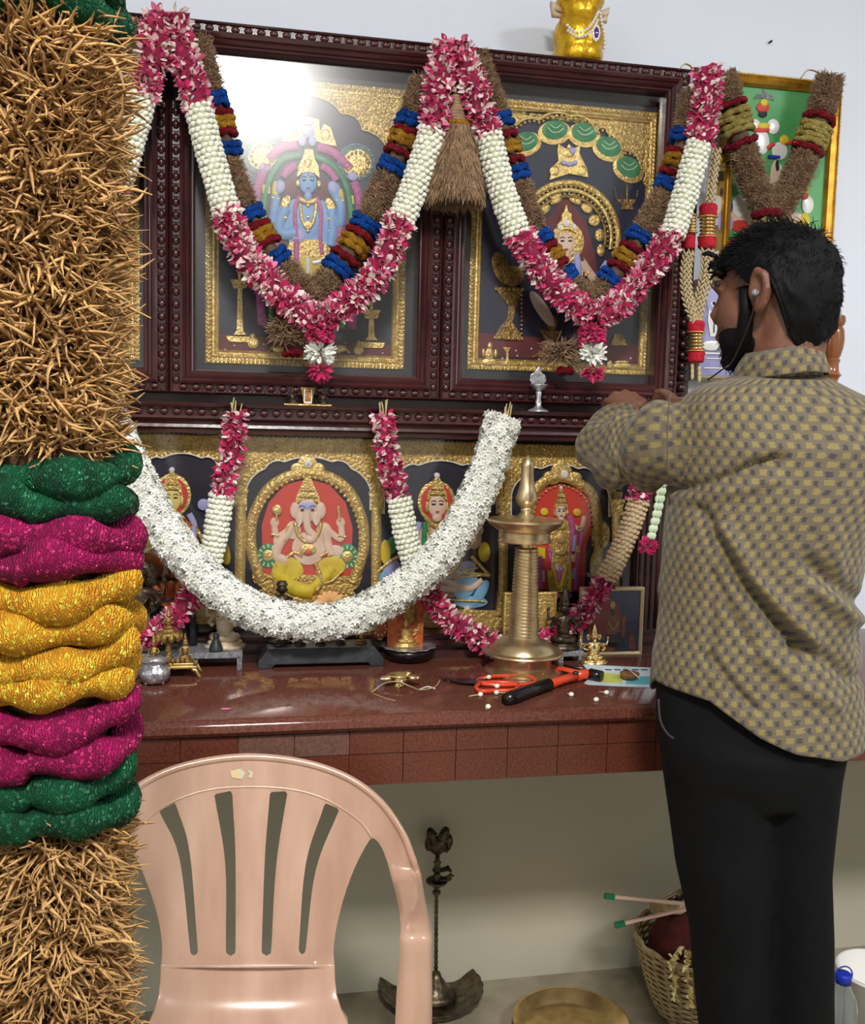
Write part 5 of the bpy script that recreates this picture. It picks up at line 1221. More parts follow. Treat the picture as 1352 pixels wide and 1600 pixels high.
O('arm', MB().tube([flatp(855, 1043, .0085), flatp(880, 1045, .009), flatp(905, 1052, .012)], [.006, .0065, .008], 10, flat=.7), rp, t)
O('jaw', MB().tube([flatp(900, 1056, .013), flatp(915, 1053, .013), flatp(930, 1052, .013)], [.011, .010, .008], 12), rp, t)
O('jaw_head', MB().tube([flatp(922, 1053, .0125), flatp(940, 1057, .012)], [.0115, .0115], 14), 'black', t, label='black round head')
O('bolt', MB().lathe([(.006, 0), (.006, .003), (.001, .004)], flatp(900, 1052, .0215), 12), 'steel', t)
O('metal_rail', MB().tube([flatp(882, 1040, .013), flatp(912, 1045, .016)], .0035, 8), 'steel', t)
bl = T; n = 0
for (x, y, sx, sy, lab_) in ((751, 1085, 733, 1088, 'left of the black plier grip'), (777, 1072, 768, 1071, 'on the orange scissor handle'), (776, 1082, 792, 1083, 'between scissors and plier grip'), (764, 1058, 756, 1060, 'at the scissor pivot'),
                             (848, 1056, 840, 1061, 'behind the black plier grip'), (763, 1104, 760, 1108, 'near the counter edge below the scissors'), (948, 1082, 936, 1081, 'on the bare granite below the newspaper'), (932, 1093, 928, 1095, 'near the counter edge beside the man'), (893, 1085, 885, 1083, 'between the pliers and the counter edge')):
    lift = .0105 if 'handle' in lab_ else .0072 if 'pivot' in lab_ else 0
    t = T('jasmine_bud', 'single loose white jasmine bud '+lab_, 'bud', flatp(x, y, lift), 'loose jasmine buds on the counter')
    mb = MB().ell(flatp(x, y, .0045+lift), (.0052, .0048, .0045), 10, 7); O('bud_head', mb, 'bud', t); O('stalk', MB().tube([flatp(x, y, .004+lift), flatp(sx, sy, .002+lift)], [.0015, .0012], 6), 'stem', t)
# newspaper sheet and wooden cup
t = T('newspaper', 'folded coloured newspaper sheet on the counter beside the man', 'paper', flatp(965, 1055))
A = [(911, 1039), (1040, 1045), (1045, 1076), (920, 1070), (913, 1068), (925, 1056)]
O('sheet', MB().prism([flatp(x, y, .0003) for x, y in A], (0, 0, .0012)), mat('newsprint', (186, 204, 214), .7, 0, (206, 216, 222), 30), t, smooth=False)
O('printed_block', MB().prism([flatp(x, y, .0016) for x, y in ((934, 1050), (975, 1054), (972, 1068), (940, 1066))], (0, 0, .0003)), mat('print_yellow', (190, 194, 96), .7), t, smooth=False)
O('printed_block', MB().prism([flatp(x, y, .0016) for x, y in ((980, 1056), (1038, 1058), (1040, 1070), (978, 1069))], (0, 0, .0003)), mat('print_cyan', (92, 170, 180), .7), t, smooth=False)
lt = MB()
for k in range(6): lt.prism([flatp(x, y, .0016) for x, y in ((946+k*14, 1045.5), (956+k*14, 1046), (956+k*14, 1047.5), (946+k*14, 1047))], (0, 0, .0002))
O('print_lines', lt, 'ink', t, smooth=False)
c = flatp(984, 1061, .0020); t = T('wooden_cup', 'small wooden cup with a white string on the newspaper', 'cup', c)
O('cup', MB().lathe([(.012, 0), (.017, .004), (.020, .012), (.019, .0135), (.013, .011), (.0005, .010)], c, 20), mat('cup_wood', (140, 96, 50), .6, 0, (96, 60, 32), 40), t)
O('string', MB().tube(cr([flatp(975, 1041, .012), flatp(990, 1052, .018), flatp(1000, 1060, .010)], 5), .0009, 5), 'white', t)

# ------------------------------------------------------------------ on the ledge and on the cabinet top
zl = 1.405
c = Vector((at(841, 640, 1.985).x, 1.985, zl)); t = T('silver_lamp', 'small shiny silver oil lamp with a peacock leaf back on the ledge', 'lamp', c)
s_ = sp(841, 610, 1.985)
O('stand', MB().lathe([(17*s_, 0), (16*s_, .003), (7*s_, .008), (4*s_, .014), (5*s_, .020), (3.4*s_, .028), (5*s_, .040), (4*s_, .044)], c, 18), 'silver', t)
O('oil_bowl', MB().lathe([(4*s_, .044), (9*s_, .048), (13*s_, .056), (13*s_, .059), (9*s_, .057), (.0005, .055)], c, 20), 'silver', t)
O('leaf_back', MB().prism([c+Vector((x*s_, .006, .055+z*s_)) for x, z in ((-6, 0), (-13, 8), (-12, 16), (-5, 22), (2, 30), (6, 26), (3, 22), (11, 16), (13, 8), (6, 0))], (0, .003, 0)), 'silver', t, smooth=False, bev=.001)
c = Vector((at(481, 630, 1.99).x, 1.99, zl)); t = T('triple_figurine', 'tiny bronze figurine trio round a white and red mark on the ledge', 'figurine', c); s_ = sp(481, 620, 1.99)
O('tray', MB().box(c.x-37*s_, c.x+37*s_, c.y-.008, c.y+.012, zl, zl+.003), 'gold_plain', t, smooth=False)
for k in (-1, 1): O('figure', idol(MB(), c+Vector((k*24*s_, 0, .003)), 27*s_, w=1.4, arms=2), 'bronze', t)
O('mark_plate', MB().prism([c+Vector((x*s_, -.002, .003+z*s_)) for x, z in ((-6, 0), (6, 0), (11, 26), (-11, 26))], (0, .004, 0)), 'gold_dark', t, smooth=False)
mb = MB(); 
for k in (-1, 1): mb.box(c.x+k*5.5*s_-.001, c.x+k*5.5*s_+.001, c.y-.0032, c.y-.0021, zl+.008, zl+.034)
mb.box(c.x-6*s_, c.x+6*s_, c.y-.0032, c.y-.0021, zl+.005, zl+.008)
O('white_mark', mb, 'pearl', t, smooth=False); O('red_mark', MB().box(c.x-.0012, c.x+.0012, c.y-.0034, c.y-.0021, zl+.0085, zl+.033), 'lip', t, smooth=False)
# golden pot on the cabinet
Yp = 2.08; c = at(903, 97, Yp); c.z = ZF1; s_ = sp(903, 90, Yp)
t = T('golden_pot', 'golden pot draped with white beads and a purple jewel on top of the cabinet', 'pot', c)
gm = mat('foil_wrap', (226, 180, 34), .3, .6, (190, 140, 20), 60, .9, 40)
h0 = lambda y: (97-y)*s_
O('pot_body', MB().lathe([(33*s_, 0), (36*s_, h0(92)), (37*s_, h0(82)), (35*s_, h0(77)), (36*s_, h0(72)), (38*s_, h0(64)), (38*s_, h0(52)), (35*s_, h0(42)), (30*s_, h0(34)), (28*s_, h0(24)), (34*s_, h0(12)), (36*s_, h0(8)), (22*s_, h0(5)), (.001, h0(5))], c, 30), gm, t)
def ont(x, z, r=38): # point on pot front
    u = max(-.98, min(.98, (x-903)/r)); return c+Vector((u*r*s_, -math.sqrt(1-u*u)*r*s_, h0(z)))
bp = MB().ell((0,0,0), 1, 8, 6).mesh('pearl_bead'); bp.materials.append(MT['pearl'])
for pts in ([(876, 52), (884, 62), (898, 62), (910, 50), (918, 36), (922, 28)], [(922, 28), (928, 45), (936, 60), (939, 72)], [(877, 60), (888, 70), (900, 68), (912, 58), (919, 44)]):
    for q in resample(cr([Vector((x, y, 0)) for x, y in pts], 5), 4.6): inst('pearl_bead', bp, t, Matrix.Translation(ont(q.x, q.y)) @ Matrix.Diagonal((2.3*s_, 2.3*s_, 2.3*s_, 1)))
O('jewel_setting', MB().ell(ont(917, 62), (7*s_, 3*s_, 12*s_), 14, 8), 'pearl', t); O('purple_jewel', MB().ell(ont(917, 62)+Vector((0, -.003, 0)), (4*s_, 3*s_, 8*s_), 12, 8), mat('amethyst', (70, 24, 130), .1, 0, coat=1), t, label='purple glass jewel')
bw = MB()
for k in (-1, 1): bw.tube([c+Vector((k*20*s_, .0, h0(24))), c+Vector((k*44*s_, 0, h0(16))), c+Vector((k*40*s_, 0, h0(28))), c+Vector((k*22*s_, 0, h0(30)))], [.004, .010, .008, .004], 8)
O('ribbon', bw, 'soap', t)

# ------------------------------------------------------------------ pictures on the right wall section
YQ = 2.165
def wallpic(name, label, x0, x1, py0, py1, wpx, m_frame, m_board, y=YQ, pref=1200):
    xa, xb = at(x0, 300, y).x, at(x1, 300, y).x; z1 = zz(pref, py0, y); z0 = zz(pref, py1, y)
    t = T(name, label, 'picture', ((xa+xb)/2, y, z0)); w_ = wpx*sp(x0, 300, y)
    O('print', MB().box(xa+.002, xb-.002, y+.002, YW-.0005, z0+.002, z1-.002), m_board, t, smooth=False)
    O('picture_frame', MB().sweep(xa, xb, z0, z1, [(0, YW-.0005), (0, y-.012), (w_*.15, y-.016), (w_*.3, y-.012), (w_*.45, y-.016), (w_*.8, y-.010), (w_, y-.004), (w_, y+.002)]), m_frame, t, smooth=False)
    return t, xa, xb, z0, z1
gb = mat('green_print', (70, 150, 84), .5, 0, (110, 180, 118), 4)
t, xa, xb, z0, z1 = wallpic('deity_picture', 'large green deity picture in a gilt frame, right of the cabinet', 1128, 1302, 121, 445, 15, 'gold_frame', gb)
mats = []
n = 34
bm_ = MB().ell((0,0,0), 1, 6, 4).mesh('fb')
for i in range(n): mats.append(Matrix.Translation((xa+(xb-xa)*(i+.5)/n, YQ-.014, z1-.002)) @ Matrix.Diagonal((.004, .003, .003, 1)))
for i in range(60): mats.append(Matrix.Translation((xb-.002, YQ-.014, z0+(z1-z0)*(i+.5)/60)) @ Matrix.Diagonal((.003, .003, .0038, 1)))
stamp('frame_beading', bm_, mats, 'gold_plain', t)
fg = Fig(t, YQ+.001)
fg('parasol', 'tin', [('p', [(1178, 155), (1182, 148), (1194, 145), (1206, 149), (1210, 157), (1194, 153)]), ('r', [(1194, 146), (1195, 172)], 3), ('e', 1194, 143, 2, 5)], .001)
fg('red_flowers', mat('print_flame', (206, 60, 44), .5), [('e', 1192, 168, 10, 8), ('e', 1190, 203, 14, 5), ('r', [(1198, 232), (1210, 225)], 7), ('r', [(1225, 225), (1238, 222)], 6), ('e', 1258, 306, 5, 8), ('p', [(1125, 378), (1168, 368), (1225, 372), (1228, 400), (1125, 405)]), ('e', 1155, 353, 14, 9)], .0015)
fg('yellow_flowers', 'yellow', [('e', 1194, 161, 6, 6), ('e', 1193, 197, 11, 5), ('e', 1225, 219, 7, 8), ('e', 1128, 248, 8, 7), ('e', 1240, 355, 16, 8), ('e', 1258, 350, 7, 18), ('e', 1258, 298, 6, 7)], .002)
fg('garments', 'pearl', [('e', 1190, 222, 12, 20), ('e', 1180, 196, 8, 10), ('e', 1208, 198, 10, 12), ('e', 1218, 236, 12, 14), ('p', [(1196, 300), (1212, 250), (1222, 260), (1216, 290)]), ('p', [(1128, 260), (1140, 258), (1148, 290), (1138, 285)]), ('e', 1156, 322, 12, 18), ('e', 1122, 320, 8, 14), ('e', 1262, 320, 9, 14), ('p', [(1115, 395), (1150, 380), (1165, 400), (1160, 430), (1115, 430)])], .0012)
fg('blue_cloth', mat('print_blue', (40, 60, 170), .5), [('e', 1138, 322, 7, 14), ('r', [(1200, 245), (1218, 246)], 6), ('e', 1232, 325, 10, 12)], .0018)
fg('lilac_dome', 'lilac', [('e', 1133, 348, 12, 18), ('e', 1133, 330, 6, 8)], .0022)
fg('figures', 'ink', [('e', 1128, 238, 10, 5), ('e', 1192, 178, 7, 6), ('e', 1128, 275, 8, 8), ('e', 1134, 300, 9, 10), ('e', 1214, 262, 4, 12)], .0008)
fg('platform', 'skinpaint', [('p', [(1118, 330), (1165, 328), (1240, 332), (1262, 336), (1262, 350), (1118, 352)]), ('r', [(1168, 330), (1170, 370)], 3), ('e', 1212, 275, 8, 24)], .0006)
t2, xa, xb, z0, z1 = wallpic('deity_picture', 'smaller blue and lilac deity picture in a pale frame beside the man\'s face', 1098, 1180, 437, 595, 8, mat('pale_frame', (156, 146, 120), .5), mat('lilac_print', (132, 128, 176), .5, 0, (160, 160, 200), 20), pref=1110)
fe = Fig(t2, YQ+.001)
fe('halo', 'lilac', [('e', 1116, 470, 12, 20)], .0008); fe('standing_figure', 'pearl', [('p', [(1108, 480), (1122, 480), (1124, 500), (1118, 526), (1110, 526), (1106, 500)]), ('e', 1115, 475, 5, 6), ('e', 1112, 540, 16, 8)], .0014)
fe('figure_head', 'ink', [('e', 1115, 474, 2.5, 3), ('r', [(1116, 488), (1115, 520)], 2)], .003); fe('text_block', 'pearl', [('r', [(1102, 552), (1140, 553)], 3), ('r', [(1104, 560), (1136, 561)], 2), ('r', [(1100, 575), (1150, 576)], 2)], .0008)
t3, xa, xb, z0, z1 = wallpic('framed_painting', 'narrow gilt framed picture mostly hidden behind the head of the man', 1190, 1308, 456, 620, 7, 'gold_frame', 'mat', pref=1290)
rope_border(t3, xa+.012, xb-.012, z0+.012, z1-.012, YQ-.001, .016)
# ribbon loops hanging the garlands
for nm, pts, lab_ in (('jute_loop', [(1252, 122), (1262, 110), (1276, 112), (1290, 124)], 'jute ribbon loop at the top right of the green picture'), ('jute_loop', [(1062, 108), (1070, 100), (1080, 104), (1084, 116)], 'thin jute loop at the top right corner of the cabinet')):
    O(nm, MB().tube(cr([at(x, y, 2.12 if pts[0][0] > 1100 else 2.02) for x, y in pts], 6), .0035, 7, flat=.4), 'stem', cat='ribbon', label=lab_)
# turned wooden post
Yw = 2.06; t = T('wooden_post', 'glossy turned brown wooden post with a finial behind the shoulder of the man', 'post', (at(1296, 600, Yw).x, Yw, ZC))
pm = mat('polished_teak', (150, 88, 46), .2, 0, (112, 62, 32), 12, coat=.6, stretch=(1, 1, .2)); mb = MB()
pc = lathe_px(mb, 1296, Yw, [(1, 489), (9, 490), (15, 494), (16, 502), (14, 508), (12, 510), (14, 513), (15, 518), (16, 530), (15, 542), (12, 556), (10, 560), (12, 562), (10, 570), (11, 580), (13, 584), (15, 586), (12, 590), (10, 594), (10, 620)], 22)
mb2 = MB().lathe([(.022, ZC), (.022, zz(1296, 640, Yw)), (.014, zz(1296, 620, Yw)+.001)], (pc.x, pc.y, 0), 20)
O('finial', mb, pm, t, angle=50); O('post_shaft', mb2, pm, t, angle=50)
# ------------------------------------------------------------------ moulded plastic chair
chair_m = mat('pink_marbled_plastic', (192, 158, 138), .24, 0, (160, 124, 102), 5, coat=.2, stretch=(3, 1, .7), contrast=.7, detail=5)
cx_w = at(388, 1300, 1.55).x
def back_y(x, z): return 1.50+.26*(z-.60)-.75*(x-cx_w)**2
chair = T('plastic_chair', 'pinkish tan moulded plastic armchair with a slatted arched back, facing the camera', 'chair', (cx_w, 1.35, 0))
def plate(outer, holes, fn, step=14):
    """flat piece with openings, laid on the surface y = fn(x, z)"""
    pts = []; edges = []
    def loop(L):
        n0 = len(pts)
        for p in L: pts.append(Vector(p))
        for i in range(len(L)): edges.append((n0+i, n0+(i+1) % len(L)))
    loop(outer)
    for h in holes: loop(h)
    def inside(x, y, L):
        c = False; j = len(L)-1
        for i in range(len(L)):
            if (L[i][1] > y) != (L[j][1] > y) and x < (L[j][0]-L[i][0])*(y-L[i][1])/(L[j][1]-L[i][1])+L[i][0]: c = not c
            j = i
        return c
    xs = [p[0] for p in outer]; ys = [p[1] for p in outer]
    y = min(ys)+step/2
    while y < max(ys):
        x = min(xs)+step/2
        while x < max(xs):
            if inside(x, y, outer) and not any(inside(x, y, h) for h in holes) and all(abs(x-p.x)+abs(y-p.y) > step*.6 for p in pts[:len(outer)+sum(map(len, holes))]): pts.append(Vector((x, y)))
            x += step
        y += step
    vs, es, fs, *_ = delaunay_2d_cdt(pts, edges, [], 1, 1e-5)
    keep = []
    for f in fs:
        c = sum((vs[i] for i in f), Vector((0, 0)))/len(f)
        if inside(c.x, c.y, outer) and not any(inside(c.x, c.y, h) for h in holes): keep.append(f)
    return MB().add([atc(v.x, v.y, fn) for v in vs], keep)
def c2(pts, n=6): return [(p.x, p.y) for p in cr([Vector((x, y, 0)) for x, y in pts], n)]
arc = c2([(112, 1345), (135, 1300), (172, 1262), (235, 1217), (300, 1193), (385, 1182), (470, 1190), (540, 1213), (592, 1250), (628, 1300), (646, 1345)])
redge = c2([(606, 1346), (596, 1322), (583, 1309), (572, 1322), (555, 1355), (540, 1395), (528, 1440), (522, 1480), (523, 1512)])
ledge = c2([(251, 1512), (253, 1480), (248, 1440), (235, 1395), (215, 1345), (203, 1322), (193, 1312), (178, 1325), (166, 1346)])
def slot(tl, tr, ml, mr, bl, br):
    L = c2([tr, mr, br], 5); R = c2([bl, ml, tl], 5)
    b = [(br[0]-1, br[1]+5), ((bl[0]+br[0])/2, br[1]+9), (bl[0]+1, bl[1]+5)]
    return L+b+R+[(tl[0]+3, tl[1]-3), (tr[0]-3, tr[1]-4)]
slots = [slot((249, 1268), (275, 1258), (280, 1340), (296, 1330), (297, 1484), (309, 1484)), slot((335, 1243), (363, 1240), (352, 1350), (368, 1340), (353, 1484), (368, 1484)),
         slot((422, 1240), (449, 1240), (414, 1340), (432, 1350), (409, 1484), (424, 1484)), slot((507, 1258), (530, 1266), (478, 1350), (494, 1358), (467, 1482), (478, 1482))]
CUT = lambda a, b: [(a[0]+(b[0]-a[0])*k/8, a[1]+(b[1]-a[1])*k/8) for k in range(1, 8)]
plate_mb = plate(arc+CUT(arc[-1], redge[0])+redge+ledge+CUT(ledge[-1], arc[0]), slots, back_y)
def solid(o, th, bev=.002):
    s = o.modifiers.new('solid', 'SOLIDIFY'); s.thickness = th; s.offset = 0
    b = o.modifiers.new('bevel', 'BEVEL'); b.width = bev; b.segments = 2; b.limit_method = 'ANGLE'; b.angle_limit = .8
inner_arc = c2([(193, 1312), (218, 1290), (260, 1256), (320, 1234), (385, 1228), (455, 1232), (510, 1248), (560, 1280), (583, 1309)])
O('inner_rib', MB().tube([atc(x, y, back_y)+Vector((0, -.002, 0)) for x, y in inner_arc], .0035, 8, flat=.7), chair_m, chair)
# arms sweep forward and turn down into the front legs
EDGE = []
def arm(outer, inner, deps):
    A = c2(outer, 6); B = c2(inner, 6); Do, Di = atc(*outer[0], back_y).y, atc(*inner[0], back_y).y; D = [p.x for p in cr([Vector((d, 0, 0)) for d in deps], 6)]; n = len(A); m_ = 8; vs = []
    for i in range(n):
        w_ = max(0, 1-i/12)
        for k in range(m_+1):
            f = k/m_; p = at(A[i][0]*(1-f)+B[i][0]*f, A[i][1]*(1-f)+B[i][1]*f, D[i]*(1-w_)+(Do*(1-f)+Di*f)*w_); bulge = .010*(1-(2*f-1)**4)*(1-w_)
            vs.append(p+Vector((0, -bulge, bulge*.5)))
    EDGE.append([vs[i*(m_+1)]+Vector((0, -.002, 0)) for i in range(n)])
    return plate_mb.add(vs, [(i*(m_+1)+k, i*(m_+1)+k+1, (i+1)*(m_+1)+k+1, (i+1)*(m_+1)+k) for i in range(n-1) for k in range(m_)])
e1 = atc(626, 1345, back_y).y
dep = [e1, e1-.008, e1-.04, e1-.16, e1-.215, e1-.225, e1-.228, e1-.235, e1-.26]
_ = (arm([(646, 1345), (651, 1362), (656, 1380), (666, 1425), (671, 1458), (672, 1475), (672, 1520), (672, 1600), (668, 2000)],
                     [(606, 1346), (611, 1362), (618, 1390), (626, 1430), (628, 1458), (627, 1475), (625, 1520), (620, 1600), (606, 2000)], dep))
_ = (arm([(112, 1345), (107, 1362), (100, 1380), (88, 1425), (80, 1458), (78, 1475), (77, 1520), (76, 1600), (80, 2000)],
                     [(166, 1346), (160, 1362), (152, 1390), (142, 1430), (134, 1458), (132, 1475), (131, 1520), (132, 1600), (146, 2000)], dep))
bm = bmesh.new(); bm.from_mesh(plate_mb.mesh('tmp', OFF[chair.name])); bmesh.ops.remove_doubles(bm, verts=bm.verts, dist=.0035); bmesh.ops.recalc_face_normals(bm, faces=bm.faces)
me = bpy.data.meshes.new('back_and_arms'); bm.to_mesh(me); bm.free(); me.polygons.foreach_set('use_smooth', [True]*len(me.polygons))
o = O('back_and_arms', me, chair_m, chair); solid(o, .007)
rp_ = EDGE[1][:20][::-1]+[atc(x, y, back_y)+Vector((0, -.002, 0)) for x, y in arc[1:-1]]+EDGE[0][:20]
O('rim', MB().tube(rp_, [.0062*min(1, (k_+.3)/10, (len(rp_)-.7-k_)/10) for k_ in range(len(rp_))], 10), chair_m, chair)
# seat shell grows out of the foot of the back
row0 = [atc(251+(523-251)*k/20, 1504, back_y)+Vector((0, -.003, 0)) for k in range(21)]; prof_s = [(0, 0), (-.006, -.026), (-.017, -.050), (-.036, -.070), (-.080, -.084), (-.2, -.092), (-.3, -.090), (-.34, -.088), (-.36, -.098), (-.362, -.13)]
vs = []; xm = (row0[0].x+row0[-1].x)/2
for j, (dy, dz) in enumerate(prof_s):
    wf = 1+.42*min(1, (j/5.5))**3.2
    for p in row0: u = (p.x-xm)/(row0[-1].x-xm); vs.append(Vector((xm+(p.x-xm)*wf, p.y+dy, p.z+dz+.018*abs(u)**3*min(1, j/4))))
o = O('seat', MB().add(vs, [(j*21+k, j*21+k+1, (j+1)*21+k+1, (j+1)*21+k) for j in range(9) for k in range(20)]), chair_m, chair); solid(o, .007)
zs = row0[0].z-.115
for s_ in (-1, 1):
    x = xm+s_*.14; o = O('rear_leg', MB().tube([(x, row0[0].y-.02, zs), (x+s_*.02, row0[0].y+.05, .25), (x+s_*.04, row0[0].y+.10, .0)], [.028, .024, .020], 10, flat=.6), chair_m, chair)
st = MB(); st.prism([atc(x, y, back_y)+Vector((0, -.0052, 0)) for x, y in ((360, 1203), (376, 1199), (384, 1206), (378, 1216), (362, 1213))], (0, .001, 0)); st.prism([atc(x, y, back_y)+Vector((0, -.0052, 0)) for x, y in ((386, 1201), (396, 1204), (394, 1214), (387, 1212), (391, 1207))], (0, .001, 0))
O('sticker_residue', st, mat('sticker_scrap', (176, 190, 176), .5, 0, (206, 176, 120), 120), chair, smooth=False, label='torn pale sticker scrap')

# ------------------------------------------------------------------ on the floor under the counter
bz = mat('aged_brass', (104, 92, 70), .35, .7, (52, 44, 34), 50, .4, 60)
c = atz(673, 1560, 0)
t = T('fluted_dish', 'wide dark fluted metal dish on the floor under the lamp stand', 'dish', c)
mb = MB(); vs = []; pf = [(.0005, .004), (.085, .004), (.100, .012), (.118, .030), (.124, .034), (.122, .030), (.104, .008), (.088, 0), (.0005, 0)]
for r, z in pf:
    for k in range(72):
        a_ = 2*PI*k/72; rr = r*(1+(.025*abs(math.sin(a_*12)) if r > .095 else 0)); vs.append(c+Vector((rr*math.cos(a_), rr*math.sin(a_), z)))
mb.add(vs, [(i*72+k, i*72+(k+1)%72, (i+1)*72+(k+1)%72, (i+1)*72+k) for i in range(8) for k in range(72)]); O('dish', mb, bz, t)
ls = c+Vector((.012, 0, .0045)); Yq = ls.y
t = T('bird_lamp', 'tall thin dark bronze oil lamp topped by a carved bird, behind the chair arm', 'lamp', ls)
ztop = zz(670, 1292, Yq); hz = ztop-ls.z
O('base', MB().lathe([(.048, 0), (.050, .006), (.040, .014), (.030, .022), (.024, .034), (.014, .048), (.010, .06)], ls, 26), bz, t)
mb = MB(); P = []
for i in range(60):
    f = i/59; mb_r = .0042+.0009*math.sin(f*90); P.append((Vector(ls)+Vector((-.004*f, 0, .055+f*(hz*.60-.055))), mb_r))
mb.tube([p for p, r in P], [r for p, r in P], 8); O('twisted_rod', mb, bz, t)
q = ls+Vector((-.004, 0, hz*.60)); mb = MB()
mb.lathe([(.005, 0), (.010, .004), (.010, .010), (.006, .013), (.007, .024), (.020, .028), (.026, .034), (.025, .037), (.016, .034), (.009, .036), (.010, .048), (.006, .054), (.012, .062), (.007, .072), (.006, .080)], q, 22)
mb.ell(q+Vector((.018, -.004, .040)), (.018, .010, .006), 12, 6); mb.tube([q+Vector((.022, -.004, .040)), q+Vector((.034, -.005, .050)), q+Vector((.040, -.004, .046))], [.006, .005, .002], 7); mb.tube([q+Vector((.008, 0, .060)), q+Vector((.026, -.002, .066)), q+Vector((.034, 0, .056))], [.005, .007, .003], 7)
O('oil_cups', mb, bz, t, angle=50)
q2 = q+Vector((0, 0, .078)); mb = MB(); hb = ztop-q2.z
mb.lathe([(.006, 0), (.010, .003), (.006, .006), (.005, hb*.25)], q2, 14)
mb.ell(q2+Vector((0, 0, hb*.48)), (.022, .016, hb*.24), 12, 8)
for s_ in (-1, 1): mb.ell(q2+Vector((s_*.014, 0, hb*.72)), (.013, .014, hb*.27), 10, 8, Matrix.Rotation(s_*.3, 3, 'Y'))
mb.ell(q2+Vector((.026, 0, hb*.58)), (.011, .011, hb*.20), 10, 6); mb.ell(q2+Vector((-.022, 0, hb*.55)), (.010, .010, hb*.20), 10, 6); mb.tube([q2+Vector((.024, 0, hb*.62)), q2+Vector((.028, 0, hb*.4)), q2+Vector((.020, 0, hb*.30))], [.006, .005, .004], 7)
for k in range(10): mb.ell(q2+Vector((R_(-.016, .02), -.011, hb*R_(.35, .85))), .0042, 6, 5)
O('bird', mb, bz, t)
c = atz(893, 1618, 0); t = T('brass_plate', 'round polished brass plate with a rolled rim on the floor', 'plate', c)
O('plate', MB().lathe([(.0005, .003), (.095, .003), (.110, .010), (.128, .034), (.133, .036), (.134, .032), (.114, .006), (.097, 0), (.0005, 0)], c, 48), 'brass_pol', t)

# wicker basket
c = atz(1088, 1580, 0); t = T('wicker_basket', 'round open-weave wicker basket on the floor beside the dark trousers', 'basket', c)
wk = mat('wicker', (196, 176, 136), .6, 0, (160, 136, 98), 60)
RB, RT, HB = .085, .150, .185
def br(z): f = z/HB; return RB+(RT-RB)*(f**.7)
for j in range(24):
    z = .006+j*(HB-.012)/23; mb = MB(); P = []
    for k in range(72): a_ = 2*PI*k/72; P.append(c+Vector((math.cos(a_)*(br(z)+.0028*math.cos(14*a_+PI*(j % 2))), math.sin(a_)*(br(z)+.0028*math.cos(14*a_+PI*(j % 2))), z+R_(-.0006, .0006))))
    P.append(P[0]); mb.tube(P, .0030, 5, cap=False); O('weaver', mb, wk, t)
for k in range(28):
    a_ = 2*PI*(k+.5)/28; O('stake', MB().tube([c+Vector((math.cos(a_)*br(z), math.sin(a_)*br(z), z)) for z in [HB*q_/6+.001 for q_ in range(7)]], .0024, 5), wk, t)
mb = MB()
P = [c+Vector((math.cos(2*PI*k/60)*(RT+.003*math.cos(k*PI/2)), math.sin(2*PI*k/60)*(RT+.003*math.cos(k*PI/2)), HB+.002*math.sin(k*PI/2))) for k in range(61)]
mb.tube(P, .0055, 7, cap=False); O('rim', mb, wk, t)
O('basket_floor', MB().lathe([(.0005, .002), (RB, .002), (RB, .006), (.0005, .006)], c, 24), wk, t)
# contents
t = T('red_cloth', 'dark red cloth bundled inside the wicker basket', 'cloth', c+Vector((0, 0, .01)))
mb = MB().ell(c+Vector((0, 0, .150)), (.120, .118, .105), 40, 26)
mb.v = [(x+.006*noise.noise(Vector((x, y, z))*28), y+.006*noise.noise(Vector((x, y, z))*28+Vector((9, 0, 0))), min(z, 9)+.020*noise.noise(Vector((x, y, z))*22+Vector((0, 5, 0)))) for x, y, z in mb.v]
mb.v = [(x if z > .19 else c.x+(x-c.x)*min(1, (br(max(z, .01))-.012)/.128), y if z > .19 else c.y+(y-c.y)*min(1, (br(max(z, .01))-.012)/.128), max(z, .012)) for x, y, z in mb.v]
O('cloth', mb, mat('maroon_cloth', (104, 34, 28), .85, 0, (72, 22, 20), 30, .4, 60), t)
bc = at(1052, 1392, c.y-.02); bc2 = Vector((bc.x+.03, c.y+.0, .268))
t = T('straw_box', 'small open straw box with dark beads on top of the red cloth', 'box', bc2)
rot = Matrix.Rotation(.5, 4, 'Z') @ Matrix.Rotation(-.35, 4, 'X')
def loc(x, y, z): return bc2+(rot @ Vector((x, y, z)))
mb = MB(); A = [(-.055, -.04), (.055, -.04), (.055, .04), (-.055, .04)]
for z in (0, .006, .012, .018): mb.tube([loc(x, y, z) for x, y in A+[A[0]]], .0036, 6)
mb.prism([loc(x, y, 0) for x, y in A], loc(0, 0, .002)-loc(0, 0, 0)); O('box_wall', mb, wk, t)
for i in range(30): O('dark_bead', MB().ell(loc(R_(-.045, .045), R_(-.03, .03), R_(.006, .012)), .006, 8, 6), 'ink', t)
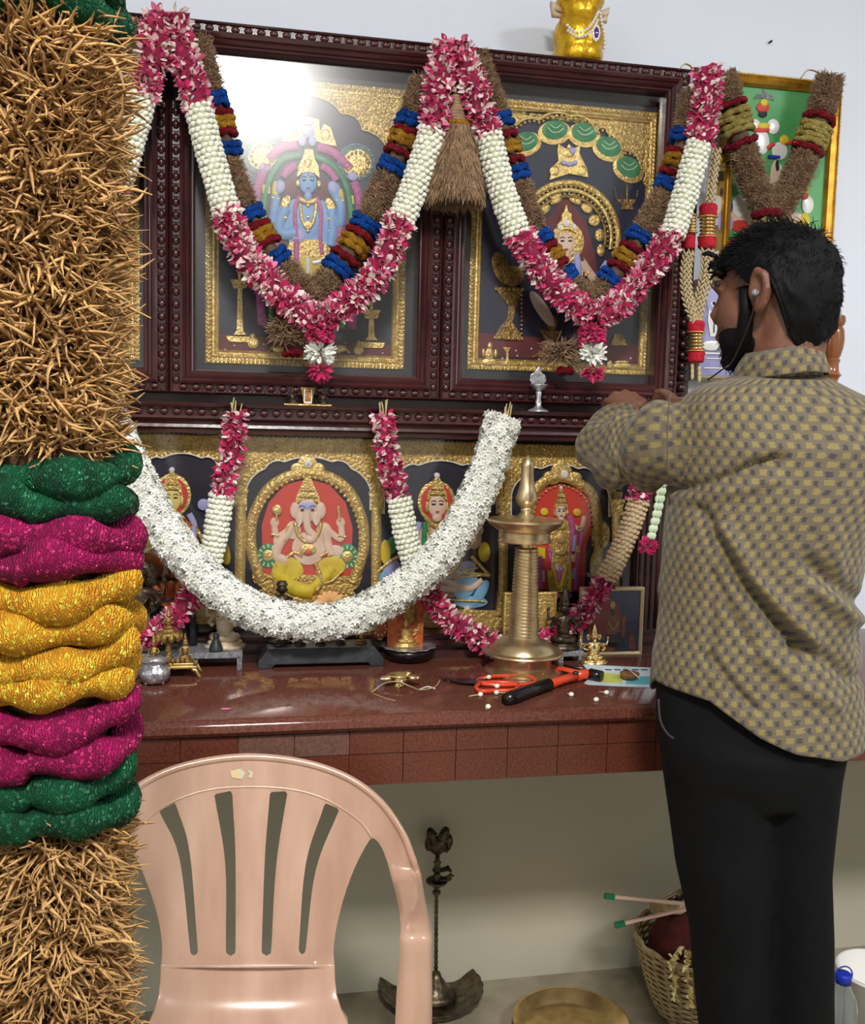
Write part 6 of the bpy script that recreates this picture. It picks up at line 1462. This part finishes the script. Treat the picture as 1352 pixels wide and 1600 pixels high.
for (p0, p1, n_, lab_) in (((946, 1401), (1066, 1412), .0, 'upper flat wooden stick with a green square tip poking out of the basket'), ((962, 1447), (1078, 1420), .0, 'lower flat wooden stick with a green square tip poking out of the basket')):
    Y0 = c.y-.11; a_, b_ = at(*p0, Y0), at(*p1, Y0); t = T('wooden_stick', lab_, 'stick', a_, 'green tipped sticks in the basket'); d = (b_-a_).normalized(); up = Vector((0, 0, 1))-d*d.z; up.normalize()
    O('stick', MB().prism([a_+d*.022-up*.003, b_+d*.04-up*.003, b_+d*.04+up*.003, a_+d*.022+up*.003], (0, .005, 0)), mat('pale_stick', (196, 160, 140), .6), t, smooth=False)
    O('tip', MB().prism([a_-up*.0055-Vector((0, .002, 0)), a_+d*.022-up*.0055-Vector((0, .002, 0)), a_+d*.022+up*.0055-Vector((0, .002, 0)), a_+up*.0055-Vector((0, .002, 0))], (0, .009, 0)), mat('green_tip', (20, 96, 56), .5), t, smooth=False, label='green square tip')
g = Gar('flower_strings', 'tangle of pale yellow flower strings spilling over the basket rim', 'flowers', c+Vector((0, -.1, HB)))
STAMPM['string_flower_mass'] = 'shell'; SF = shared(petal_mesh(.6, 'sf'), 'shell', 'string_flower'); SF.materials.clear(); SF.materials.append(mat('pale_yellow_flower', (226, 208, 140), .7))
for k in range(5):
    a_ = -2.45+.2*k; P = cr([c+Vector((math.cos(a_)*RT*.75, math.sin(a_)*RT*.75, HB+.022)), c+Vector((math.cos(a_)*(RT+.004), math.sin(a_)*(RT+.004), HB+.012)), c+Vector((math.cos(a_+.05)*(RT+.012), math.sin(a_+.05)*(RT+.012), HB-.02)), c+Vector((math.cos(a_+.1)*(RT+.008), math.sin(a_+.1)*(RT+.008), HB-R_(.05, .09)))], 6)
    _O('string', MB().tube(P, .0012, 4), 'stem', g.t)
    for p in resample(P, .0035): g.put('string_flower', SF, basis(p, Vector((R_(-1,1), R_(-1,0), R_(-1,1))), Vector((R_(-1,1), R_(-1,1), 1)), (.009, .009, .014)))
g.flush()
# white bucket and bottle at the right
c = atz(1345, 1640, 0); t = T('white_bucket', 'square white plastic bucket on the floor at the far right', 'bucket', c)
hbk = zz(1320, 1500, c.y)-.03
O('bucket', MB().lathe([(.070, 0), (.085, hbk-.006), (.089, hbk-.004), (.089, hbk), (.081, hbk), (.067, .004), (.0005, .004)], c+Vector((.03, .0, 0)), 40), 'white', t)
b0 = atz(1322, 1660, 0); b0 = Vector((at(1316, 1560, c.y-.13).x, c.y-.13, 0)); hb = zz(1316, 1519, b0.y)
t = T('water_bottle', 'clear plastic water bottle with a blue cap in front of the white bucket', 'bottle', b0)
gl = bpy.data.materials.new('clear_plastic'); gl.use_nodes = True; gb_ = gl.node_tree.nodes['Principled BSDF']; gb_.inputs['Transmission Weight'].default_value = .9; gb_.inputs['Roughness'].default_value = .08; gb_.inputs['IOR'].default_value = 1.2; gb_.inputs['Base Color'].default_value = (.8, .88, .95, 1)
O('bottle', MB().lathe([(.026, 0), (.032, .004), (.032, hb-.075), (.028, hb-.055), (.015, hb-.030), (.014, hb-.018)], b0, 26), gl, t)
cap_m = mat('blue_cap', (24, 50, 170), .35)
O('cap', MB().lathe([(.016, 0), (.016, .018), (.014, .020), (.0005, .020)], b0+Vector((0, 0, hb-.022)), 20), cap_m, t); O('carry_loop', MB().tube([b0+Vector((math.cos(a_)*.020, 0, hb-.008+math.sin(a_)*.020)) for a_ in [k*PI/10 for k in range(-2, 13)]], .0016, 6), cap_m, t)

# ------------------------------------------------------------------ the man
YM = 1.42
man = T('person', 'man seen from behind in a yellow-patterned grey-brown shirt and black trousers, working at the altar', 'person', (at(1210, 1900, YM).x, YM, 0))
skin = mat('brown_skin', (124, 82, 62), .5, 0, (104, 66, 50), 30, .15, 200, sss=.08)
HC = at(1205, 462, YM)                      # head centre
phi = math.radians(48); fw = Vector((_f.x, _f.y, 0)).normalized(); lf = Vector((-fw.y, fw.x, 0))
FD = (fw*math.cos(phi)+lf*math.sin(phi)-Vector((0, 0, .10))).normalized(); LD = Vector((0, 0, 1)).cross(FD).normalized(); UD = FD.cross(LD)
def hp_(f, l, u): return HC+FD*f+LD*l+UD*u
RH = Matrix((FD, LD, UD)).transposed()
body = MB()
body.ell(hp_(-.012, 0, .018), (.084, .067, .080), 24, 16, RH); body.ell(hp_(.030, 0, -.030), (.058, .058, .078), 20, 14, RH); body.ell(hp_(.052, 0, -.085), (.030, .032, .024), 14, 10, RH)
body.tube([hp_(.076, 0, .018), hp_(.095, 0, -.018), hp_(.088, 0, -.030)], [.008, .011, .009], 10); body.ell(hp_(.076, 0, .025), (.012, .05, .012), 12, 8, RH)
body.ell(hp_(.086, 0, -.055), (.008, .022, .009), 12, 8, RH)
for s_ in (-1, 1):
    body.tube([hp_(-.004, s_*.076, .014), hp_(-.016, s_*.088, .026), hp_(-.030, s_*.094, .018), hp_(-.033, s_*.093, -.004), hp_(-.022, s_*.086, -.024), hp_(-.008, s_*.076, -.034)], [.007, .0075, .0075, .007, .007, .009], 10)
    body.ell(hp_(-.014, s_*.076, -.004), (.019, .010, .030), 12, 8, RH)
NB = at(1215, 600, YM-.01)
body.tube([hp_(-.030, 0, -.03), hp_(-.030, 0, -.075), NB, NB-Vector((0, 0, .06))], [.055, .053, .058, .085], 20)
SL, SR = at(1078, 668, YM), at(1352, 668, YM)
CH = at(1210, 720, YM); PV = at(1180, 1090, YM)
body.ell((SL+SR)/2-Vector((0, 0, .10)), (.125, .085, .16), 24, 14); body.tube([SL, (SL+SR)/2, SR], [.05, .075, .05], 14)
body.tube([CH, at(1195, 900, YM), PV], [.11, .10, .12], 20, flat=.8, up=(0, 1, 0))
EL, WL = at(962, 708, 1.57), at(978, 662, 1.70); ER, WR = at(1310, 790, 1.60), at(1085, 648, 1.74)
body.tube([SL, SL.lerp(EL, .5), EL], [.048, .044, .038], 12); body.tube([EL, EL.lerp(WL, .5), WL], [.038, .034, .026], 12); body.ell(EL, .039, 12, 8)
body.tube([SR, SR.lerp(ER, .5), ER], [.048, .044, .038], 12); body.tube([ER, ER.lerp(WR, .5), WR], [.038, .034, .026], 12); body.ell(ER, .039, 12, 8)
def hand(W, palm, dirs, thumb, r=.0085, nrm=None):
    """palm lump with five separate bent fingers"""
    body.tube([W, W.lerp(palm, .5), palm], [.026, .031, .030], 12, flat=.62)
    for (root, mid, tip) in dirs: body.tube([palm.lerp(root, .3), root, mid, tip], [r*1.15, r*1.08, r, r*.85], 8); body.ell(tip, r*.85, 8, 6)
    body.tube([W.lerp(palm, .6)]+thumb, [r*1.3, r*1.25, r*1.1, r*.9], 8); body.ell(thumb[-1], r*.9, 8, 6)
PL = at(974, 634, 1.755)
def hpx(x, y, Y): return at(x, y, Y)
hand(WL, PL, [(hpx(950, 626, 1.775), hpx(944, 634, 1.815), hpx(952, 645, 1.835)), (hpx(962, 617, 1.785), hpx(955, 622, 1.83), hpx(960, 634, 1.85)), (hpx(977, 614, 1.79), hpx(973, 618, 1.835), hpx(974, 630, 1.852)), (hpx(991, 618, 1.785), hpx(990, 620, 1.825), hpx(988, 632, 1.843))],
     [hpx(1000, 632, 1.765), hpx(1006, 628, 1.79), hpx(1000, 624, 1.815)])
PR = at(1052, 632, 1.80)
hand(WR, PR, [(hpx(1042, 617, 1.83), hpx(1034, 613, 1.86), hpx(1026, 620, 1.875)), (hpx(1036, 622, 1.83), hpx(1028, 620, 1.865), hpx(1020, 628, 1.875)), (hpx(1034, 630, 1.825), hpx(1027, 630, 1.855), hpx(1022, 636, 1.865)), (hpx(1034, 638, 1.82), hpx(1028, 640, 1.845), hpx(1025, 646, 1.85))],
     [hpx(1046, 618, 1.79), hpx(1036, 612, 1.80), hpx(1026, 612, 1.815)])
KL, KR = at(1140, 1450, YM+.01), at(1243, 1450, YM-.02); ALx, ARx = at(1145, 1880, YM+.01).x, at(1262, 1880, YM-.01).x
AL, AR = Vector((at(1155, 1880, YM).x, YM+.0, .085)), Vector((at(1257, 1880, YM-.03).x, YM-.03, .085))
HLj, HRj = at(1122, 1130, YM), at(1222, 1130, YM)
for a_, k_, n_ in ((HLj, KL, AL), (HRj, KR, AR)):
    body.tube([a_, k_, n_], [.070, .042, .032], 14)
    body.tube([n_+Vector((0, -.045, -.045)), n_+Vector((0, .02, -.045)), n_+Vector((0, .10, -.058)), n_+Vector((0, .16, -.066))], [.034, .040, .038, .020], 12, flat=.8)
    body.ell(n_+Vector((0, -.03, -.05)), (.034, .040, .034), 12, 8)
    for q_ in range(5): body.tube([n_+Vector((-.030+.015*q_, .13, -.070)), n_+Vector((-.034+.017*q_, .185-.006*abs(q_-1.5), -.074))], [.009, .008], 7)
zmin = min(v[2] for v in body.v)
body.v = [(x, y, max(z, .001)) for x, y, z in body.v]
ob = O('body', body, skin, man, fix=False)
rm = ob.modifiers.new('remesh', 'REMESH'); rm.mode = 'VOXEL'; rm.voxel_size = .0055; rm.use_smooth_shade = True
sm = ob.modifiers.new('smooth', 'SMOOTH'); sm.factor = .5; sm.iterations = 3
# face details
eyew = mat('eye_white', (220, 214, 204), .3)
for s_ in (-1, 1):
    O('eye', MB().ell(hp_(.055, s_*.028, .004), (.010, .012, .008), 12, 8, RH), eyew, man); O('iris', MB().ell(hp_(.0645, s_*.028, .003), (.002, .005, .005), 10, 6, RH), 'ink', man)
    O('eyebrow', MB().tube([hp_(.081, s_*.014, .024), hp_(.078, s_*.032, .029), hp_(.064, s_*.050, .023)], [.004, .005, .003], 6), 'ink', man)
O('lips', MB().ell(hp_(.086, 0, -.055), (.006, .020, .006), 12, 6, RH), mat('lip_brown', (120, 66, 58), .5), man)
hairm = mat('black_hair', (4, 4, 5), .65, 0, (9, 8, 10), 30, spec=.18)
# hair: cap over the skull, long on top, cropped at the neck
def hair_surf(th, ph):
    """th round the head (0 = face), ph up from -90 to 90"""
    ct_, st_ = math.cos(th), math.sin(th); back = (1-ct_)/2
    cp_ = math.cos(ph) if ph > 0 else math.cos(ph)**.72
    f = (.096+.004*math.sin(3*th))*ct_*cp_-.014; l = .081*st_*cp_; u = .018+(.088 if ph > 0 else .128)*math.sin(ph)
    return f, l, u
def hair_lo(th):
    d = abs(math.degrees(math.atan2(math.sin(th), math.cos(th))))
    return math.radians(np.interp(d, [0, 55, 78, 92, 104, 118, 140, 180], [24, 22, -4, 10, -8, -48, -66, -72]))
hm = MB(); vs = []; NT, NP = 64, 34
for j in range(NP+1):
    for k in range(NT):
        th = 2*PI*k/NT; lo = hair_lo(th)
        ph = lo+(PI/2-lo)*j/NP; f, l, u = hair_surf(th, ph); d = .0065*noise.noise(Vector((f, l, u))*42)+.004*noise.noise(Vector((f, l, u))*95)
        v = Vector((f+.014, l, u-.022)); v = v*(1+d/.1); vs.append(hp_(v.x-.014, v.y, v.z+.022))
n0 = len(vs)
for k in range(NT):
    p = vs[k]; q = HC+(p-HC)*.80; vs.append(q)
hm.add(vs, [(j*NT+k, j*NT+(k+1)%NT, (j+1)*NT+(k+1)%NT, (j+1)*NT+k) for j in range(NP) for k in range(NT)]+[(n0+k, n0+(k+1)%NT, (k+1)%NT, k) for k in range(NT)])
hair = O('hair', hm, hairm, man)
ms = []
for _ in range(5200):
    th = R_(-PI, PI); lo = hair_lo(th); s__ = R_(math.sin(lo), 1); ph = math.asin(s__)
    f, l, u = hair_surf(th, ph); p = hp_(f, l, u); n = (p-hp_(-.014, 0, .02)).normalized(); top = max(0, math.sin(ph))
    L_ = (.010+.012*top)*R_(.6, 1.3); dr = (n*R_(.1, .5)+FD*(.5*top)+LD*R_(-.6, .6)-UD*(.7*(1-top))+Vector((R_(-.4,.4), R_(-.4,.4), R_(-.4,.4))))
    ms.append(basis(p-n*.004, dr, n, (L_*.7, L_*.7, L_)))
o = stamp('hair_strand', FIB[0], ms, hairm, hair)
for k_ in range(1):
    tf = MB()
    for i in range(34):
        b = hp_(.070+R_(-.02, .01), R_(-.05, .055), .055+R_(-.02, .02)); tf.tube([b, b+FD*.010+UD*.007+LD*R_(-.01,.01), b+FD*.019+UD*R_(-.006, .008)+LD*R_(-.012,.016)], [.0045, .0035, .001], 5)
    O('fringe', tf, hairm, hair)
# short beard
bd = MB()
for s_ in (-1, 1): bd.tube([hp_(.016, s_*.064, .010), hp_(.014, s_*.062, -.030), hp_(.026, s_*.050, -.070), hp_(.050, s_*.028, -.094), hp_(.074, 0, -.096)], [.008, .011, .014, .016, .015], 10)
bd.ell(hp_(.066, 0, -.086), (.018, .028, .020), 14, 8, RH); bd.ell(hp_(.037, 0, -.062), (.047, .0565, .050), 24, 16, RH)
bo = O('beard', bd, hairm, man); ms = []
for _ in range(900):
    v = Vector(random.choice(bd.v)); n = (v-hp_(.02, 0, -.04)).normalized(); ms.append(basis(v, n*.6-UD*.8+Vector((R_(-.4,.4), R_(-.4,.4), 0)), n, (.007, .007, .010)))
stamp('beard_hair', FIB[2], ms, hairm, bo)
# earphone
O('earphone', MB().ell(hp_(-.014, .092, -.008), .0055, 10, 8), 'tin', man, label='small silver earphone'); O('earphone_wire', MB().tube(cr([hp_(-.014, .094, -.012), hp_(-.006, .092, -.045), at(1146, 562, YM-.03), at(1128, 578, YM-.02), at(1106, 594, YM+.02)], 8), .0012, 6), 'black', man)

# shirt ------------------------------------------------------------
sh = bpy.data.materials.new('patterned_shirt'); sh.use_nodes = True
def shirt_nodes():
    nt = sh.node_tree; N = nt.nodes; L = nt.links; b = N['Principled BSDF']; b.inputs['Roughness'].default_value = .8; b.inputs['Sheen Weight'].default_value = .15
    uv = N.new('ShaderNodeUVMap'); se = N.new('ShaderNodeSeparateXYZ'); L.new(uv.outputs[0], se.inputs[0])
    def mth(op, a, b_=None, c_=None):
        n = N.new('ShaderNodeMath'); n.operation = op
        for i, v in enumerate((a, b_, c_)):
            if v is None: continue
            if isinstance(v, (int, float)): n.inputs[i].default_value = v
            else: L.new(v, n.inputs[i])
        return n.outputs[0]
    nz = N.new('ShaderNodeTexNoise'); nz.inputs['Scale'].default_value = 260; L.new(uv.outputs[0], nz.inputs['Vector'])
    jit = mth('MULTIPLY', mth('SUBTRACT', nz.outputs['Fac'], .5), .35)
    u = mth('MULTIPLY', se.outputs[0], 1/.0245); v = mth('MULTIPLY', se.outputs[1], 1/.0135)
    row = mth('FLOOR', v); odd = mth('MODULO', row, 2.0); x = mth('FRACT', mth('ADD', mth('ADD', u, mth('MULTIPLY', odd, .5)), 0.0)); y = mth('FRACT', v)
    def box(x0, x1, y0, y1):
        xj = mth('ADD', x, jit); yj = mth('ADD', y, jit)
        return mth('MULTIPLY', mth('MULTIPLY', mth('GREATER_THAN', xj, x0), mth('LESS_THAN', xj, x1)), mth('MULTIPLY', mth('GREATER_THAN', yj, y0), mth('LESS_THAN', yj, y1)))
    ym = box(.10, .48, .2, .85); dm = box(.60, .84, .12, .72)
    n2 = N.new('ShaderNodeTexNoise'); n2.inputs['Scale'].default_value = 900; L.new(uv.outputs[0], n2.inputs['Vector'])
    base = N.new('ShaderNodeMix'); base.data_type = 'RGBA'; base.inputs[6].default_value = lin((82, 72, 56)); base.inputs[7].default_value = lin((108, 97, 80)); L.new(n2.outputs['Fac'], base.inputs[0])
    m1 = N.new('ShaderNodeMix'); m1.data_type = 'RGBA'; L.new(mth('MULTIPLY', ym, .52), m1.inputs[0]); L.new(base.outputs[2], m1.inputs[6]); m1.inputs[7].default_value = lin((150, 132, 58))
    m2 = N.new('ShaderNodeMix'); m2.data_type = 'RGBA'; L.new(mth('MULTIPLY', dm, .75), m2.inputs[0]); L.new(m1.outputs[2], m2.inputs[6]); m2.inputs[7].default_value = lin((38, 37, 46))
    L.new(m2.outputs[2], b.inputs['Base Color'])
    bp = N.new('ShaderNodeBump'); bp.inputs['Strength'].default_value = .15; bp.inputs['Distance'].default_value = .001; L.new(n2.outputs['Fac'], bp.inputs['Height']); L.new(bp.outputs[0], b.inputs['Normal'])
shirt_nodes()
rows = [(584, 1165, 1268), (590, 1145, 1282), (598, 1118, 1300), (608, 1090, 1320), (620, 1068, 1342), (640, 1050, 1364), (665, 1043, 1378), (700, 1044, 1384), (760, 1046, 1366), (800, 1040, 1344), (850, 1028, 1330), (900, 1026, 1320), (960, 1022, 1317), (1010, 1015, 1319), (1050, 1011, 1323), (1100, 1016, 1327), (1150, 1020, 1326)]
RY = [r[0] for r in rows]; RL = [r[1] for r in rows]; RR = [r[2] for r in rows]
hemx = [980, 1010, 1060, 1120, 1170, 1230, 1280, 1325, 1380]; hemy = [1052, 1052, 1062, 1108, 1135, 1150, 1146, 1112, 1100]
folds = [([(1052, 790), (1066, 830), (1092, 885), (1132, 932), (1182, 988)], -.016, 8), ([(1070, 815), (1108, 885), (1150, 930), (1200, 975)], .009, 9), ([(1036, 768), (1068, 748), (1112, 722), (1140, 712)], -.013, 7), ([(1070, 765), (1110, 752), (1130, 742)], .006, 8),
         ([(1062, 880), (1080, 930), (1112, 985)], -.006, 5), ([(1055, 1000), (1085, 1045), (1110, 1070)], -.008, 6), ([(1063, 800), (1060, 900), (1058, 1000), (1050, 1050)], -.004, 4), ([(1190, 860), (1250, 905), (1318, 935)], -.010, 12), ([(1200, 900), (1260, 940), (1318, 960)], .009, 12),
         ([(1180, 985), (1230, 1010), (1270, 1040), (1318, 1040)], -.008, 11), ([(1120, 990), (1180, 1040), (1240, 1070)], .006, 12), ([(1270, 640), (1300, 650), (1335, 656)], .005, 5), ([(1290, 990), (1310, 960), (1320, 950)], -.008, 8), ([(1230, 830), (1240, 900), (1260, 960)], .004, 14),
         ([(1050, 627), (1110, 620), (1180, 618), (1260, 630), (1335, 655)], -.0022, 2.5)]
def fold_d(x, y):
    d = 0
    for P, A, w_ in folds:
        best = 1e9
        for (ax, ay), (bx, by) in zip(P, P[1:]):
            vx, vy = bx-ax, by-ay; t_ = max(0, min(1, ((x-ax)*vx+(y-ay)*vy)/(vx*vx+vy*vy))); dd = (x-ax-vx*t_)**2+(y-ay-vy*t_)**2; best = min(best, dd)
        if best < (w_*3)**2: d += 1.7*A*math.exp(-best/(w_*w_))
    return d
sm_ = MB(); vs = []; uvs = []; NR, NK = 110, 150
for i in range(NR+1):
    for k in range(NK):
        th = 2*PI*k/NK; cth, sth = math.cos(th), math.sin(th)
        fr = i/NR; pyh = 1075
        xm0 = np.interp(1080, RY, RL)*.5+np.interp(1080, RY, RR)*.5; xa0 = (np.interp(1080, RY, RR)-np.interp(1080, RY, RL))/2
        hem = np.interp(xm0+xa0*cth, hemx, hemy); hem = hem if sth < 0 else hem*(1-min(1, sth*2))+1085*min(1, sth*2)
        py = 584+(hem-584)*fr
        Lx, Rx = np.interp(py, RY, RL), np.interp(py, RY, RR); A_ = at(Lx, py, YM); B_ = at(Rx, py, YM); C_ = (A_+B_)/2; a_ = (B_.x-A_.x)/2*.955
        dep_ = np.interp(py, [584, 600, 640, 700, 800, 900, 1000, 1100, 1150], [.060, .075, .105, .125, .122, .112, .110, .118, .122])
        if sth > 0: dep_ *= 1.0
        e_ = .85; X = a_*math.copysign(abs(cth)**e_, cth); Yv = dep_*math.copysign(abs(sth)**e_, sth)
        p = Vector((C_.x+X, YM+Yv-(.02 if py > 620 else .02*(py-584)/36), C_.z))
        if sth < .25:
            xp = Lx+(Rx-Lx)*(X/a_+1)/2; dd = fold_d(xp, py); nrm = Vector((cth*.5, sth, 0)); p += nrm*dd
        p += Vector((cth, sth, 0))*(.0065*noise.noise(p*9)+.0020*noise.noise(p*26))
        vs.append(p); uvs.append((th/(2*PI)*1.02*1.0, p.z))
sm_.add(vs, [(i*NK+k, i*NK+(k+1)%NK, (i+1)*NK+(k+1)%NK, (i+1)*NK+k) for i in range(NR) for k in range(NK)])
def sleeve(pts, rad, seedv, n=70, m_=44, cuff=True):
    P = cr(pts, 10); Rd = [p.x for p in cr([Vector((r, 0, 0)) for r in rad], 10)]; F = frames(P); L_ = 0; V = []; n0 = len(sm_.v)
    for i, (p, t_, a_, b_) in enumerate(F):
        if i: L_ += (p-P[i-1]).length
        for k in range(m_):
            th = 2*PI*k/m_; w1 = .006*noise.noise(Vector((th*1.2, L_*34, seedv)))+.0035*math.sin(L_*95+2.2*math.sin(th+seedv)+th)
            edge_ = min(1, i/6, (len(F)-1-i)/4)
            r = Rd[i]+w1*edge_*1.3
            V.append(p+(a_*math.cos(th)+b_*math.sin(th))*r); uvs.append((L_*1.25, th*.070))
    sm_.add(V, [(i*m_+k, i*m_+(k+1)%m_, (i+1)*m_+(k+1)%m_, (i+1)*m_+k) for i in range(len(F)-1) for k in range(m_)])
CL = EL.lerp(WL, .80); CRr = ER.lerp(WR, .85)
sleeve([at(1092, 690, YM), at(1040, 695, YM+.03), at(1000, 703, YM+.08), at(962, 708, 1.545), at(951, 692, 1.60), at(962, 672, 1.655), at(974, 660, 1.695)], [.072, .070, .064, .056, .052, .044, .035], 1.3)
sleeve([SR-Vector((.02, 0, .02)), SR.lerp(ER, .4), SR.lerp(ER, .8), ER, ER.lerp(WR, .3), ER.lerp(WR, .6), CRr], [.070, .066, .058, .056, .048, .042, .036], 5.7)
# collar
Lc, Rc = at(1163, 580, YM-.01), at(1270, 572, YM-.01); cc = (Lc+Rc)/2; ac = (Rc.x-Lc.x)/2; V = []
prof_c = [(1.06, -.012, 0), (1.02, .012, .1), (.97, .030, 0), (1.0, .034, 0), (1.10, .020, 0), (1.24, -.006, 0), (1.22, -.009, 0)]
for (s_, dz, _) in prof_c:
    for k in range(60):
        th = 2*PI*k/60; drop = .030*max(0, math.sin(th))+.012*max(0, -math.cos(th))
        V.append(Vector((cc.x+ac*s_*math.cos(th), cc.y+.068*s_*math.sin(th), cc.z+dz-drop))); uvs.append((th*.075+.3, dz*1.2+s_*.03))
sm_.add(V, [(i*60+k, i*60+(k+1)%60, (i+1)*60+(k+1)%60, (i+1)*60+k) for i in range(6) for k in range(60)])
sm_.uv = uvs
so = O('shirt', sm_, sh, man)
s2 = so.modifiers.new('solid', 'SOLIDIFY'); s2.thickness = .0018; s2.offset = -1
O('sleeve_seam', MB().tube(cr([at(1047, 615, YM-.05), at(1045, 650, YM-.087), at(1043, 690, YM-.094), at(1044, 740, YM-.088)], 8), .0012, 5), mat('seam_thread', (88, 78, 60), .8), man)

# trousers ---------------------------------------------------------
tr = MB()
def ringloft(lst, depf, cap=True):
    V = []; nk = 36
    for (py, l, r, Y) in lst:
        A_ = at(l, py, Y); B_ = at(r, py, Y); C_ = (A_+B_)/2; a_ = (B_.x-A_.x)/2
        for k in range(nk): th = 2*PI*k/nk; V.append(Vector((C_.x+a_*math.cos(th), Y+depf(py)*math.sin(th), C_.z)))
    n = len(lst); tr.add(V, [(i*nk+k, i*nk+(k+1)%nk, (i+1)*nk+(k+1)%nk, (i+1)*nk+k) for i in range(n-1) for k in range(nk)]+[tuple(range(nk)), tuple(range((n-1)*nk, n*nk))])
ringloft([(1020, 1035, 1305, YM-.02), (1060, 1028, 1312, YM-.02), (1110, 1028, 1314, YM-.02), (1160, 1034, 1308, YM-.02), (1200, 1042, 1300, YM-.02), (1240, 1060, 1285, YM-.01)], lambda py: np.interp(py, [1020, 1110, 1160, 1240], [.082, .096, .110, .09]))
ringloft([(1150, 1036, 1200, YM-.01), (1200, 1042, 1200, YM-.01), (1300, 1054, 1199, YM), (1350, 1061, 1198, YM), (1450, 1083, 1197, YM+.01), (1573, 1094, 1196, YM+.01), (1700, 1106, 1194, YM), (1860, 1118, 1192, YM)], lambda py: np.interp(py, [1150, 1300, 1573, 1860], [.098, .085, .065, .055]))
ringloft([(1150, 1180, 1306, YM-.02), (1200, 1182, 1298, YM-.02), (1300, 1186, 1287, YM-.02), (1350, 1188, 1284, YM-.02), (1450, 1196, 1290, YM-.02), (1573, 1200, 1292, YM-.02), (1700, 1206, 1296, YM-.03), (1870, 1214, 1300, YM-.03)], lambda py: np.interp(py, [1150, 1300, 1573, 1870], [.098, .085, .065, .055]))
tv = []
for x, y, z in tr.v:
    d = .006*noise.noise(Vector((x*5, y*5, z*9)))+.004*noise.noise(Vector((x*14, y*14, z*7))+Vector((3, 3, 3))); tv.append((x+d, y-abs(d), z))
tr.v = tv
to = O('trousers', tr, mat('black_trousers', (8, 8, 11), .85, 0, (5, 5, 7), 40, .3, 14, spec=.2, stretch=(1, 1, .5)), man, fix=False)
rm = to.modifiers.new('remesh', 'REMESH'); rm.mode = 'VOXEL'; rm.voxel_size = .007; rm.use_smooth_shade = True
s3 = to.modifiers.new('smooth', 'SMOOTH'); s3.factor = .5; s3.iterations = 5
O('pocket_edge', MB().tube(cr([at(1029, 1092, YM-.085), at(1032, 1125, YM-.095), at(1042, 1145, YM-.102), at(1053, 1154, YM-.105)], 6), .0018, 6), 'ink', man)
